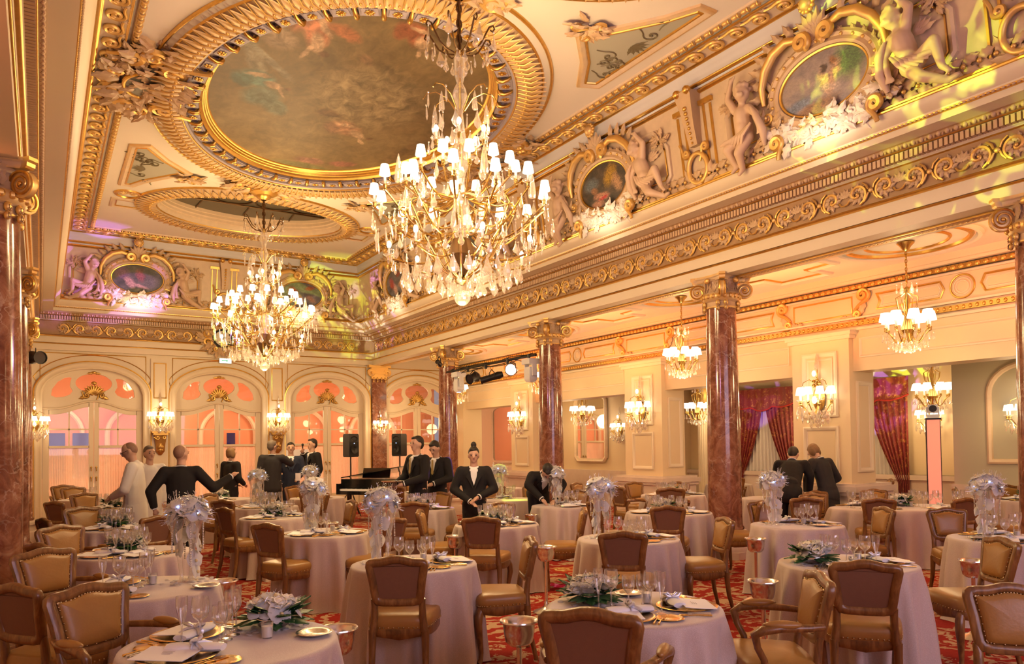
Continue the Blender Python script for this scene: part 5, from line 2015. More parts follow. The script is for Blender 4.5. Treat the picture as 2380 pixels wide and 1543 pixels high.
def light_unit(parent, p, shade=True):
    c = link('candle_cup', me_cup, M_BRASS, parent, loc=p)
    link('drip_pan', me_bob, M_CRYSTAL, c)
    link('candle', me_candle, M_CANDLE, c)
    if shade:
        link('lampshade', me_shade, M_SHADE, c)
    else:
        link('bulb', me_flame, M_BULB, c, loc=(0, 0, 0.03))


def arm_tube(p0, p1, sag, rise, r=0.011, n=14):
    """S-shaped arm from p0 to p1 in a vertical plane"""
    p0, p1 = Vector(p0), Vector(p1)
    pts = []
    for i in range(n + 1):
        t = i / n
        q = p0.lerp(p1, t)
        q.z += -sag * sin(pi * t) * (1 - t) * 1.6 + rise * sin(2 * pi * t) * 0.35
        pts.append(q)
    return MB().tube(pts, r, 6)


def big_chandelier(label):
    t = thing('crystal_chandelier', label, 'chandelier', (3.87, 7.1, 6.58))
    Z = lambda z: z - 6.58
    rod = MB().tube([(0, 0, 0), (0, 0, Z(6.0))], 0.016, 8)
    for k in range(7):
        z = -0.04 - 0.085 * k
        rod.tube([(0.030 * cos(a) * (k % 2), 0.030 * cos(a) * (1 - k % 2), z + 0.05 * sin(a)) for a in [2 * pi * j / 12 for j in range(12)]], 0.010, 5, closed=True)
    ob('hanging_chain', rod, M_BRONZE, t)
    ob('stem', MB().lathe([(0.02, Z(6.0)), (0.05, Z(5.97)), (0.03, Z(5.93)), (0.018, Z(5.6)), (0.018, Z(3.5)), (0.05, Z(3.48)), (0.08, Z(3.44)), (0.02, Z(3.40))], 14), M_BRASS, t)
    ob('glass_baluster', MB().lathe([(0.03, Z(5.92)), (0.065, Z(5.9)), (0.055, Z(5.7)), (0.035, Z(5.62)), (0.07, Z(5.55)), (0.085, Z(5.48)), (0.05, Z(5.38)), (0.03, Z(5.3)), (0.04, Z(5.2)), (0.07, Z(4.95)), (0.10, Z(4.75)), (0.05, Z(4.6)), (0.04, Z(4.5)), (0.085, Z(4.3)), (0.12, Z(4.05)), (0.06, Z(3.92)), (0.05, Z(3.85))], 14), M_CRYSTAL, t, 20)
    # crown of curling arms
    for k in range(8):
        a = 2 * pi * k / 8
        c, s = cos(a), sin(a)
        pts = [(0.06, 5.95), (0.16, 5.97), (0.24, 6.03), (0.30, 6.13), (0.34, 6.20), (0.385, 6.21), (0.40, 6.17), (0.375, 6.145), (0.355, 6.165)]
        ob('crown_arm', MB().tube([(r * c, r * s, Z(z)) for r, z in pts], 0.010, 6), M_BRONZE, t)
        pts = [(0.05, 5.32), (0.14, 5.46), (0.26, 5.52), (0.36, 5.50), (0.40, 5.44)]
        ob('spray_arm', MB().tube([(r * cos(a + 0.3), r * sin(a + 0.3), Z(z)) for r, z in pts], 0.006, 5), M_BRASS, t)
    # lower basket ribs
    for k in range(12):
        a = 2 * pi * k / 12
        pts = [(0.07, 3.48), (0.20, 3.56), (0.34, 3.72), (0.46, 3.92), (0.54, 4.10), (0.60, 4.22), (0.56, 4.30), (0.40, 4.26), (0.24, 4.30), (0.10, 4.36)]
        ob('basket_rib', MB().tube([(r * cos(a), r * sin(a), Z(z)) for r, z in pts], 0.010, 6), M_BRASS, t)
    ob('basket_cone', MB().lathe([(0.05, Z(3.50)), (0.16, Z(3.72)), (0.10, Z(3.9))], 8), M_BRONZE, t, 20)
    rg = MB()
    rg.tube([(0.58 * cos(a), 0.58 * sin(a), Z(4.20) + 0.02 * sin(12 * a)) for a in [2 * pi * j / 72 for j in range(72)]], 0.011, 6, closed=True)
    ob('basket_ring', rg, M_BRASS, t)
    # arms
    for k in range(14):
        a = 2 * pi * k / 14 + 0.1
        p1 = (0.93 * cos(a), 0.93 * sin(a), Z(4.20 + 0.06 * (k % 2)))
        m = arm_tube((0.14 * cos(a), 0.14 * sin(a), Z(3.95)), p1, 0.22, 0.12)
        m.add(MB().tube([(x, 0, z) for x, z in spiral(1.3, 0.012, 0.06, 16)], 0.008, 5), T(0.72 * cos(a), 0.72 * sin(a), Z(4.06)) @ RZ(a))
        ob('lower_arm', m, M_BRASS, t)
        light_unit(t, (p1[0], p1[1], p1[2] + 0.15))
        a2 = a + pi / 14
        if k % 7 != 6:
            p2 = (0.60 * cos(a2), 0.60 * sin(a2), Z(4.50))
            ob('upper_arm', arm_tube((0.08 * cos(a2), 0.08 * sin(a2), Z(4.35)), p2, 0.16, 0.10), M_BRASS, t)
            light_unit(t, (p2[0], p2[1], p2[2] + 0.15))
    for k in range(7):
        a = 2 * pi * k / 7
        p = (0.78 * cos(a), 0.78 * sin(a), Z(3.80))
        ob('low_arm', arm_tube((0.2 * cos(a), 0.2 * sin(a), Z(3.7)), (p[0], p[1], p[2] - 0.12), 0.08, 0.05), M_BRASS, t)
        light_unit(t, p, False)
    for k in range(5):
        a = 2 * pi * k / 5 + 0.4
        p = (0.27 * cos(a), 0.27 * sin(a), Z(5.06))
        ob('high_arm', arm_tube((0.04 * cos(a), 0.04 * sin(a), Z(4.95)), (p[0], p[1], p[2] - 0.13), 0.06, 0.05), M_BRASS, t)
        light_unit(t, p, False)
        link('crystal_spire', me_obel, M_CRYSTAL, t, loc=(0.78 * cos(a + 0.35), 0.78 * sin(a + 0.35), Z(4.36)))
        link('crystal_spire', me_obel, M_CRYSTAL, t, loc=(0.30 * cos(a + 0.6), 0.30 * sin(a + 0.6), Z(5.22)), scale=0.7)
    # crystals
    R = random.Random(77)
    spec = [(0.99, 4.10, 30, 0), (0.90, 3.90, 30, 1), (0.78, 3.72, 30, 0), (0.64, 3.60, 26, 2), (0.50, 3.56, 22, 0), (0.36, 3.48, 18, 0), (0.22, 3.44, 10, 1), (0.12, 3.42, 6, 0),
            (0.80, 4.12, 18, 1), (0.62, 4.30, 14, 0), (0.46, 4.62, 12, 2), (0.34, 4.95, 12, 0), (0.30, 5.22, 9, 2), (0.39, 5.42, 8, 1), (0.395, 6.14, 8, 2), (0.30, 6.0, 8, 0), (0.16, 5.9, 8, 0), (0.5, 4.05, 12, 2)]
    for r, z, n, kd in spec:
        for k in range(n):
            a = 2 * pi * (k + R.uniform(-0.2, 0.2)) / n
            rr = r * R.uniform(0.96, 1.03)
            me = (me_drop, me_spear, me_bigdrop)[kd]
            link(('crystal_drop', 'crystal_spear', 'crystal_drop')[kd], me, M_CRYSTAL, t, loc=(rr * cos(a), rr * sin(a), Z(z) + R.uniform(-0.03, 0.03)), rot=(R.uniform(-0.1, 0.1), R.uniform(-0.1, 0.1), a + pi / 2 + R.uniform(-0.6, 0.6)))
    link('crystal_ball', me_xball, M_CRYSTAL, t, loc=(0, 0, Z(3.26)), scale=0.085)
    return t


ch1 = big_chandelier('great crystal chandelier hanging in front of the oval ceiling painting')
ch2 = dup(ch1, (3.715, 14.95, 6.58), 0.2, 'distant crystal chandelier hanging before the far wall')


def chand_light(x, y, e):
    for k in range(4):
        a = pi / 4 + k * pi / 2
        lamp('chandelier_light', 'POINT', (x + 1.05 * cos(a), y + 1.05 * sin(a), 4.35), e, WARM, 0.18)
    lamp('chandelier_light', 'POINT', (x, y, 2.98), e * 1.0, WARM, 0.25)
    lamp('chandelier_light', 'POINT', (x + 0.5, y - 0.3, 5.1), e * 0.6, WARM, 0.2)


def small_chandelier(label):
    t = thing('aisle_chandelier', label, 'chandelier', (9.75, 5.53, ZA), group='small shaded chandeliers')
    Z = lambda z: z - 4.30
    ob('canopy', MB().lathe([(0.10, 0), (0.11, -0.02), (0.07, -0.06), (0.04, -0.11), (0.01, -0.13)], 16), M_BRASS, t)
    c = MB().tube([(0, 0, -0.1), (0, 0, Z(3.70))], 0.006, 6)
    for k in range(8):
        c.tube([(0.016 * cos(a) * (k % 2), 0.016 * cos(a) * (1 - k % 2), -0.15 - 0.055 * k + 0.03 * sin(a)) for a in [2 * pi * j / 10 for j in range(10)]], 0.005, 4, closed=True)
    ob('chain', c, M_BRASS, t)
    ob('stem', MB().lathe([(0.012, Z(3.7)), (0.04, Z(3.66)), (0.02, Z(3.6)), (0.035, Z(3.5)), (0.02, Z(3.4)), (0.05, Z(3.25)), (0.09, Z(3.12)), (0.05, Z(3.05)), (0.02, Z(2.95))], 12), M_BRASS, t)
    for k in range(8):
        a = 2 * pi * k / 8
        m = arm_tube((0.04 * cos(a), 0.04 * sin(a), Z(3.12)), (0.27 * cos(a), 0.27 * sin(a), Z(3.10)), 0.18, 0.0, 0.008)
        ob('arm', m, M_BRASS, t)
        ob('upper_scroll', MB().tube([(r * cos(a), r * sin(a), Z(z)) for r, z in ((0.03, 3.3), (0.12, 3.42), (0.14, 3.55), (0.05, 3.60))], 0.006, 5), M_BRASS, t)
        cu = link('candle_cup', me_cup, M_BRASS, t, loc=(0.27 * cos(a), 0.27 * sin(a), Z(3.25)))
        link('lampshade', me_shade, M_SHADE, cu, loc=(0, 0, -0.01), scale=(1.45, 1.45, 1.1))
        link('candle', me_candle, M_CANDLE, cu)
    R = random.Random(5)
    for r, z, n, s in ((0.31, 3.06, 16, 0.7), (0.24, 2.97, 14, 0.75), (0.15, 2.93, 10, 0.75), (0.06, 2.90, 5, 0.7), (0.12, 3.72, 6, 0.9)):
        for k in range(n):
            a = 2 * pi * k / n
            link('crystal_drop', me_drop, M_CRYSTAL, t, loc=(r * cos(a), r * sin(a), Z(z)), rot=(0, 0, a + pi / 2), scale=s)
    return t


sc1 = small_chandelier('small eight-shade chandelier over the table beside the near marble column')
sc2 = dup(sc1, (9.75, 9.66, ZA), 0.2, 'small eight-shade chandelier hanging left of the second marble column')
sc3 = dup(sc1, (9.75, 14.1, ZA), 0.3, 'small eight-shade chandelier half hidden behind a marble column')
sc4 = dup(sc1, (9.75, 18.3, ZA), 0.1, 'small eight-shade chandelier behind the lighting bar')
dup(sc1, (13.6, 7.3, 3.62), 0.2, 'violet-lit chandelier above the glowing pylon')
dup(sc1, (12.3, 15.9, 3.62), 0.2, 'small chandelier before the tall mirror beyond the aisle')
dup(sc1, (12.4, 18.9, 3.40), 0.2, 'small chandelier before the far mirror beyond the aisle')
dup(sc1, (13.2, 12.6, 3.55), 0.2, 'small chandelier beside the white fluted column')
AISLE_CH = [(9.75, 5.53), (9.75, 9.66), (9.75, 14.1), (9.75, 18.3), (9.75, 1.4)]


def sconce(label):
    """wall light, back plate in the x-z plane, room side is -y"""
    t = thing('wall_sconce', label, 'sconce', group='crystal wall sconces')
    pl = MB().lathe([(0.03, 0.0), (0.08, 0.0), (0.10, -0.015), (0.06, -0.04), (0.02, -0.05)], 14, M=RX(-pi / 2), sy=1.8)
    pl.v = [(x, -abs(y), z) for x, y, z in pl.v]
    pl.tube([(0, -0.03, -0.2), (0, -0.05, 0.25), (0, -0.04, 0.42)], [0.014, 0.018, 0.008], 7)
    for k in range(5):
        pl.ball((0.05 * cos(k * 1.26), -0.07, 0.22 + 0.05 * sin(k * 1.26)), 0.028, (1, 1, 1), 7, 5)
    ob('back_plate', pl, M_BRASS, t)
    for k in range(5):
        a = -pi / 2 + (k - 2) * 0.62
        x, y = 0.27 * cos(a), 0.24 * sin(a) - 0.02
        ob('arm', arm_tube((0, -0.04, -0.10), (x, y, -0.08), 0.16, 0.02, 0.008), M_BRASS, t)
        cu = link('candle_cup', me_cup, M_BRASS, t, loc=(x, y, 0.06))
        link('lampshade', me_shade, M_SHADE, cu, scale=(1.1, 1.1, 1.0))
        link('candle', me_candle, M_CANDLE, cu)
        link('drip_pan', me_bob, M_CRYSTAL, cu)
    for s in (-1, 1):
        ob('branch', MB().tube([(0, -0.05, 0.2), (s * 0.10, -0.09, 0.28), (s * 0.18, -0.12, 0.24), (s * 0.20, -0.12, 0.18)], 0.006, 5), M_BRASS, t)
        link('crystal_drop', me_drop, M_CRYSTAL, t, loc=(s * 0.20, -0.12, 0.17))
    link('crystal_spire', me_obel, M_CRYSTAL, t, loc=(0, -0.05, 0.42), scale=0.8)
    link('bulb', me_flame, M_BULB, t, loc=(0, -0.12, 0.36))
    link('bulb', me_flame, M_BULB, t, loc=(0, -0.12, -0.02), scale=1.3)
    R = random.Random(3)
    for r, z, n in ((0.30, -0.14, 9), (0.22, -0.20, 8), (0.12, -0.26, 5)):
        for k in range(n):
            a = -pi / 2 + (k - (n - 1) / 2) * 2.7 / n
            link('crystal_drop', me_bigdrop if k % 2 else me_drop, M_CRYSTAL, t, loc=(r * cos(a), r * 0.9 * sin(a) - 0.03, z), rot=(0, 0, a + pi / 2), scale=0.85)
    return t


SCON = []
s0 = sconce('crystal sconce on a gilt bracket above the man with open arms')
s0.location = (2.55, YW - 0.06, 2.44)
SCON.append((2.55, YW - 0.42, 2.5))
for x, z, lab in ((5.47, 2.44, 'crystal sconce on a gilt bracket above the man in the navy suit'), (8.43, 2.30, 'small crystal sconce on the red marble pilaster'), (-0.12, 2.3, 'crystal sconce half hidden behind the armchair columns')):
    dup(s0, (x, YW - 0.10, z), 0, lab, scale=1 if x != 8.43 else 0.75)
    SCON.append((x, YW - 0.45, z))
for (a, b), lab in zip(PIERS[:4], ('', 'crystal sconce on the pier behind the bent couple', 'crystal sconce on the panelled pier between two wide openings', 'crystal sconce on the pier near the woman with a bun')):
    if lab:
        dup(s0, (XP - 0.02, (a + b) / 2, 2.36), -pi / 2, lab, scale=1.15)
        SCON.append((XP - 0.45, (a + b) / 2, 2.40))
for y, z, lab in ((5.62, 2.05, 'crystal sconce in the arched sage panel'), (4.95, 2.75, 'high crystal sconce beside the sage panel')):
    dup(s0, (13.18, y, z), -pi / 2, lab, scale=0.9)
dup(s0, (14.95, 8.05, 2.1), -pi / 2, 'crystal sconce beside the red curtain beyond the pylon', scale=0.9)
dup(s0, (14.95, 10.75, 2.1), -pi / 2, 'crystal sconce between the two red curtains', scale=0.9)
dup(s0, (12.995, 15.15, 2.05), -pi / 2, 'crystal sconce beside the tall mirror', scale=0.9)
SCON += [(12.75, 5.62, 2.05), (14.5, 8.05, 2.1), (14.5, 10.75, 2.1)]

# gilt brackets under the two far sconces
br = thing('wall_bracket', 'gilt carved bracket under the sconce beside the chef', 'bracket', (2.55, YW - 0.05, 0))
me_bk = MB()
me_bk.box(-0.20, 0.20, -0.20, 0, 2.08, 2.12)
me_bk.box(-0.17, 0.17, -0.17, 0, 2.03, 2.08)
me_bk.loft([[(-w, 0, z), (w, 0, z), (w, -d, z), (-w, -d, z)] for z, w, d in ((1.52, 0.03, 0.03), (1.62, 0.10, 0.07), (1.80, 0.11, 0.10), (2.03, 0.14, 0.15))])
ob('corbel', me_bk, M_GOLDD, br, 30)
lf_ = MB()
for s in (-1, 1):
    lf_.add(leaf_mb(0.20, 0.09, 0.05), frame_M((s * 0.05, -0.09, 1.66), (1, 0, 0), (0, 0, 1), (0, -1, 0)) @ RZ(pi / 2 + s * 0.4))
    lf_.add(scroll_mb(0.05, 1.4, 0.018, 0.06, s), frame_M((s * 0.07, -0.14, 1.96), (1, 0, 0), (0, 0, 1), (0, -1, 0)))
lf_.add(leaf_mb(0.22, 0.12, 0.06), frame_M((0, -0.07, 1.56), (1, 0, 0), (0, 0, 1), (0, -1, 0)) @ RZ(pi / 2))
ob('carved_leaves', lf_, M_GOLDD, br)
dup(br, (5.47, YW - 0.05, 0), 0, 'gilt carved bracket under the sconce beside the navy suit man')

# exit sign and wall clock
ex = thing('exit_sign', 'small lit green and white exit sign above the middle door', 'exit sign', (4.12, YW - 0.06, 3.98))
ob('case', MB().box(-0.155, 0.155, -0.03, 0.04, -0.07, 0.07), M_WHITEP, ex, 20)
ob('lit_face', MB().quad((-0.145, -0.032, -0.06), (0.145, -0.032, -0.06), (0.145, -0.032, 0.06), (-0.145, -0.032, 0.06)), M_EXIT, ex, 0)
M_EXG = _emit('exit_green', (0.05, 0.5, 0.22), 0.5)
ob('arrow', MB().poly([(-0.10, -0.034, 0.012), (0.02, -0.034, 0.012), (0.02, -0.034, 0.035), (0.07, -0.034, 0.0), (0.02, -0.034, -0.035), (0.02, -0.034, -0.012), (-0.10, -0.034, -0.012)]), M_EXG, ex, 0)
ck = thing('wall_clock', 'gilt cartouche clock on the far entablature behind the chandelier', 'clock', (4.02, YB - 0.03, 4.55))
Mv = frame_M((0, 0, 0), (1, 0, 0), (0, 0, 1), (0, -1, 0))
ob('dial', MB().lathe([(0.001, 0.10), (0.19, 0.10), (0.20, 0.09)], 32, M=Mv), plain('clock_dial', (0.75, 0.70, 0.60), 0.4), ck)
rimc = MB().tube([(0.22 * cos(a), -0.09, 0.22 * sin(a)) for a in [2 * pi * j / 36 for j in range(36)]], 0.03, 7, closed=True)
ob('bezel', rimc, M_BLACKM, ck)
hd = MB().box(-0.006, 0.006, -0.108, -0.104, 0, 0.13)
hd.add(MB().box(-0.008, 0.008, -0.112, -0.108, 0, 0.09), RY(1.2))
for j in range(12):
    a = 2 * pi * j / 12
    hd.add(MB().box(-0.005, 0.005, -0.106, -0.102, 0.145, 0.175), RY(a))
tag(ob('hands_and_ticks', hd, M_BLACKM, ck, 20), kind='stuff')
su = foliage_mb(0.55, 0.42, 90, 33, 0.24, 8, 0.05)
su.v = [(x * 1.0, y, z + 0.02) for x, y, z in su.v]
su2 = MB().add(su, Mv)
su2.f = [f for f in su2.f if min((su2.v[i][0] ** 2 + su2.v[i][2] ** 2) for i in f) > 0.05]
tag(ob('carved_surround', su2, M_ORN, ck), kind='stuff')
# ================================================================== CHAIRS
ROT_B = 0.20


def back_M():
    return frame_M((0, -0.205, 0.585), (1, 0, 0), (0, -sin(ROT_B), cos(ROT_B)), (0, -cos(ROT_B), -sin(ROT_B)))


half = [(0.0, 0.0), (0.10, 0.002), (0.150, 0.012), (0.172, 0.045), (0.180, 0.10), (0.188, 0.17), (0.200, 0.235), (0.207, 0.275), (0.202, 0.305), (0.182, 0.322), (0.150, 0.326), (0.105, 0.328), (0.070, 0.337), (0.035, 0.346), (0.0, 0.348)]
outline = half + [(-x, y) for x, y in half[-2:0:-1]]


def make_chair(label, arms=False):
    t = thing('arm_chair' if arms else 'dining_chair', label, 'chair')
    kf = 1.12 if arms else 1.0
    # seat outline
    so = []
    for (x, y) in [(0.0, 0.235), (0.10, 0.233), (0.19, 0.220), (0.238, 0.195), (0.245, 0.14), (0.235, 0.05), (0.218, -0.08), (0.200, -0.17), (0.175, -0.205), (0.10, -0.215), (0.0, -0.217)]:
        so.append((x * kf, y * 0.92 - 0.006))
    so = so + [(-x, y) for x, y in so[-2:0:-1]]
    rings = [[(x * k, y * k, z) for x, y in so] for k, z in ((0.99, 0.425), (1.02, 0.445), (1.025, 0.475), (0.99, 0.503), (0.90, 0.518), (0.70, 0.528), (0.35, 0.533), (0.02, 0.534))]
    seat = ob('seat', MB().loft(rings, True, True, True), M_LEATHER, t, 60)
    nl = MB()
    P = [Vector((x * 1.022, y * 1.022, 0.436)) for x, y in so]
    for i in range(len(P)):
        for k in range(3):
            p = P[i].lerp(P[(i + 1) % len(P)], k / 3)
            nl.ball(p, 0.0058, (1, 1, 1), 5, 3)
    tag(ob('nail_trim', nl, M_NAIL, seat, 170), kind='stuff')
    ra = [[(x * k, y * k, z - (0.012 * cos(4 * atan2(y, x)) if z < 0.4 else 0)) for x, y in so] for k, z in ((0.99, 0.425), (1.0, 0.40), (0.985, 0.372), (0.93, 0.36), (0.85, 0.37), (0.85, 0.42))]
    ob('seat_rail', MB().loft(ra, True, False, False), M_WOOD, t, 60)
    for s in (-1, 1):
        a = kf
        ob('leg', MB().tube([(s * 0.205 * a, 0.165, 0.41), (s * 0.225 * a, 0.185, 0.36), (s * 0.232 * a, 0.190, 0.29), (s * 0.215 * a, 0.176, 0.18), (s * 0.200 * a, 0.165, 0.08), (s * 0.205 * a, 0.17, 0.03), (s * 0.216 * a, 0.183, 0.0)], [0.030, 0.033, 0.031, 0.023, 0.017, 0.017, 0.022], 8), M_WOOD, t, 60)
        ob('leg', MB().tube([(s * 0.178 * a, -0.195, 0.42), (s * 0.178 * a, -0.20, 0.34), (s * 0.180 * a, -0.215, 0.20), (s * 0.188 * a, -0.245, 0.08), (s * 0.192 * a, -0.262, 0.0)], [0.028, 0.026, 0.022, 0.018, 0.019], 8), M_WOOD, t, 60)
    B = back_M()
    q = S(kf, 1.06 if arms else 1, 1)
    fr = poly_frame(outline, [(0.0, -0.018), (-0.004, 0.0), (0.0, 0.020), (0.018, 0.028), (0.036, 0.022), (0.050, 0.014), (0.052, 0.0), (0.050, -0.014), (0.036, -0.024), (0.018, -0.026), (0.0, -0.018)])
    bk = ob('back_frame', MB().add(fr, B @ q), M_WOOD, t, 60)
    inn = offset_poly(outline, 0.046)
    c = (0.0, 0.17)
    pr = [[(c[0] + (x - c[0]) * k, c[1] + (y - c[1]) * k, -h) for x, y in inn] for k, h in ((1.0, 0.008), (0.985, 0.022), (0.93, 0.034), (0.75, 0.042), (0.4, 0.046), (0.02, 0.047))]
    ob('backrest', MB().add(MB().loft(pr, True, False, True), B @ q), M_LEATHER, t, 60)
    ob('back_cover', MB().add(MB().poly([(x, y, 0.010) for x, y in inn]), B @ q), M_BACKCLOTH, t, 0)
    nb = MB()
    for i in range(len(inn)):
        for k in range(2):
            p = Vector(inn[i]).lerp(Vector(inn[(i + 1) % len(inn)]), k / 2)
            nb.ball((c[0] + (p.x - c[0]) * 0.985, c[1] + (p.y - c[1]) * 0.985, -0.021), 0.0058, (1, 1, 1), 5, 3)
    tag(ob('nail_trim', MB().add(nb, B @ q), M_NAIL, bk, 170), kind='stuff')
    for s in (-1, 1):
        ob('back_post', MB().tube([B @ Vector((s * 0.168 * kf, 0.05, 0.0)), B @ Vector((s * 0.160 * kf, 0.0, 0.0)), (s * 0.162 * kf, -0.195, 0.50), (s * 0.172 * kf, -0.195, 0.41)], [0.016, 0.023, 0.025, 0.029], 8), M_WOOD, t, 60)
    if arms:
        for s in (-1, 1):
            pts = [B @ Vector((s * 0.205, 0.11, 0)), (s * 0.245, -0.14, 0.695), (s * 0.275, 0.0, 0.700), (s * 0.285, 0.10, 0.690), (s * 0.280, 0.135, 0.665), (s * 0.265, 0.12, 0.60), (s * 0.252, 0.085, 0.53), (s * 0.252, 0.08, 0.42)]
            ar = ob('armrest', MB().tube(pts, [0.018, 0.020, 0.022, 0.026, 0.024, 0.019, 0.019, 0.022], 8), M_WOOD, t, 60)
            ob('arm_pad', MB().ball((s * 0.272, -0.005, 0.718), 0.03, (0.95, 3.4, 0.75), 12, 8), M_LEATHER, ar, 170)
    return t


CH = make_chair('x')
ACH = make_chair('x', True)
CH_USED = {}
CHAIR_N = 0


def chair(wx, wy, tx, ty, label, arm=False, group=None, face=None):
    """back top at (wx,wy), turned to the point (tx,ty)"""
    f = Vector((tx - wx, ty - wy)).normalized() if face is None else Vector(face).normalized()
    src = ACH if arm else CH
    loc = (wx + f.x * 0.275, wy + f.y * 0.275, 0)
    rz = atan2(-f.x, f.y)
    if not CH_USED.get(arm):
        CH_USED[arm] = True
        src.location = loc
        src.rotation_euler = (0, 0, rz)
        src['label'] = label
        if group:
            src['group'] = group
        return src
    return dup(src, loc, rz, label, group)


# ================================================================== TABLES WITH FLOOR-LENGTH CLOTHS


def cloth_mesh(seed, r=0.53, ex=1.0, nf=13):
    R = random.Random(seed)
    n = 130
    ph = [R.uniform(0, 6.28) for _ in range(6)]
    rows = []
    prof = [(0.0, 0.745, 0), (0.55, 0.746, 0), (0.93, 0.746, 0), (0.985, 0.742, 0), (1.0, 0.728, 0.02), (1.008, 0.69, 0.18), (1.02, 0.60, 0.48), (1.04, 0.45, 0.75), (1.06, 0.28, 0.95), (1.085, 0.12, 1.0), (1.10, 0.02, 1.1), (1.12, 0.006, 1.15)]
    for k, z, w in prof:
        row = []
        for i in range(n):
            a = 2 * pi * i / n
            f = sin(nf * a + ph[0] + 0.8 * sin(3 * a + ph[1])) * 0.65 + 0.35 * sin((nf * 2 - 3) * a + ph[2])
            g = 1 - 2 * abs(f) ** 0.6 if False else (abs(f) ** 0.75) * (1 if f > 0 else -1)
            rr = r * k + w * (0.060 * g + 0.016 * sin(5 * a + ph[3]))
            row.append((rr * cos(a) * ex, rr * sin(a), z + (0.006 * sin(4 * a + ph[4]) * w)))
        rows.append(row)
    rows[0] = [(0.001 * cos(2 * pi * i / n), 0.001 * sin(2 * pi * i / n), 0.745) for i in range(n)]
    return MB().loft(rows, True, False, False).mesh('tablecloth', 170)


CLOTHS = [cloth_mesh(s, 0.488, 1.0, nf) for s, nf in ((1, 12), (2, 14), (3, 13))]
CLOTH_BIG = cloth_mesh(8, 0.58, 1.75, 17)
CLOTH_B2 = cloth_mesh(9, 0.56, 1.0, 14)
TBL = thing('round_table', 'x', 'table')
ob('tabletop', MB().lathe([(0.001, 0.70), (0.51, 0.70), (0.515, 0.72), (0.51, 0.738), (0.001, 0.738)], 40), M_WOOD, TBL)
for k in range(4):
    a = pi / 4 + k * pi / 2
    ob('leg', MB().tube([(0.30 * cos(a), 0.30 * sin(a), 0.70), (0.36 * cos(a), 0.36 * sin(a), 0.0)], [0.02, 0.016], 8), M_BLACKM, TBL)
TB_USED = [False]


def table(x, y, desc, k=0, big=None, rz=0.0):
    lab = 'draped table ' + desc
    s = (0.92, 0.92, 1) if big is None else ((1.85, 1.0, 1) if big == 'long' else (1.05, 1.05, 1))
    if not TB_USED[0]:
        TB_USED[0] = True
        TBL.location = (x, y, 0)
        TBL.rotation_euler = (0, 0, rz)
        TBL.scale = s
        TBL['label'] = lab
        TBL['group'] = 'tables under cloths'
        o = TBL
    else:
        o = dup(TBL, (x, y, 0), rz, lab, 'tables under cloths', scale=s)
    me = CLOTHS[k % 3] if big is None else (CLOTH_BIG if big == 'long' else CLOTH_B2)
    c = link('tablecloth', me, M_CLOTH, None, loc=(x, y, 0), rot=(0, 0, rz if big == 'long' else rz + k * 1.7))
    tag(c, 'blush tablecloth of the table ' + desc, 'tablecloth', 'floor-length tablecloths')
    return o


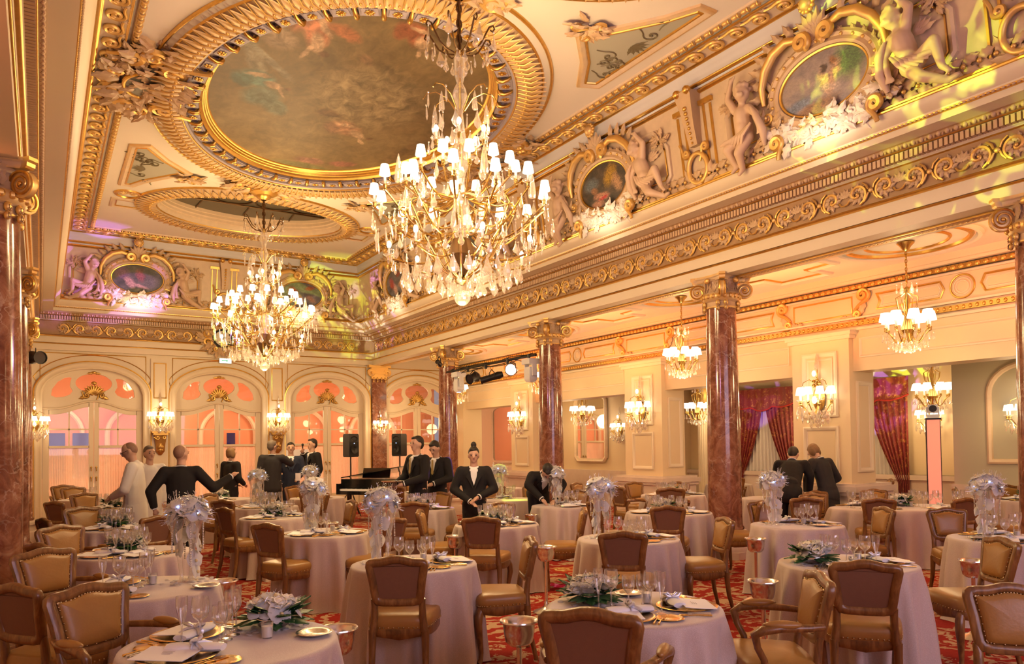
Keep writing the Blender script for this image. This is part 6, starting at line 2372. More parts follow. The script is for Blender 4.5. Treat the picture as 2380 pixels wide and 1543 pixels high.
# key: x, y, description, cloth kind, centre piece, chairs [(back x, back y, arm, note)], extra setting directions
TABLES = {
    'T1': (0.76, 3.69, 'with the white rose bowl and silver dish', None, 'low', [(0.21, 4.58, 1, 'tan leather armchair facing out beside the white rose bowl')], [(-0.86, -0.5)]),
    'T2': (0.56, 5.48, 'with tall orchids and a silver cooler beside it', None, 'tall', [(0.02, 6.45, 1, 'golden leather armchair by the table with tall orchids and silver dish'), (-0.13, 4.96, 0, 'brown chair cut off by the picture edge at the armchair row')], [(-0.62, -0.78)]),
    'T3': (0.70, 7.42, 'with low flowers in the armchair row', None, 'low', [(0.16, 8.40, 1, 'golden armchair, second along the armchair row'), (-0.02, 7.05, 0, 'brown chair back tucked behind the golden armchair')], [(0.1, -0.9)]),
    'T4': (0.80, 9.89, 'with low flowers before the chef', None, 'low', [(0.45, 10.95, 1, 'golden armchair, third along the armchair row'), (0.02, 9.65, 0, 'dark brown chair back beside the column'), (1.11, 9.12, 0, 'brown chair turned away behind the tall orchids')], []),
    'T5': (1.02, 13.43, 'behind the chef', None, 'low', [(0.62, 14.5, 1, 'golden armchair, fourth along the armchair row'), (0.16, 12.8, 0, 'dark chair back deep in the armchair row')], []),
    'T5b': (0.76, 16.2, 'at the far end of the armchair row', None, 'none', [(0.55, 17.25, 1, 'golden armchair near the far door'), (0.40, 18.3, 1, 'last golden armchair before the far door')], []),
    'T13': (2.59, 7.86, 'with tall orchids between two empty chairs', None, 'tall', [(1.86, 7.45, 0, 'brown chair seen from behind with golden seat, left of the draped table'), (3.08, 7.12, 0, 'brown chair whose back hides behind the pearl strands')], []),
    'T14': (2.66, 10.03, 'with low white flowers and green leaves', None, 'low', [(1.93, 9.80, 0, 'tall brown chair back beside the low green flowers'), (3.68, 10.0, 0, 'brown chair facing the low green flowers')], []),
    'T14b': (2.98, 11.93, 'with tall pearl strands before the grey suit man', None, 'tall', [(2.21, 11.33, 0, 'second brown chair back behind the first'), (2.27, 12.75, 1, 'golden chair behind two brown chair backs'), (3.50, 11.15, 0, 'brown chair back near the middle of the hall'), (3.98, 12.25, 0, 'brown chair turned to the pearl strands')], []),
    'T20': (2.83, 14.35, 'before the woman in black', None, 'low', [], [(-0.5, -0.86)]),
    'T21': (4.28, 13.45, 'before the navy suit man', None, 'tall', [(4.18, 14.55, 0, 'golden chair facing out before the navy suit'), (3.96, 12.79, 0, 'small golden chair near the pearl strands')], []),
    'T6': (2.46, 5.34, 'with tall orchids and hanging pearls', None, 'tall', [(2.0, 4.62, 0, 'large brown chair seen from behind before the tall orchids'), (3.32, 4.97, 0, 'tan chair in profile with studded seat beside the orchids table')], []),
    'T12': (4.48, 7.44, 'with low flowers and violet-lit glasses', None, 'low', [(3.83, 6.68, 0, 'brown chair seen from behind before the violet-lit glasses'), (3.72, 7.93, 0, 'tan chair turned sideways behind the crystal goblets'), (5.04, 8.29, 0, 'tan chair facing out behind the violet-lit glasses'), (5.34, 6.88, 0, 'tan chair in profile with coloured light on its seat')], []),
    'T18': (4.73, 10.0, 'lit violet before the two waiters', None, 'low', [(4.17, 9.05, 0, 'brown chair seen from behind before the two waiters'), (5.42, 10.75, 0, 'tan chair facing out beside the woman with a bun'), (5.34, 9.29, 0, 'brown chair half turned before the green-lit table')], []),
    'T17': (6.63, 9.05, 'where the waiter stoops', None, 'tall', [(7.44, 9.73, 0, 'golden chair facing out beside the stooping waiter')], [(-0.3, -0.9), (0.5, -0.8)]),
    'T19': (6.67, 10.75, 'lit green under white flowers', None, 'tall', [(7.04, 11.75, 0, 'golden chair facing out behind the green-lit table'), (7.55, 11.25, 0, 'brown chair at the green-lit table')], []),
    'T25': (8.30, 13.6, 'before the far pier', None, 'none', [(8.54, 14.6, 0, 'golden chair facing out before the far pier'), (7.55, 12.9, 0, 'orange-lit chair back beyond the green-lit table')], []),
    'T24': (6.45, 13.6, 'behind the waiters', None, 'none', [(6.70, 14.55, 0, 'golden chair facing out beyond the waiters'), (5.62, 13.05, 0, 'golden chair beside the piano')], []),
    'T11': (4.78, 5.49, 'with tall orchids behind the brown chair', None, 'tall', [(4.1, 4.78, 0, 'brown chair seen from behind between two laid tables'), (5.67, 5.07, 0, 'tan chair in profile with studded frame beside the column')], []),
    'T16': (7.02, 7.25, 'with low flowers beside the marble column', 'wide', 'low', [(6.20, 6.42, 0, 'brown chair seen from behind beside the marble column'), (5.98, 7.55, 0, 'brown chair in profile behind the tall orchids'), (7.62, 6.22, 0, 'orange-lit chair in profile at the foot of the column')], []),
    'T26': (9.46, 9.66, 'crowded with glasses in the side aisle', 'wide', 'low', [(8.55, 8.78, 1, 'tan armchair seen from behind beside the marble column'), (9.60, 10.85, 0, 'golden chair facing out in the side aisle'), (10.30, 10.35, 0, 'golden chair behind the crowded glasses'), (8.30, 9.80, 1, 'brown armchair in profile in the side aisle'), (8.75, 11.55, 0, 'orange-lit brown chair before the pier')], [(0.8, -0.5)]),
    'T7': (2.79, 3.17, 'with a round bowl of orchids and ivy', None, 'low', [(2.0, 2.56, 1, 'large light wooden chair back closest to the orchid and ivy bowl'), (3.58, 2.55, 1, 'wooden armchair in profile with padded arms')], []),
    'T8': (5.07, 3.38, 'with low roses and leaves', None, 'low', [(4.23, 2.70, 0, 'large brown chair seen from behind before the rose table'), (6.03, 2.75, 0, 'tan chair in profile beside the tall wine cooler')], []),
    'T10': (7.0, 5.26, 'with tall orchids before the bent couple', None, 'tall', [(7.62, 6.20, 0, 'tan studded chair facing out behind the tall orchids'), (7.88, 4.78, 0, 'tan chair in profile between two draped tables')], []),
    'T9': (7.46, 3.36, 'with tall orchids before the near column', None, 'tall', [(8.22, 4.30, 0, 'tan studded chair facing out beside the near column')], [(-0.8, -0.3)]),
    'T15': (9.95, 5.75, 'set for a large party in the side aisle', 'long', 'low', [(8.98, 5.52, 0, 'brown chair seen from behind at the long table'), (9.80, 4.86, 0, 'brown chair seen from behind, right end of the long table'), (9.72, 6.98, 0, 'golden chair facing out at the long table'), (10.62, 6.62, 0, 'golden chair facing out in front of the glowing pylon'), (10.95, 4.55, 0, 'red-brown chair back by the near column')], []),
    'TA': (12.75, 11.3, 'beyond the aisle before the red curtains', None, 'low', [(13.3, 12.1, 0, 'golden chair before the red curtains'), (12.1, 10.6, 1, 'brown armchair beyond the marble column')], []),
    'TB': (13.1, 8.9, 'beyond the aisle with flowers on tall glass', None, 'tall', [(13.9, 9.5, 0, 'brown chair beside the drawn curtain'), (13.75, 8.2, 0, 'golden chair beside the pylon')], []),
    'TC': (12.4, 5.2, 'beyond the aisle beneath the sage panel', None, 'low', [(12.0, 6.15, 0, 'dark golden chair turned away beneath the pylon'), (13.0, 5.85, 0, 'golden chair under the sage panel')], []),
    'TD': (12.0, 8.05, 'where the couple bends over papers', None, 'none', [(9.35, 7.35, 0, 'golden chair beside the woman in black skirt'), (8.72, 6.52, 0, 'brown chair turned beside the tall orchids')], []),
}
TABLES['TD'] = (10.05, 8.0, 'where the couple bends over papers', None, 'none', [], [])
for i, (k, (x, y, ds, kind, cpk, chs, ext)) in enumerate(TABLES.items()):
    table(x, y, ds, i, kind, rz=(-0.56 if kind == 'long' else 0.3 * i))
    for (wx, wy, arm, lab) in chs:
        tx, ty = x, y
        if kind == 'long':
            d = Vector((0.845, -0.53))
            p = Vector((wx - x, wy - y))
            tx, ty = x + d.x * p.dot(d) * 0.75, y + d.y * p.dot(d) * 0.75
        chair(wx, wy, tx, ty, lab, bool(arm), 'dining chairs of the hall')
chair(4.12, 1.86, 0, 0, 'tan studded chair at the picture edge turned to the aisle', False, 'dining chairs of the hall', face=(-0.75, -0.66))
chair(9.22, 6.66, 0, 0, 'golden chair facing out before the woman in black skirt', False, 'dining chairs of the hall', face=(-0.45, -0.9))
chair(8.48, 6.22, 0, 0, 'brown chair turned away beside the tall orchids of the bent couple', False, 'dining chairs of the hall', face=(0.75, 0.65))
# ================================================================== TABLEWARE
ZT = 0.747


def one(name, mb, mat, smooth=60):
    me = mb.mesh(name, smooth)
    me.materials.append(mat)
    return me


ME_CHARGER = one('charger_plate', MB().lathe([(0.001, 0.004), (0.10, 0.004), (0.125, 0.007), (0.166, 0.014), (0.169, 0.012), (0.125, 0.002), (0.001, 0.0)], 36), M_GOLDPLATE)
ME_BREAD = one('bread_plate', MB().lathe([(0.001, 0.003), (0.045, 0.003), (0.072, 0.010), (0.074, 0.008), (0.05, 0.0), (0.001, 0.0)], 26), M_GOLDPLATE)
ME_DISH = one('silver_dish', MB().lathe([(0.001, 0.006), (0.05, 0.006), (0.062, 0.016), (0.085, 0.020), (0.088, 0.017), (0.065, 0.006), (0.05, 0.0), (0.001, 0.0)], 28), M_SILVER)
np_ = MB()
rg = []
for i in range(9):
    t = i / 8
    x = -0.125 + 0.25 * t
    k = 1.0 if 0 < i < 8 else 0.8
    pin = 1.0 - 0.22 * math.exp(-((t - 0.5) / 0.12) ** 2)
    rg.append([(x, 0.044 * k * pin * cos(a), 0.018 + 0.018 * k * sin(a)) for a in [2 * pi * j / 12 for j in range(12)]])
np_.loft(rg)
ME_NAP = one('napkin', np_, M_PORC)
rb = MB()
rb.tube([(0.0, 0.034 * cos(a), 0.018 + 0.020 * sin(a)) for a in [2 * pi * j / 14 for j in range(14)]], 0.011, 5, closed=True, flat=0.35)
for s in (-1, 1):
    rb.tube([(0, 0, 0.038), (0.012, s * 0.025, 0.058), (0.004, s * 0.048, 0.056), (-0.008, s * 0.030, 0.044), (0, 0, 0.038)], [0.006, 0.010, 0.010, 0.009, 0.006], 6)
    rb.tube([(0, 0, 0.038), (0.022, s * 0.03, 0.036), (0.05, s * 0.05, 0.022)], [0.006, 0.009, 0.008], 5)
rb.ball((0, 0, 0.044), 0.011, (1, 1, 1), 8, 5)
ME_BOW = one('ribbon_bow', rb, M_SPRIG)
mc = MB()
for i in range(1):
    rows = []
    for j in range(5):
        t = j / 4
        z = 0.010 + 0.004 + 0.012 * t * t
        rows.append([(-0.125, -0.085 + 0.17 * t, z), (0.125, -0.085 + 0.17 * t, z), (0.125, -0.085 + 0.17 * t, z + 0.003), (-0.125, -0.085 + 0.17 * t, z + 0.003)])
    mc.loft(rows)
ME_CARD = one('menu_card', mc, M_CARD, 30)
ME_CARDTXT = MB()
for (x, w) in ((-0.012, 0.02),):
    for k in range(3):
        ME_CARDTXT.box(-w - 0.004 * k, w + 0.004 * k, -0.004 + 0.012 * k, -0.001 + 0.012 * k, 0.0205 + 0.0022 * k, 0.0212 + 0.0022 * k)
ME_CARDTXT = one('printed_lines', ME_CARDTXT, plain('printed_ink', (0.45, 0.38, 0.40), 0.6), 0)


def cutlery(kind):
    m = MB()
    m.tube([(0, -0.10, 0.006), (0, -0.03, 0.008), (0, 0.02, 0.006)], [0.006, 0.0035, 0.003], 6)
    if kind == 'fork':
        m.box(-0.010, 0.010, 0.02, 0.045, 0.004, 0.007)
        for k in range(4):
            m.box(-0.010 + 0.0056 * k, -0.0075 + 0.0056 * k, 0.045, 0.09, 0.005, 0.008)
    elif kind == 'knife':
        m.loft([[(-w, y, 0.004), (w * 0.8, y, 0.004), (w * 0.8, y, 0.007), (-w, y, 0.007)] for y, w in ((0.0, 0.006), (0.06, 0.009), (0.10, 0.007), (0.115, 0.001))])
    else:
        m.ball((0, 0.045, 0.007), 0.02, (0.75, 1.3, 0.25), 10, 6)
    return m


ME_FORK = one('fork', cutlery('fork'), M_GOLDPLATE)
ME_KNIFE = one('knife', cutlery('knife'), M_SILVER)
ME_SPOON = one('spoon', cutlery('spoon'), M_GOLDPLATE)
WINE = [(0.001, 0.0), (0.036, 0.001), (0.034, 0.004), (0.008, 0.010), (0.0045, 0.03), (0.0045, 0.095), (0.010, 0.105), (0.030, 0.122), (0.041, 0.145), (0.042, 0.165), (0.036, 0.215)]
WATER = [(0.001, 0.0), (0.034, 0.001), (0.032, 0.004), (0.008, 0.010), (0.0045, 0.03), (0.0045, 0.075), (0.012, 0.085), (0.030, 0.105), (0.036, 0.125), (0.034, 0.180)]
FLUTE = [(0.001, 0.0), (0.031, 0.001), (0.029, 0.004), (0.007, 0.010), (0.0042, 0.03), (0.0042, 0.085), (0.010, 0.105), (0.022, 0.15), (0.027, 0.185), (0.0255, 0.225)]
ME_WINE = one('wine_glass', MB().lathe(WINE, 22), M_GLASS, 80)
ME_WATER = one('goblet', MB().lathe(WATER, 22), M_GLASS, 80)
ME_FLUTE = one('champagne_flute', MB().lathe(FLUTE, 20), M_GLASS, 80)
ME_VOTIVE = one('votive_glass', MB().lathe([(0.001, 0.0), (0.026, 0.0), (0.029, 0.075)], 18), M_GLASS, 60)
ME_WAX = one('candle_wax', MB().lathe([(0.001, 0.004), (0.024, 0.004), (0.026, 0.055), (0.001, 0.055)], 16), M_CANDLE, 60)

# ---- flowers
orc = MB()
for (a, L, w) in ((pi / 2, 0.048, 0.05), (pi / 2 + 2.2, 0.045, 0.034), (pi / 2 - 2.2, 0.045, 0.034), (0.15, 0.056, 0.066), (pi - 0.15, 0.056, 0.066)):
    orc.add(leaf_mb(L, w, 0.012, 0), RZ(a))
ME_ORCHID = one('orchid', orc, M_PETAL, 80)
ME_ORCLIP = one('orchid_lip', MB().ball((0, -0.006, 0.010), 0.007, (0.9, 1.3, 1), 7, 5), plain('orchid_lip', (0.80, 0.62, 0.30), 0.5), 80)
rs = MB()
rs.ball((0, 0, 0.022), 0.024, (1, 1, 1.1), 10, 7)
for k in range(14):
    a = k * 2.4
    r = 0.010 + 0.0018 * k
    M1 = RZ(a) @ T(r, 0, 0.034 - 0.0012 * k) @ RY(-1.1 + 0.045 * k) @ RZ(0)
    rs.add(leaf_mb(0.030 + 0.0006 * k, 0.040, 0.012, 0), M1 @ T(-0.012, 0, 0))
ME_ROSE = one('rose', rs, M_ROSE, 80)
lf = leaf_mb(0.085, 0.045, 0.018, 3)
ME_LEAFY = one('leaf', lf, M_LEAF, 80)
sp = MB()
for k in range(9):
    a = k * 0.7
    sp.tube([(0, 0, 0), (0.03 * cos(a), 0.03 * sin(a), 0.035), (0.075 * cos(a), 0.075 * sin(a), 0.055 + 0.01 * (k % 3))], [0.0022, 0.002, 0.0012], 4)
    for j in range(4):
        t = 0.4 + 0.2 * j
        sp.tube([(0.07 * t * cos(a), 0.07 * t * sin(a), 0.05 * t), (0.07 * t * cos(a) + 0.018 * cos(a + 1.2), 0.07 * t * sin(a) + 0.018 * sin(a + 1.2), 0.05 * t + 0.012)], [0.0018, 0.001], 4)
ME_SPRIG = one('silver_sprig', sp, M_SPRIG, 80)
ME_BAUBLE = one('bauble', MB().ball((0, 0, 0), 0.013, (1, 1, 1), 10, 7), M_PEARL, 170)
ME_LED = one('led_light', MB().ball((0, 0, 0), 0.0065, (1, 1, 1), 8, 5), M_LED, 170)
st_ = MB()
for k in range(20):
    st_.ball((0, 0, -0.015 * k), 0.0068, (1, 1, 1), 6, 4)
ME_STRAND = one('pearl_strand', st_, M_PEARL, 170)
TR_V = [(0.055, 0.0), (0.05, 0.006), (0.018, 0.015), (0.012, 0.04), (0.014, 0.12), (0.022, 0.24), (0.036, 0.34), (0.062, 0.42), (0.07, 0.43)]
ME_VASE = one('trumpet_vase', MB().lathe(TR_V, 22), _glass('vase_glass', (0.96, 0.95, 0.95), 0.14, 0.06, 0.03, 0.55), 80)
ME_BOWL = one('flower_bowl', MB().lathe([(0.001, 0.0), (0.05, 0.0), (0.075, 0.015), (0.088, 0.05), (0.085, 0.055)], 24), M_SILVER, 60)
pt = MB()
R_ = random.Random(2)
for k in range(26):
    a, r = R_.uniform(0, 6.28), R_.uniform(0.07, 0.17)
    pt.add(leaf_mb(0.035, 0.03, 0.008, 0), T(r * cos(a), r * sin(a), 0.003) @ RZ(R_.uniform(0, 6.28)) @ RX(R_.uniform(-0.3, 0.3)))
ME_PETALS = one('scattered_petals', pt, M_PETAL, 80)


def low_piece(label):
    t = thing('flower_bowl', label, 'centrepiece')
    link('bowl', ME_BOWL, None, t)
    R = random.Random(40)
    for k in range(34):
        a = k * 2.4
        e = R.uniform(-0.25, 0.55)
        r = 0.06
        link('leaf', ME_LEAFY, None, t, M=T(r * cos(a), r * sin(a), 0.05 + 0.03 * e) @ RZ(a) @ RY(-e) @ S(R.uniform(1.2, 1.75)))
    for (x, y, z, s) in ((0.04, -0.03, 0.10, 1.25), (-0.06, 0.03, 0.105, 1.15), (0.02, 0.06, 0.11, 1.0), (0.085, 0.03, 0.085, 1.0), (-0.02, -0.05, 0.115, 1.0)):
        link('rose', ME_ROSE, None, t, M=T(x, y, z - 0.02) @ RX(-y * 5) @ RY(x * 5) @ S(s * 1.3))
    for (x, y, z, rx, rz) in ((-0.04, -0.085, 0.085, 1.1, 0), (0.10, -0.06, 0.08, 1.0, 0.7), (-0.10, -0.02, 0.10, 0.8, -1.2), (0.0, 0.0, 0.15, 0.3, 0.4), (0.07, 0.09, 0.10, -0.9, 2.6)):
        o = link('orchid', ME_ORCHID, None, t, M=T(x, y, z) @ RZ(rz) @ RX(rx) @ S(1.35))
        link('orchid_lip', ME_ORCLIP, None, o)
    for k in range(3):
        a = k * 1.26
        link('silver_sprig', ME_SPRIG, None, t, M=T(0.06 * cos(a), 0.06 * sin(a), 0.09) @ RZ(a) @ RY(0.4))
        link('bauble', ME_BAUBLE, None, t, loc=(0.095 * cos(a + 0.5), 0.095 * sin(a + 0.5), 0.085))
    tag(link('scattered_petals', ME_PETALS, None, t), kind='stuff')
    return t


def tall_piece(label):
    t = thing('orchid_centrepiece', label, 'centrepiece')
    for k in range(3):
        a = 2 * pi * k / 3
        link('trumpet_vase', ME_VASE, None, t, M=RZ(a) @ T(0.035, 0, 0) @ RY(0.10))
    R = random.Random(17)
    for k in range(11):
        a = k * 2.4
        e = -0.15 + 0.2 * (k % 6)
        r = 0.105 * cos(e)
        o = link('orchid', ME_ORCHID, None, t, M=T(r * cos(a), r * sin(a), 0.46 + 0.13 * sin(e)) @ RZ(a + pi / 2) @ RX(1.25 - e) @ S(1.6))
        link('orchid_lip', ME_ORCLIP, None, o)
    for k in range(4):
        a = k * 1.57 + 0.4
        link('rose', ME_ROSE, None, t, M=T(0.07 * cos(a), 0.07 * sin(a), 0.47) @ RZ(a) @ RY(0.7) @ S(1.45))
    link('rose', ME_ROSE, None, t, M=T(0, 0, 0.51) @ S(1.6))
    for k in range(8):
        a = k * 0.79
        link('silver_sprig', ME_SPRIG, None, t, M=T(0.07 * cos(a), 0.07 * sin(a), 0.43 + 0.04 * (k % 3)) @ RZ(a) @ RY(1.0) @ S(1.15))
    for k in range(6):
        a = k * 1.05
        link('led_light', ME_LED, None, t, loc=(0.125 * cos(a), 0.125 * sin(a), 0.47 + 0.05 * (k % 2)))
        link('bauble', ME_BAUBLE, None, t, loc=(0.09 * cos(a + 0.4), 0.09 * sin(a + 0.4), 0.44))
    for k, L in enumerate((1.0, 0.8, 1.1, 0.75)):
        a = 0.7 + k * pi / 2
        link('pearl_strand', ME_STRAND, None, t, loc=(0.10 * cos(a), 0.10 * sin(a), 0.43), scale=(1, 1, L))
    for (x, y, z, rz) in ((-0.03, -0.05, 0.34, 0), (0.03, -0.06, 0.24, 0.3), (-0.02, -0.06, 0.15, -0.2), (0.0, -0.06, 0.07, 0.2), (0.05, 0.03, 0.30, 2.0), (-0.05, 0.03, 0.22, 4.0)):
        o = link('orchid', ME_ORCHID, None, t, M=T(x, y, z) @ RZ(rz) @ RX(1.4) @ S(1.4))
        link('orchid_lip', ME_ORCLIP, None, o)
    tag(link('scattered_petals', ME_PETALS, None, t), kind='stuff')
    return t


LOW = low_piece('x')
TALL = tall_piece('x')
USED = {'low': False, 'tall': False}


def place_piece(kind, x, y, rz, label):
    src = LOW if kind == 'low' else TALL
    grp = 'flower centrepieces'
    if not USED[kind]:
        USED[kind] = True
        src.location = (x, y, ZT)
        src.rotation_euler = (0, 0, rz)
        src['label'] = label
        src['group'] = grp
    else:
        dup(src, (x, y, ZT), rz, label, grp)


def item(name, me, label, cat, group, x, y, rz=0, z=ZT, rx=0):
    o = link(name, me, None, None, loc=(x, y, z), rot=(rx, 0, rz))
    return tag(o, label, cat, group)


def setting(cx, cy, d, ds, rad, near, kseed, R):
    """one place laid: d = unit direction from table centre to the guest"""
    d = Vector(d).normalized()
    r = Vector((-d.y, d.x))          # guest's left when looking at the table
    rz = atan2(d.y, d.x) - pi / 2 + pi   # local +y points to the table centre
    def at(a, b):
        p = Vector((cx, cy)) + d * a + r * b
        return p.x, p.y
    c = rad - 0.18
    where = 'on the table ' + ds
    x, y = at(c, 0)
    item('charger_plate', ME_CHARGER, 'gold charger plate ' + where, 'plate', 'gold charger plates', x, y)
    k = R.uniform(-0.25, 0.25)
    x1, y1 = at(c + 0.045, -0.02)
    cd = item('menu_card', ME_CARD, 'white menu card ' + where, 'menu card', 'menu cards', x1, y1, rz + 0.25 + k, ZT + 0.004)
    link('printed_lines', ME_CARDTXT, None, cd)
    x2, y2 = at(c - 0.075, 0.02)
    nk = item('napkin', ME_NAP, 'tied white napkin ' + where, 'napkin', 'tied napkins', x2, y2, rz + 0.35 + k, ZT + 0.012)
    link('ribbon_bow', ME_BOW, None, nk)
    x3, y3 = at(c - 0.04, 0.235)
    item('bread_plate', ME_BREAD, 'small gold bread plate ' + where, 'plate', 'gold bread plates', x3, y3)
    if near:
        for j, (b, nm, me, lb) in enumerate(((0.175, 'fork', ME_FORK, 'gold fork'), (0.20, 'fork', ME_FORK, 'gold fork'), (-0.18, 'knife', ME_KNIFE, 'silver knife'), (-0.205, 'knife', ME_KNIFE, 'silver knife'), (-0.23, 'spoon', ME_SPOON, 'gold spoon'))):
            if c > 0.3 and abs(b) > 0.22:
                continue
            x4, y4 = at(c + 0.0, b)
            item(nm, me, lb + ' ' + where, nm, 'table cutlery', x4, y4, rz)
    for j, (a, b, nm, me, lb) in enumerate(((c - 0.20, -0.10, 'wine_glass', ME_WINE, 'large wine glass'), (c - 0.24, -0.02, 'goblet', ME_WATER, 'water goblet'), (c - 0.15, -0.17, 'champagne_flute', ME_FLUTE, 'slender champagne flute'))):
        x5, y5 = at(a, b)
        item(nm, me, lb + ' ' + where, 'glass', 'stemmed glasses', x5 + R.uniform(-0.01, 0.01), y5 + R.uniform(-0.01, 0.01))


RS = random.Random(99)
for i, (k, (x, y, ds, kind, cpk, chs, ext)) in enumerate(TABLES.items()):
    dist = 0.5346 * x + 0.845 * y
    near = dist < 8.6
    rad = 0.47 if kind is None else 0.55
    dirs = []
    for (wx, wy, arm, lab) in chs:
        if k == 'TD' or (k == 'T26' and lab.startswith('orange')):
            continue
        dirs.append(((wx - x), (wy - y)))
    dirs += ext
    # laid places must not run into each other
    keep = []
    for dv in dirs:
        a = atan2(dv[1], dv[0])
        if all(abs((a - b + pi) % (2 * pi) - pi) > 0.85 for b in keep) or kind == 'long':
            keep.append(a)
    for a in keep:
        if kind == 'long':
            dm = Vector((0.845, -0.53))
            dn = Vector((0.53, 0.845))
            v = Vector((cos(a), sin(a)))
            sgn = 1 if v.dot(dn) > 0 else -1
            off = dm * v.dot(dm) * 0.75
            setting(x + off.x, y + off.y, dn * sgn, ds, rad, near, i, RS)
        else:
            setting(x, y, (cos(a), sin(a)), ds, rad, near, i, RS)
    fa = atan2(y, x)
    if k in ('T15', 'T26', 'T16', 'T5', 'T4', 'T3', 'T14b', 'T21', 'T18', 'T12', 'T17', 'TA', 'TC', 'T25'):
        for j in range({'T15': 12, 'T26': 9}.get(k, 4)):
            a = 0.5 + j * 2.4
            r = (0.10 + 0.035 * (j % 4)) * (1 if kind is None else 1.25)
            gx, gy = r * cos(a), r * sin(a)
            if kind == 'long':
                q = -0.75 + 1.5 * (j // 2) / 5
                gx, gy = 0.845 * q + 0.05 * (j % 2), -0.53 * q + 0.09 * (j % 2) - 0.04
            nm, me, lb = (('wine_glass', ME_WINE, 'large wine glass'), ('champagne_flute', ME_FLUTE, 'slender champagne flute'), ('goblet', ME_WATER, 'water goblet'))[j % 3]
            item(nm, me, lb + ' on the table ' + ds, 'glass', 'stemmed glasses', x + gx, y + gy)
    if cpk == 'low':
        px, py = x + 0.16 * cos(fa + 0.4), y + 0.16 * sin(fa + 0.4)
        if k == 'T1':
            px, py = 1.00, 3.86
        if k == 'T7':
            px, py = 2.66, 3.38
        if k == 'T8':
            px, py = 4.86, 3.52
        place_piece('low', px, py, 0.5 + i, 'low white flower bowl on the table ' + ds)
    elif cpk == 'tall':
        px, py = x + 0.20 * cos(fa + 0.7), y + 0.20 * sin(fa + 0.7)
        if k == 'T2':
            px, py = 0.86, 5.56
        if k == 'T6':
            px, py = 2.28, 5.55
        if k == 'T9':
            px, py = 7.40, 3.50
        if k == 'T10':
            px, py = 6.80, 5.42
        if k == 'T11':
            px, py = 4.60, 5.68
        place_piece('tall', px, py, 0.9 * i, 'tall white orchid vase on the table ' + ds)
    if cpk != 'none':
        ca = fa - 0.6
        vx, vy = x + 0.13 * cos(ca), y + 0.13 * sin(ca)
        if k == 'T1':
            vx, vy = 0.92, 3.67
        v = item('votive_candle', ME_VOTIVE, 'small candle glass on the table ' + ds, 'candle', 'votive candles', vx, vy)
        link('candle_wax', ME_WAX, None, v)
    if k in ('T1', 'T2', 'T9', 'T10', 'T13', 'T7'):
        dd_ = {'T1': (1.12, 3.58), 'T2': (0.92, 5.22), 'T9': (7.20, 3.48), 'T10': (7.02, 4.98), 'T13': (2.85, 8.05), 'T7': (2.98, 3.42)}[k]
        item('silver_dish', ME_DISH, 'shallow silver dish on the table ' + ds, 'dish', 'silver dishes', *dd_)
# ================================================================== WINE COOLERS


def cooler(label):
    t = thing('wine_cooler', label, 'wine cooler', group='silver wine coolers on stands')
    ob('stand', MB().lathe([(0.001, 0.0), (0.13, 0.0), (0.135, 0.012), (0.11, 0.025), (0.05, 0.045), (0.022, 0.07), (0.016, 0.12), (0.016, 0.50), (0.03, 0.515), (0.001, 0.52)], 24), M_SILVER, t, 60)
    ob('bowl', MB().lathe([(0.001, 0.505), (0.055, 0.508), (0.078, 0.53), (0.088, 0.58), (0.092, 0.63), (0.112, 0.645), (0.110, 0.652), (0.090, 0.642), (0.084, 0.58), (0.07, 0.535), (0.001, 0.52)], 28), M_SILVER, t, 60)
    return t


CL0 = cooler('silver wine cooler on a stand beside the table with tall orchids before the bent couple')
CL0.location = (6.31, 5.25, 0)
for (x, y, lab) in ((4.42, 3.62, 'silver wine cooler on a stand at the edge of the rose table'), (6.55, 3.22, 'silver wine cooler on a tall stand behind the profile chair'), (2.32, 3.62, 'silver wine cooler half hidden behind the orchid and ivy bowl'), (4.22, 6.08, 'silver wine cooler beside the profile chair with coloured light'), (6.0, 9.0, 'silver wine cooler beside the stooping waiter table'), (1.18, 6.02, 'silver wine cooler behind the table with tall orchids and silver dish'), (1.40, 4.05, 'silver wine cooler at the edge of the rose bowl table'), (3.28, 9.75, 'silver wine cooler near the low green flowers'), (3.92, 7.42, 'silver wine cooler by the violet-lit glasses')):
    dup(CL0, (x, y, 0), 0, lab)

# ================================================================== PEOPLE


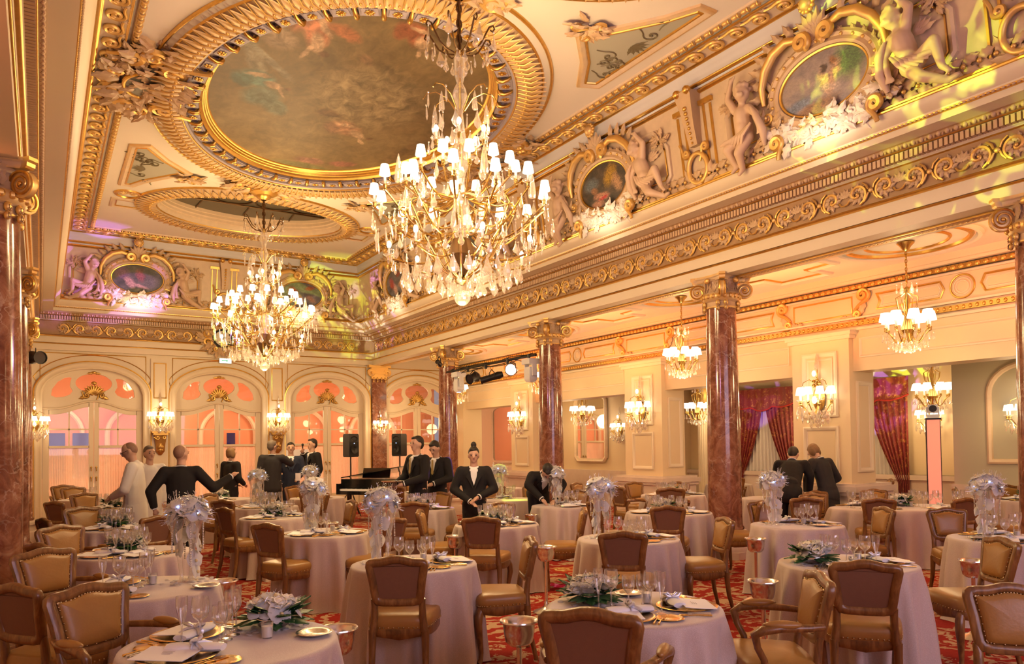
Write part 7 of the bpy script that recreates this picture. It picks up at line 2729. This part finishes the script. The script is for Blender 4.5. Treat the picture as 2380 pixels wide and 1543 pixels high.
def person(label, loc, rz, h=1.75, armL=None, armR=None, lean=0.0, hyaw=0.0, hpitch=0.0, outfit='suit', mat=None, hair=M_HAIR, bald=False, bun=False, lower=None, glasses=False, tie=False, longhair=False, legs=True):
    k = h / 1.75
    t = thing('person', label, 'person', loc, rz)
    U = T(0, 0, 0.95) @ RX(-lean) @ T(0, 0, -0.95)
    def u(x, y, z):
        return U @ Vector((x, y, z))
    Hd = U @ T(0, 0.01, 1.52) @ RZ(hyaw) @ RX(-hpitch) @ T(0, 0, -1.52)
    def hh(x, y, z):
        return Hd @ Vector((x, y, z))
    sh = {-1: u(-0.192, 0, 1.41), 1: u(0.192, 0, 1.41)}
    ar = {-1: armL or ((-0.24, -0.03, 1.13), (-0.22, 0.06, 0.88)), 1: armR or ((0.24, -0.03, 1.13), (0.22, 0.06, 0.88))}
    Q = S(k)
    # body
    b = MB()
    b.capsule(u(0, 0, 0.98), u(0, 0, 1.18), 0.12, 0.12, 12, (1.1, 0.8))
    b.capsule(u(0, 0, 1.18), u(0, 0, 1.34), 0.13, 0.12, 12, (1.15, 0.8))
    b.capsule(u(0, 0, 1.38), hh(0, 0.01, 1.56), 0.062, 0.056, 10)
    b.ball(hh(0, 0.005, 1.655), 0.1, (0.78, 0.96, 1.08), 16, 12, Hd.to_3x3().to_4x4())
    b.ball(hh(0, 0.035, 1.595), 0.066, (0.85, 0.95, 0.9), 12, 10, Hd.to_3x3().to_4x4())
    b.ball(hh(0, 0.075, 1.560), 0.026, (1.1, 0.9, 0.8), 8, 6)
    b.capsule(hh(0, 0.092, 1.66), hh(0, 0.112, 1.622), 0.011, 0.017, 8)
    for s in (-1, 1):
        b.ball(hh(s * 0.080, -0.005, 1.635), 0.026, (0.45, 0.8, 1.2), 8, 6)
        b.ball(hh(s * 0.035, 0.085, 1.668), 0.018, (1.4, 0.7, 0.7), 8, 6)
        e, w = Vector(ar[s][0]), Vector(ar[s][1])
        b.capsule(sh[s], e, 0.048, 0.040, 9)
        b.capsule(e, w, 0.040, 0.028, 9)
        d = (w - e).normalized()
        side = d.cross(Vector((0, 0, 1)))
        if side.length < 0.3:
            side = Vector((0, 1, 0))
        side.normalize()
        b.capsule(w, w + d * 0.075, 0.030, 0.036, 8, (1, 0.7), side)
        for f in range(4):
            o = side * (0.020 * (f - 1.5))
            L = (0.058, 0.070, 0.066, 0.050)[f]
            cu = Vector((0, 0, -0.012 - 0.01 * (f % 2)))
            p = w + d * 0.085 + o
            b.capsule(p, p + d * L * 0.55 + cu * 0.4, 0.0105, 0.0095, 6)
            b.capsule(p + d * L * 0.55 + cu * 0.4, p + d * L + cu, 0.0095, 0.008, 6)
        p = w + d * 0.03 + side * 0.03
        b.capsule(p, p + d * 0.045 + side * 0.028, 0.013, 0.010, 6)
        if legs:
            b.capsule((s * 0.095, 0, 0.95), (s * 0.10, 0.02, 0.52), 0.082, 0.056, 10)
            b.capsule((s * 0.10, 0.02, 0.52), (s * 0.10, -0.02, 0.09), 0.054, 0.036, 10)
            b.capsule((s * 0.10, -0.04, 0.05), (s * 0.115, 0.13, 0.035), 0.040, 0.034, 8)
    body = remeshed('body', MB().add(b, Q), 0.0125, M_SKIN, t, 3)
    # upper garment
    mt = mat or M_SUIT
    g = MB()
    low_z = 0.80 if outfit in ('suit', 'jacket') else (0.62 if outfit == 'chef' else 0.85)
    wide = 1.0 if outfit != 'chef' else 1.12
    g.capsule(u(0, 0, 1.0), u(0, 0, 1.16), 0.150 * wide, 0.145 * wide, 14, (1.16, 0.82))
    g.capsule(u(0, 0, 1.16), u(0, 0.005, 1.33), 0.148 * wide, 0.150, 14, (1.22, 0.80))
    g.capsule(sh[-1], sh[1], 0.074, 0.074, 10)
    g.capsule(u(0, -0.01, 1.38), u(0, -0.012, 1.45), 0.11, 0.066, 12, (1.2, 0.9))
    lo = Vector((0, 0, low_z))
    g.capsule(u(0, 0, 1.0), lo if not lean else u(0, 0, low_z + 0.05), 0.150 * wide, 0.168 * wide, 14, (1.12, 0.84))
    for s in (-1, 1):
        e, w = Vector(ar[s][0]), Vector(ar[s][1])
        g.capsule(sh[s], e, 0.080, 0.068, 10)
        g.capsule(e, w - (w - e).normalized() * 0.01, 0.068, 0.050, 10)
    nm = {'suit': 'suit_jacket', 'jacket': 'suit_jacket', 'chef': 'chef_jacket'}[outfit]
    jk = remeshed(nm, MB().add(g, Q), 0.015, mt, t, 3)
    # cuffs
    for s in (-1, 1):
        e, w = Vector(ar[s][0]), Vector(ar[s][1])
        d = (w - e).normalized()
        ob('cuff', MB().add(MB().tube([w - d * 0.01, w + d * 0.014], 0.045, 12), Q), M_SHIRT if outfit != 'chef' else M_CHEF, jk)
    if outfit in ('suit', 'jacket'):
        vf = MB()
        vf.add(MB().poly([(-0.062, 0.118, 1.435), (0.062, 0.118, 1.435), (0.050, 0.134, 1.36), (0.0, 0.142, 1.20), (-0.050, 0.134, 1.36)]).poly([(-0.05, 0.06, 1.475), (0.05, 0.06, 1.475), (0.062, 0.118, 1.435), (-0.062, 0.118, 1.435)]), Q @ U)
        ob('shirt_front', vf, M_SHIRT, t, 0)
        col = MB().add(MB().tube([(0.068 * cos(a), 0.005 + 0.068 * sin(a), 1.475 - 0.014 * sin(a)) for a in [2 * pi * j / 18 for j in range(18)]], 0.017, 6, closed=True, flat=0.5), Q @ U)
        ob('shirt_collar', col, M_SHIRT, t)
        if tie:
            ob('necktie', MB().add(MB().ext([(-0.014, 0.139, 1.44), (-0.022, 0.149, 1.22), (0.0, 0.15, 1.19), (0.022, 0.149, 1.22), (0.014, 0.139, 1.44)], 0.006, (0, 1, 0.1)), Q @ U), tie, t, 30)
        lp = MB()
        for s in (-1, 1):
            lp.add(MB().ext([(s * 0.05, 0.10, 1.46), (s * 0.115, 0.122, 1.33), (s * 0.085, 0.138, 1.29), (s * 0.012, 0.150, 1.15), (s * 0.045, 0.137, 1.36)], 0.006, (0, 1, 0)), Q @ U)
        ob('lapels', lp, mt, jk, 30)
        ob('pocket_square', MB().add(MB().poly([(0.075, 0.130, 1.26), (0.115, 0.122, 1.262), (0.10, 0.128, 1.285)]), Q @ U), M_SHIRT, jk, 0) if tie else None
    # lower garment
    lw = lower or 'trousers'
    q = MB()
    lm = mt if outfit != 'chef' else M_CHEF
    if lw == 'trousers':
        q.capsule((0, 0, 0.98), (0, 0, 0.90), 0.145, 0.15, 12, (1.1, 0.85))
        for s in (-1, 1):
            q.capsule((s * 0.09, 0, 0.92), (s * 0.10, 0.02, 0.52), 0.098, 0.074, 10)
            q.capsule((s * 0.10, 0.02, 0.52), (s * 0.10, -0.02, 0.13), 0.074, 0.066, 10)
        remeshed('trousers', MB().add(q, Q), 0.018, lm, t, 3)
    else:
        ob('skirt' if lw == 'skirt' else 'apron', MB().add(MB().lathe([(0.15, 1.0), (0.185, 0.88), (0.195, 0.6), (0.19, 0.36), (0.17, 0.355), (0.16, 0.6)], 22, sx=1.08, sy=0.85), Q), lm, t, 60)
    ob('shoe', MB().add(MB().ball((-0.108, 0.05, 0.035), 0.05, (0.85, 2.6, 0.8), 10, 7), Q), M_BLACKP, t)
    ob('shoe', MB().add(MB().ball((0.108, 0.05, 0.035), 0.05, (0.85, 2.6, 0.8), 10, 7), Q), M_BLACKP, t)
    # hair and face
    hr = MB()
    R3 = Hd.to_3x3().to_4x4()
    if bald:
        hr.ball(hh(0, -0.020, 1.665), 0.098, (0.80, 0.92, 0.98), 16, 12, R3)
    else:
        hr.ball(hh(0, -0.018, 1.685), 0.1, (0.84, 0.98, 0.92), 16, 12, R3)
        hr.ball(hh(0, -0.045, 1.645), 0.088, (0.86, 0.78, 1.0), 14, 10, R3)
        hr.ball(hh(0.01, 0.045, 1.735), 0.05, (1.1, 0.9, 0.55), 12, 8, R3)
    if longhair:
        for s in (-1, 1):
            hr.ball(hh(s * 0.062, -0.01, 1.63), 0.06, (0.55, 1.1, 1.5), 12, 8, R3)
    if bun:
        hr.ball(hh(0, -0.03, 1.80), 0.045, (1, 1, 1.1), 12, 8)
    remeshed('hair', MB().add(hr, Q), 0.012, hair, t, 2)
    ey = MB()
    for s in (-1, 1):
        ey.ball(hh(s * 0.034, 0.0935, 1.652), 0.010, (1.3, 0.5, 0.75), 8, 6, R3)
        ey.ball(hh(s * 0.036, 0.097, 1.675), 0.010, (1.9, 0.4, 0.35), 8, 5, R3)
    tag(ob('eyes_and_brows', MB().add(ey, Q), plain('dark_eye', (0.03, 0.02, 0.015), 0.4), body), kind='stuff')
    ob('mouth', MB().add(MB().ball(hh(0, 0.0965, 1.590), 0.012, (2.0, 0.45, 0.4), 10, 6, R3), Q), plain('lip', (0.38, 0.15, 0.11), 0.5), body)
    if glasses:
        gl = MB()
        for s in (-1, 1):
            gl.tube([hh(s * 0.036 + 0.026 * cos(a), 0.108, 1.652 + 0.020 * sin(a)) for a in [2 * pi * j / 14 for j in range(14)]], 0.0035, 4, closed=True)
            gl.tube([hh(s * 0.062, 0.105, 1.655), hh(s * 0.084, 0.0, 1.655)], 0.0035, 4)
        ob('spectacles', MB().add(gl, Q), M_BLACKM, t)
    return t


M_CROP = plain('cropped_hair', (0.30, 0.17, 0.11), 0.6, var=0.25, vs=60)
W_ = lambda dx, dy: atan2(-dx, dy)
# chef and the man behind him
person('chef in white jacket and spectacles looking down, hands joined', (1.10, 11.45, 0), W_(-0.9, 0.3), 1.76, ((-0.30, 0.06, 1.12), (-0.06, 0.26, 1.02)), ((0.30, 0.06, 1.12), (0.06, 0.27, 1.02)), hpitch=0.45, outfit='chef', mat=M_CHEF, hair=M_CROP, bald=True, lower='apron', glasses=True)
person('man in white standing half hidden behind the chef', (1.42, 12.75, 0), W_(0.3, -1), 1.70, outfit='chef', mat=M_CHEF, hair=M_HAIRG, bald=False, lower='trousers')
person('man in black suit with close-cropped hair, arms spread', (1.52, 10.35, 0), W_(0.15, 1.0), 1.70, ((-0.36, -0.02, 1.16), (-0.32, 0.05, 0.95)), ((0.40, 0.02, 1.18), (0.62, 0.16, 1.32)), hyaw=-0.7, hair=M_CROP, bald=True)
person('woman in black trouser suit with short hair, seen from the side', (3.2, 15.55, 0), W_(0.95, 0.5), 1.66, ((-0.24, 0.0, 1.13), (-0.12, 0.24, 1.0)), ((0.24, 0.0, 1.13), (0.12, 0.24, 1.0)), hair=M_HAIRB, longhair=True)
person('man in charcoal suit with grey hair and spectacles, hand at his face', (4.0, 15.5, 0), W_(0.45, 0.9), 1.80, None, ((0.34, 0.12, 1.30), (0.14, 0.26, 1.42)), hyaw=-0.5, mat=M_SUITG, hair=M_HAIRG, glasses=True)
person('man in navy suit facing out with a white paper in his hand', (4.52, 16.0, 0), W_(-0.25, -1.0), 1.76, ((-0.26, 0.02, 1.14), (-0.14, 0.26, 1.02)), ((0.26, 0.0, 1.13), (0.22, 0.08, 0.90)), mat=M_SUITB, hair=M_HAIR, tie=M_SUITB)
person('man in dark suit holding a microphone to his mouth', (5.12, 16.4, 0), W_(-0.9, -0.2), 1.84, None, ((0.26, 0.10, 1.20), (0.06, 0.20, 1.46)), hair=M_HAIR, tie=M_SUITB)
person('waiter in black suit with gold tie carrying a small tray', (5.02, 10.72, 0), W_(-0.95, -0.15), 1.80, ((-0.27, 0.06, 1.14), (-0.12, 0.32, 1.06)), ((0.27, 0.06, 1.14), (0.10, 0.32, 1.06)), hair=M_HAIR, tie=M_TIE)
person('waiter in black suit with bowed head behind the tray bearer', (5.52, 11.05, 0), W_(-0.8, -0.5), 1.74, ((-0.27, 0.04, 1.14), (-0.10, 0.26, 1.06)), ((0.27, 0.04, 1.14), (0.10, 0.26, 1.06)), hpitch=0.5, hair=M_HAIR, tie=M_TIE)
person('woman in black jacket with her hair in a bun, hands at her waist', (5.05, 8.98, 0), W_(-0.5, -0.86), 1.62, ((-0.30, 0.02, 1.14), (-0.08, 0.22, 1.04)), ((0.30, 0.02, 1.14), (0.06, 0.24, 0.98)), hpitch=0.1, hair=M_HAIR, bun=True)
person('waiter in black stooping over a table to arrange flowers', (6.72, 9.86, 0), W_(-0.35, -0.93), 1.72, ((-0.28, 0.48, 1.06), (-0.10, 0.66, 0.84)), ((0.28, 0.48, 1.06), (0.12, 0.68, 0.86)), lean=1.0, hpitch=0.3, hair=M_HAIR)
person('man in black suit leaning forward with one hand on the table', (9.62, 7.35, 0), W_(0.8, 0.45), 1.76, ((-0.24, 0.36, 1.12), (-0.12, 0.46, 0.80)), ((0.26, 0.34, 1.12), (0.22, 0.48, 0.80)), lean=0.75, hpitch=0.1, hair=M_HAIR)
person('woman in charcoal jacket and black skirt bending over papers', (10.42, 7.25, 0), W_(0.1, 1.0), 1.66, ((-0.36, 0.10, 1.12), (-0.16, 0.30, 0.92)), ((0.36, 0.10, 1.12), (0.16, 0.30, 0.92)), lean=0.30, hpitch=0.5, hair=M_HAIRB, lower='skirt', longhair=True, mat=M_SUITG)

# things the people hold
def held(name, mb, mat, label, cat, loc, rz=0):
    o = ob(name, mb, mat, None, loc=loc, rot=(0, 0, rz))
    return tag(o, label, cat)


held('serving_tray', MB().lathe([(0.001, 0.0), (0.15, 0.0), (0.17, 0.012), (0.172, 0.016), (0.15, 0.004), (0.001, 0.004)], 28), M_SILVER, 'round silver tray held by the waiter', 'tray', (4.56, 10.66, 1.115))
held('paper_sheet', MB().box(-0.06, 0.06, -0.002, 0.002, -0.08, 0.08), M_CARD, 'white paper held by the man in navy', 'paper', (4.56, 15.61, 1.05), 0.2)
mcn = MB().lathe([(0.001, 0.0), (0.013, 0.0), (0.016, 0.14), (0.001, 0.14)], 10)
mcn.ball((0, 0, 0.165), 0.028, (1, 1, 1.1), 10, 7)
held('microphone', mcn, M_BLACKM, 'black microphone held to the mouth', 'microphone', (4.90, 16.42, 1.56))
held('flip_chart', MB().box(-0.28, 0.28, -0.01, 0.01, 1.15, 1.62).tube([(-0.2, 0.0, 1.15), (-0.24, 0, 0.0)], 0.012, 6).tube([(0.2, 0.0, 1.15), (0.24, 0, 0.0)], 0.012, 6).tube([(0.0, 0.02, 1.3), (0.0, 0.35, 0.0)], 0.012, 6), M_CARD, 'white notice sheet on an easel behind the microphone man', 'notice', (5.3, 18.2, 0), 0.1)

# ================================================================== STAGE: PIANO, LOUDSPEAKERS, LIGHTING BAR
pn = thing('grand_piano', 'black grand piano with raised lid near the far doors', 'piano', (6.1, 15.5, 0), -0.95)
out = [(-0.75, 0.0), (0.75, 0.0), (0.75, 0.9), (0.62, 1.35), (0.40, 1.70), (0.0, 1.85), (-0.42, 1.80), (-0.66, 1.55), (-0.75, 1.1)]
ob('case', MB().ext([(x, y, 0.62) for x, y in out], 0.33, (0, 0, 1)), M_BLACKP, pn, 20)
ob('lid', MB().add(MB().ext([(x + 0.75, y, 0) for x, y in out], 0.02, (0, 0, 1)), T(-0.75, 0, 0.97) @ RY(-0.16)), M_BLACKP, pn, 20)
ob('keyboard', MB().box(-0.66, 0.66, -0.16, 0.0, 0.70, 0.74), M_CARD, pn, 20)
bk_ = MB()
for k in range(36):
    if k % 7 not in (2, 6):
        bk_.box(-0.64 + 0.036 * k, -0.62 + 0.036 * k, -0.10, 0.0, 0.74, 0.755)
tag(ob('black_keys', bk_, M_BLACKP, pn, 20), kind='stuff')
ob('key_slip', MB().box(-0.74, 0.74, -0.20, 0.0, 0.62, 0.70).box(-0.74, -0.66, -0.2, 0, 0.7, 0.86).box(0.66, 0.74, -0.2, 0, 0.7, 0.86), M_BLACKP, pn, 20)
for x, y in ((-0.6, 0.1), (0.6, 0.1), (0.0, 1.6)):
    ob('leg', MB().tube([(x, y, 0.62), (x, y, 0.06)], [0.06, 0.035], 10), M_BLACKP, pn)
ob('music_desk', MB().add(MB().box(-0.35, 0.35, -0.01, 0.01, 0, 0.22), T(0, 0.25, 0.97) @ RX(-0.25)), M_BLACKP, pn, 20)


def speaker(label, loc, rz, back=False):
    t = thing('loudspeaker', label, 'loudspeaker', (loc[0], loc[1], 1.42), rz)
    prof = [(-0.15, -0.13), (0.15, -0.13), (0.11, 0.15), (-0.11, 0.15)]
    ob('cabinet', MB().loft([[(x * k, y * k, z) for x, y in prof] for k, z in ((0.92, 0.0), (1.0, 0.03), (1.0, 0.52), (0.92, 0.56))]), plain('grey_black_plastic', (0.03, 0.03, 0.032), 0.5), t, 25)
    ob('grille', MB().box(-0.13, 0.13, -0.137, -0.128, 0.04, 0.36), M_BLACKM, t, 20)
    ob('cone', MB().lathe([(0.001, 0.0), (0.03, 0.012), (0.10, 0.03), (0.112, 0.03)], 24, M=T(0, -0.125, 0.19) @ RX(pi / 2)), plain('speaker_cone', (0.015, 0.015, 0.017), 0.35), t)
    ob('horn', MB().lathe([(0.02, 0.0), (0.09, 0.03)], 16, M=T(0, -0.112, 0.44) @ RX(pi / 2), sx=1.2, sy=0.7), M_BLACKM, t)
    ob('power_light', MB().ball((0.0, -0.14, 0.33), 0.008, (1, 1, 1), 8, 5), M_LED, t)
    s = thing('speaker_stand', 'black tripod stand under the ' + label, 'speaker stand', (loc[0], loc[1], 0), rz)
    ob('pole', MB().tube([(0, 0, 0.25), (0, 0, 1.42)], 0.018, 8), M_BLACKM, s)
    for q in range(3):
        a = 2 * pi * q / 3 + 0.4
        ob('leg', MB().tube([(0.02 * cos(a), 0.02 * sin(a), 0.62), (0.42 * cos(a), 0.42 * sin(a), 0.01)], 0.012, 6), M_BLACKM, s)
        ob('brace', MB().tube([(0.02 * cos(a), 0.02 * sin(a), 0.28), (0.22 * cos(a), 0.22 * sin(a), 0.32)], 0.008, 6), M_BLACKM, s)
    return t


speaker('black loudspeaker facing out beside the marble pilaster', (6.38, 17.45), 0.35)
speaker('black loudspeaker turned sideways behind the tray waiter', (7.65, 17.4), -1.1)

bar = thing('lighting_bar', 'black bar with cables and clamps slung between two marble columns', 'lighting bar', (8.2, 13.9, 3.42))
ob('pipe', MB().tube([(0, -1.85, 0), (0, 1.95, 0)], 0.025, 8), M_BLACKM, bar)
for k, y in enumerate((-1.6, -0.8, 0.1, 0.9, 1.6)):
    ob('clamp', MB().tube([(0, y, 0.045), (0, y, -0.09)], 0.03, 6), M_BLACKM, bar)
for k in range(4):
    pts = []
    for i in range(24):
        tt = i / 23
        pts.append((0.03 * sin(20 * tt + k), -1.7 + 3.5 * tt, 0.02 + 0.035 * sin(9 * tt + 2 * k) - (0.12 * abs(sin(6 * tt + k)) if k > 1 else 0)))
    ob('cable', MB().tube(pts, 0.008, 5), M_BLACKM, bar)


def spotlight(name, label, loc, target, L=0.34, r=0.085, mat=M_BLACKM, lens=None):
    t = thing(name, label, 'stage light', loc)
    d = (Vector(target) - Vector(loc)).normalized()
    q = d.to_track_quat('Z', 'Y').to_matrix().to_4x4()
    b = MB().lathe([(0.001, -L / 2), (r * 0.7, -L / 2), (r, -L * 0.3), (r * 0.8, 0.0), (r * 0.85, L * 0.42), (r, L / 2), (r * 0.9, L / 2)], 16, M=q)
    ob('barrel', b, mat, t, 40)
    ob('lens', MB().lathe([(0.001, L / 2 - 0.02), (r * 0.9, L / 2 - 0.02)], 16, M=q), lens or plain('dark_lens', (0.02, 0.02, 0.025), 0.1), t, 40)
    y = MB().tube([(0, -r - 0.02, 0.0), (0, -r - 0.02, 0.10), (0, 0, 0.17), (0, r + 0.02, 0.10), (0, r + 0.02, 0.0)], 0.010, 6)
    ob('yoke', y, M_BLACKM, t)
    return t


spotlight('stage_spotlight', 'black box spotlight with glowing side under the lighting bar', (8.2, 14.55, 3.18), (6, 14, 2.4), 0.28, 0.12)
spotlight('stage_spotlight', 'long black profile spotlight aimed down under the lighting bar', (8.2, 13.75, 3.12), (7.0, 14.6, 2.7), 0.5, 0.085)
spotlight('flood_lamp', 'bright flood lamp shining under the lighting bar', (8.2, 12.95, 3.22), (3.0, 8.0, 1.6), 0.16, 0.13, M_SILVER, M_FLOOD)
spotlight('pin_spotlight', 'small black lamp on the capital beside the lighting bar', (8.0, 15.85, 3.62), (5, 13, 4.8), 0.22, 0.06)
spotlight('pin_spotlight', 'black clamp lamp on the dark column by the far door', (-0.08, 16.05, 3.36), (2, 12, 3), 0.34, 0.12)
for (y, lab, lens) in ((15.25, 'white moving light with violet lens at the bar end', M_LED), (12.25, 'white moving light beside the marble column', None)):
    t = thing('moving_light', lab, 'stage light', (8.2, y, 3.20))
    ob('base', MB().box(-0.12, 0.12, -0.14, 0.14, 0.05, 0.16), M_WHITEP, t, 25)
    ob('yoke', MB().box(-0.05, 0.05, -0.15, -0.12, -0.18, 0.06).box(-0.05, 0.05, 0.12, 0.15, -0.18, 0.06), M_WHITEP, t, 25)
    h_ = ob('head', MB().loft([[(x * k, yy * k, z) for x, yy in ((-0.09, -0.10), (0.09, -0.10), (0.09, 0.10), (-0.09, 0.10))] for k, z in ((0.7, -0.30), (1.0, -0.24), (1.0, -0.06), (0.8, 0.0))]), M_WHITEP, t, 25)
    ob('lens', MB().lathe([(0.001, -0.302), (0.05, -0.302)], 14), lens or plain('dark_lens', (0.02, 0.02, 0.025), 0.1), h_)
# black drape between the columns on the armchair side
dp = curtain_mb(2.6, 0.02, 3.1, 0.05, 10, 80)
tag(ob('black_drape', dp, M_DRAPE, None, 170, loc=(-0.72, 10.1, 0), rot=(0, 0, pi / 2)), 'black cloth drape hanging behind the first armchair column', 'drape')
# ================================================================== LIGHT OF THE LAMPS
chand_light(3.87, 7.1, 95)
chand_light(3.715, 14.95, 95)
for x, y in AISLE_CH:
    lamp('aisle_light', 'POINT', (x, y, 2.72), 40, WARM, 0.15)
    lamp('aisle_light', 'POINT', (x, y, 3.62), 14, WARM, 0.12)
for p in SCON:
    lamp('sconce_light', 'POINT', p, 17, WARM, 0.12)
for p in ((13.6, 8.6, 2.2), (12.4, 16.5, 2.3), (12.4, 19.0, 2.3), (13.4, 12.3, 2.3)):
    lamp('annex_light', 'POINT', p, 30, WARM, 0.2)
# white uplights on the cornice under every painted cartouche
for M0 in CART_M:
    p = M0 @ Vector((0, -0.78, 0.58))
    q = M0 @ Vector((0, -0.35, 0.0))
    lamp('cartouche_uplight', 'SPOT', p, 15, (1.0, 0.84, 0.66), 0.12, target=q, spot=2.4, blend=1.0)
# amber uplights on the aisle side of the columns
for y in COLS_Y + [0.5]:
    lamp('amber_uplight', 'SPOT', (8.84, y, 3.0), 330, AMBER, 0.06, target=(10.3, y + 0.25, 4.25), spot=1.75, blend=0.7)
    lamp('amber_uplight', 'SPOT', (-0.80, y, 2.6), 45, AMBER, 0.08, target=(-0.9, y + 0.6, 4.3), spot=1.9, blend=0.7)


def gobo(loc, target, energy, col, spot, scale, thr, seed):
    """moving light with a patterned wheel"""
    o = lamp('gobo_light', 'SPOT', loc, energy * 4.5, col, 0.01, target=target, spot=spot, blend=0.25)
    d = o.data
    d.use_nodes = True
    nt = d.node_tree
    em = nt.nodes['Emission']
    tc = nt.nodes.new('ShaderNodeTexCoord')
    mp = nt.nodes.new('ShaderNodeMapping')
    mp.inputs['Location'].default_value = (seed * 3.1, seed * 1.7, 0)
    v = nt.nodes.new('ShaderNodeTexNoise')
    v.inputs['Scale'].default_value = scale
    v.inputs['Detail'].default_value = 1.0
    v.inputs['Distortion'].default_value = 1.2
    r = nt.nodes.new('ShaderNodeValToRGB')
    r.color_ramp.elements[0].position = thr
    r.color_ramp.elements[1].position = thr + 0.05
    nt.links.new(tc.outputs['Normal'], mp.inputs['Vector'])
    nt.links.new(mp.outputs[0], v.inputs['Vector'])
    nt.links.new(v.outputs['Fac'], r.inputs[0])
    nt.links.new(r.outputs[0], em.inputs['Strength'])
    return o


VIOLET, LIME, MAGENTA = (0.42, 0.16, 1.0), (0.72, 1.0, 0.06), (1.0, 0.10, 0.8)
gobo((8.05, 15.25, 2.9), (0.5, 20.0, 5.9), 900, VIOLET, 0.34, 9, 0.48, 1)
gobo((0.1, 12.0, 3.3), (7.2, 20.0, 5.6), 900, LIME, 0.30, 9, 0.46, 2)
gobo((0.1, 12.0, 3.3), (7.7, 18.9, 5.2), 900, VIOLET, 0.26, 10, 0.48, 3)
gobo((0.05, 7.6, 3.3), (7.6, 4.25, 5.95), 620, LIME, 0.30, 16, 0.52, 4)
gobo((0.05, 7.6, 3.3), (7.8, 4.5, 5.0), 480, LIME, 0.30, 22, 0.56, 5)
gobo((8.0, 12.3, 2.9), (4.75, 9.9, 0.75), 150, VIOLET, 0.22, 7, 0.40, 6)
gobo((8.0, 12.3, 2.9), (6.6, 10.4, 0.9), 110, LIME, 0.34, 6, 0.38, 7)
gobo((7.9, 7.6, 3.9), (5.35, 7.0, 0.0), 130, MAGENTA, 0.16, 18, 0.42, 8)
gobo((7.9, 7.6, 3.9), (6.0, 7.95, 0.0), 100, LIME, 0.14, 18, 0.45, 9)
gobo((11.6, 8.3, 2.4), (15.0, 9.2, 2.7), 120, VIOLET, 0.55, 7, 0.46, 10)
gobo((11.6, 8.3, 2.4), (14.4, 8.6, 3.2), 120, LIME, 0.5, 7, 0.50, 11)
gobo((11.6, 9.6, 2.4), (15.0, 12.6, 2.8), 90, VIOLET, 0.4, 7, 0.48, 12)
# violet-pink wash lights on the armchair-side columns
for y, e in ((3.4, 190), (7.5, 110)):
    lamp('wash_light', 'SPOT', (0.0, y, 3.45), e, (0.95, 0.45, 0.80), 0.15, target=(8.0, y + 3.0, 5.0), spot=1.5, blend=0.9)
lamp('wash_light', 'SPOT', (8.0, 7.6, 3.45), 170, (0.70, 0.40, 1.0), 0.15, target=(-0.1, 9.5, 4.9), spot=1.2, blend=0.9)
bpy.data.scenes.remove(TMP)
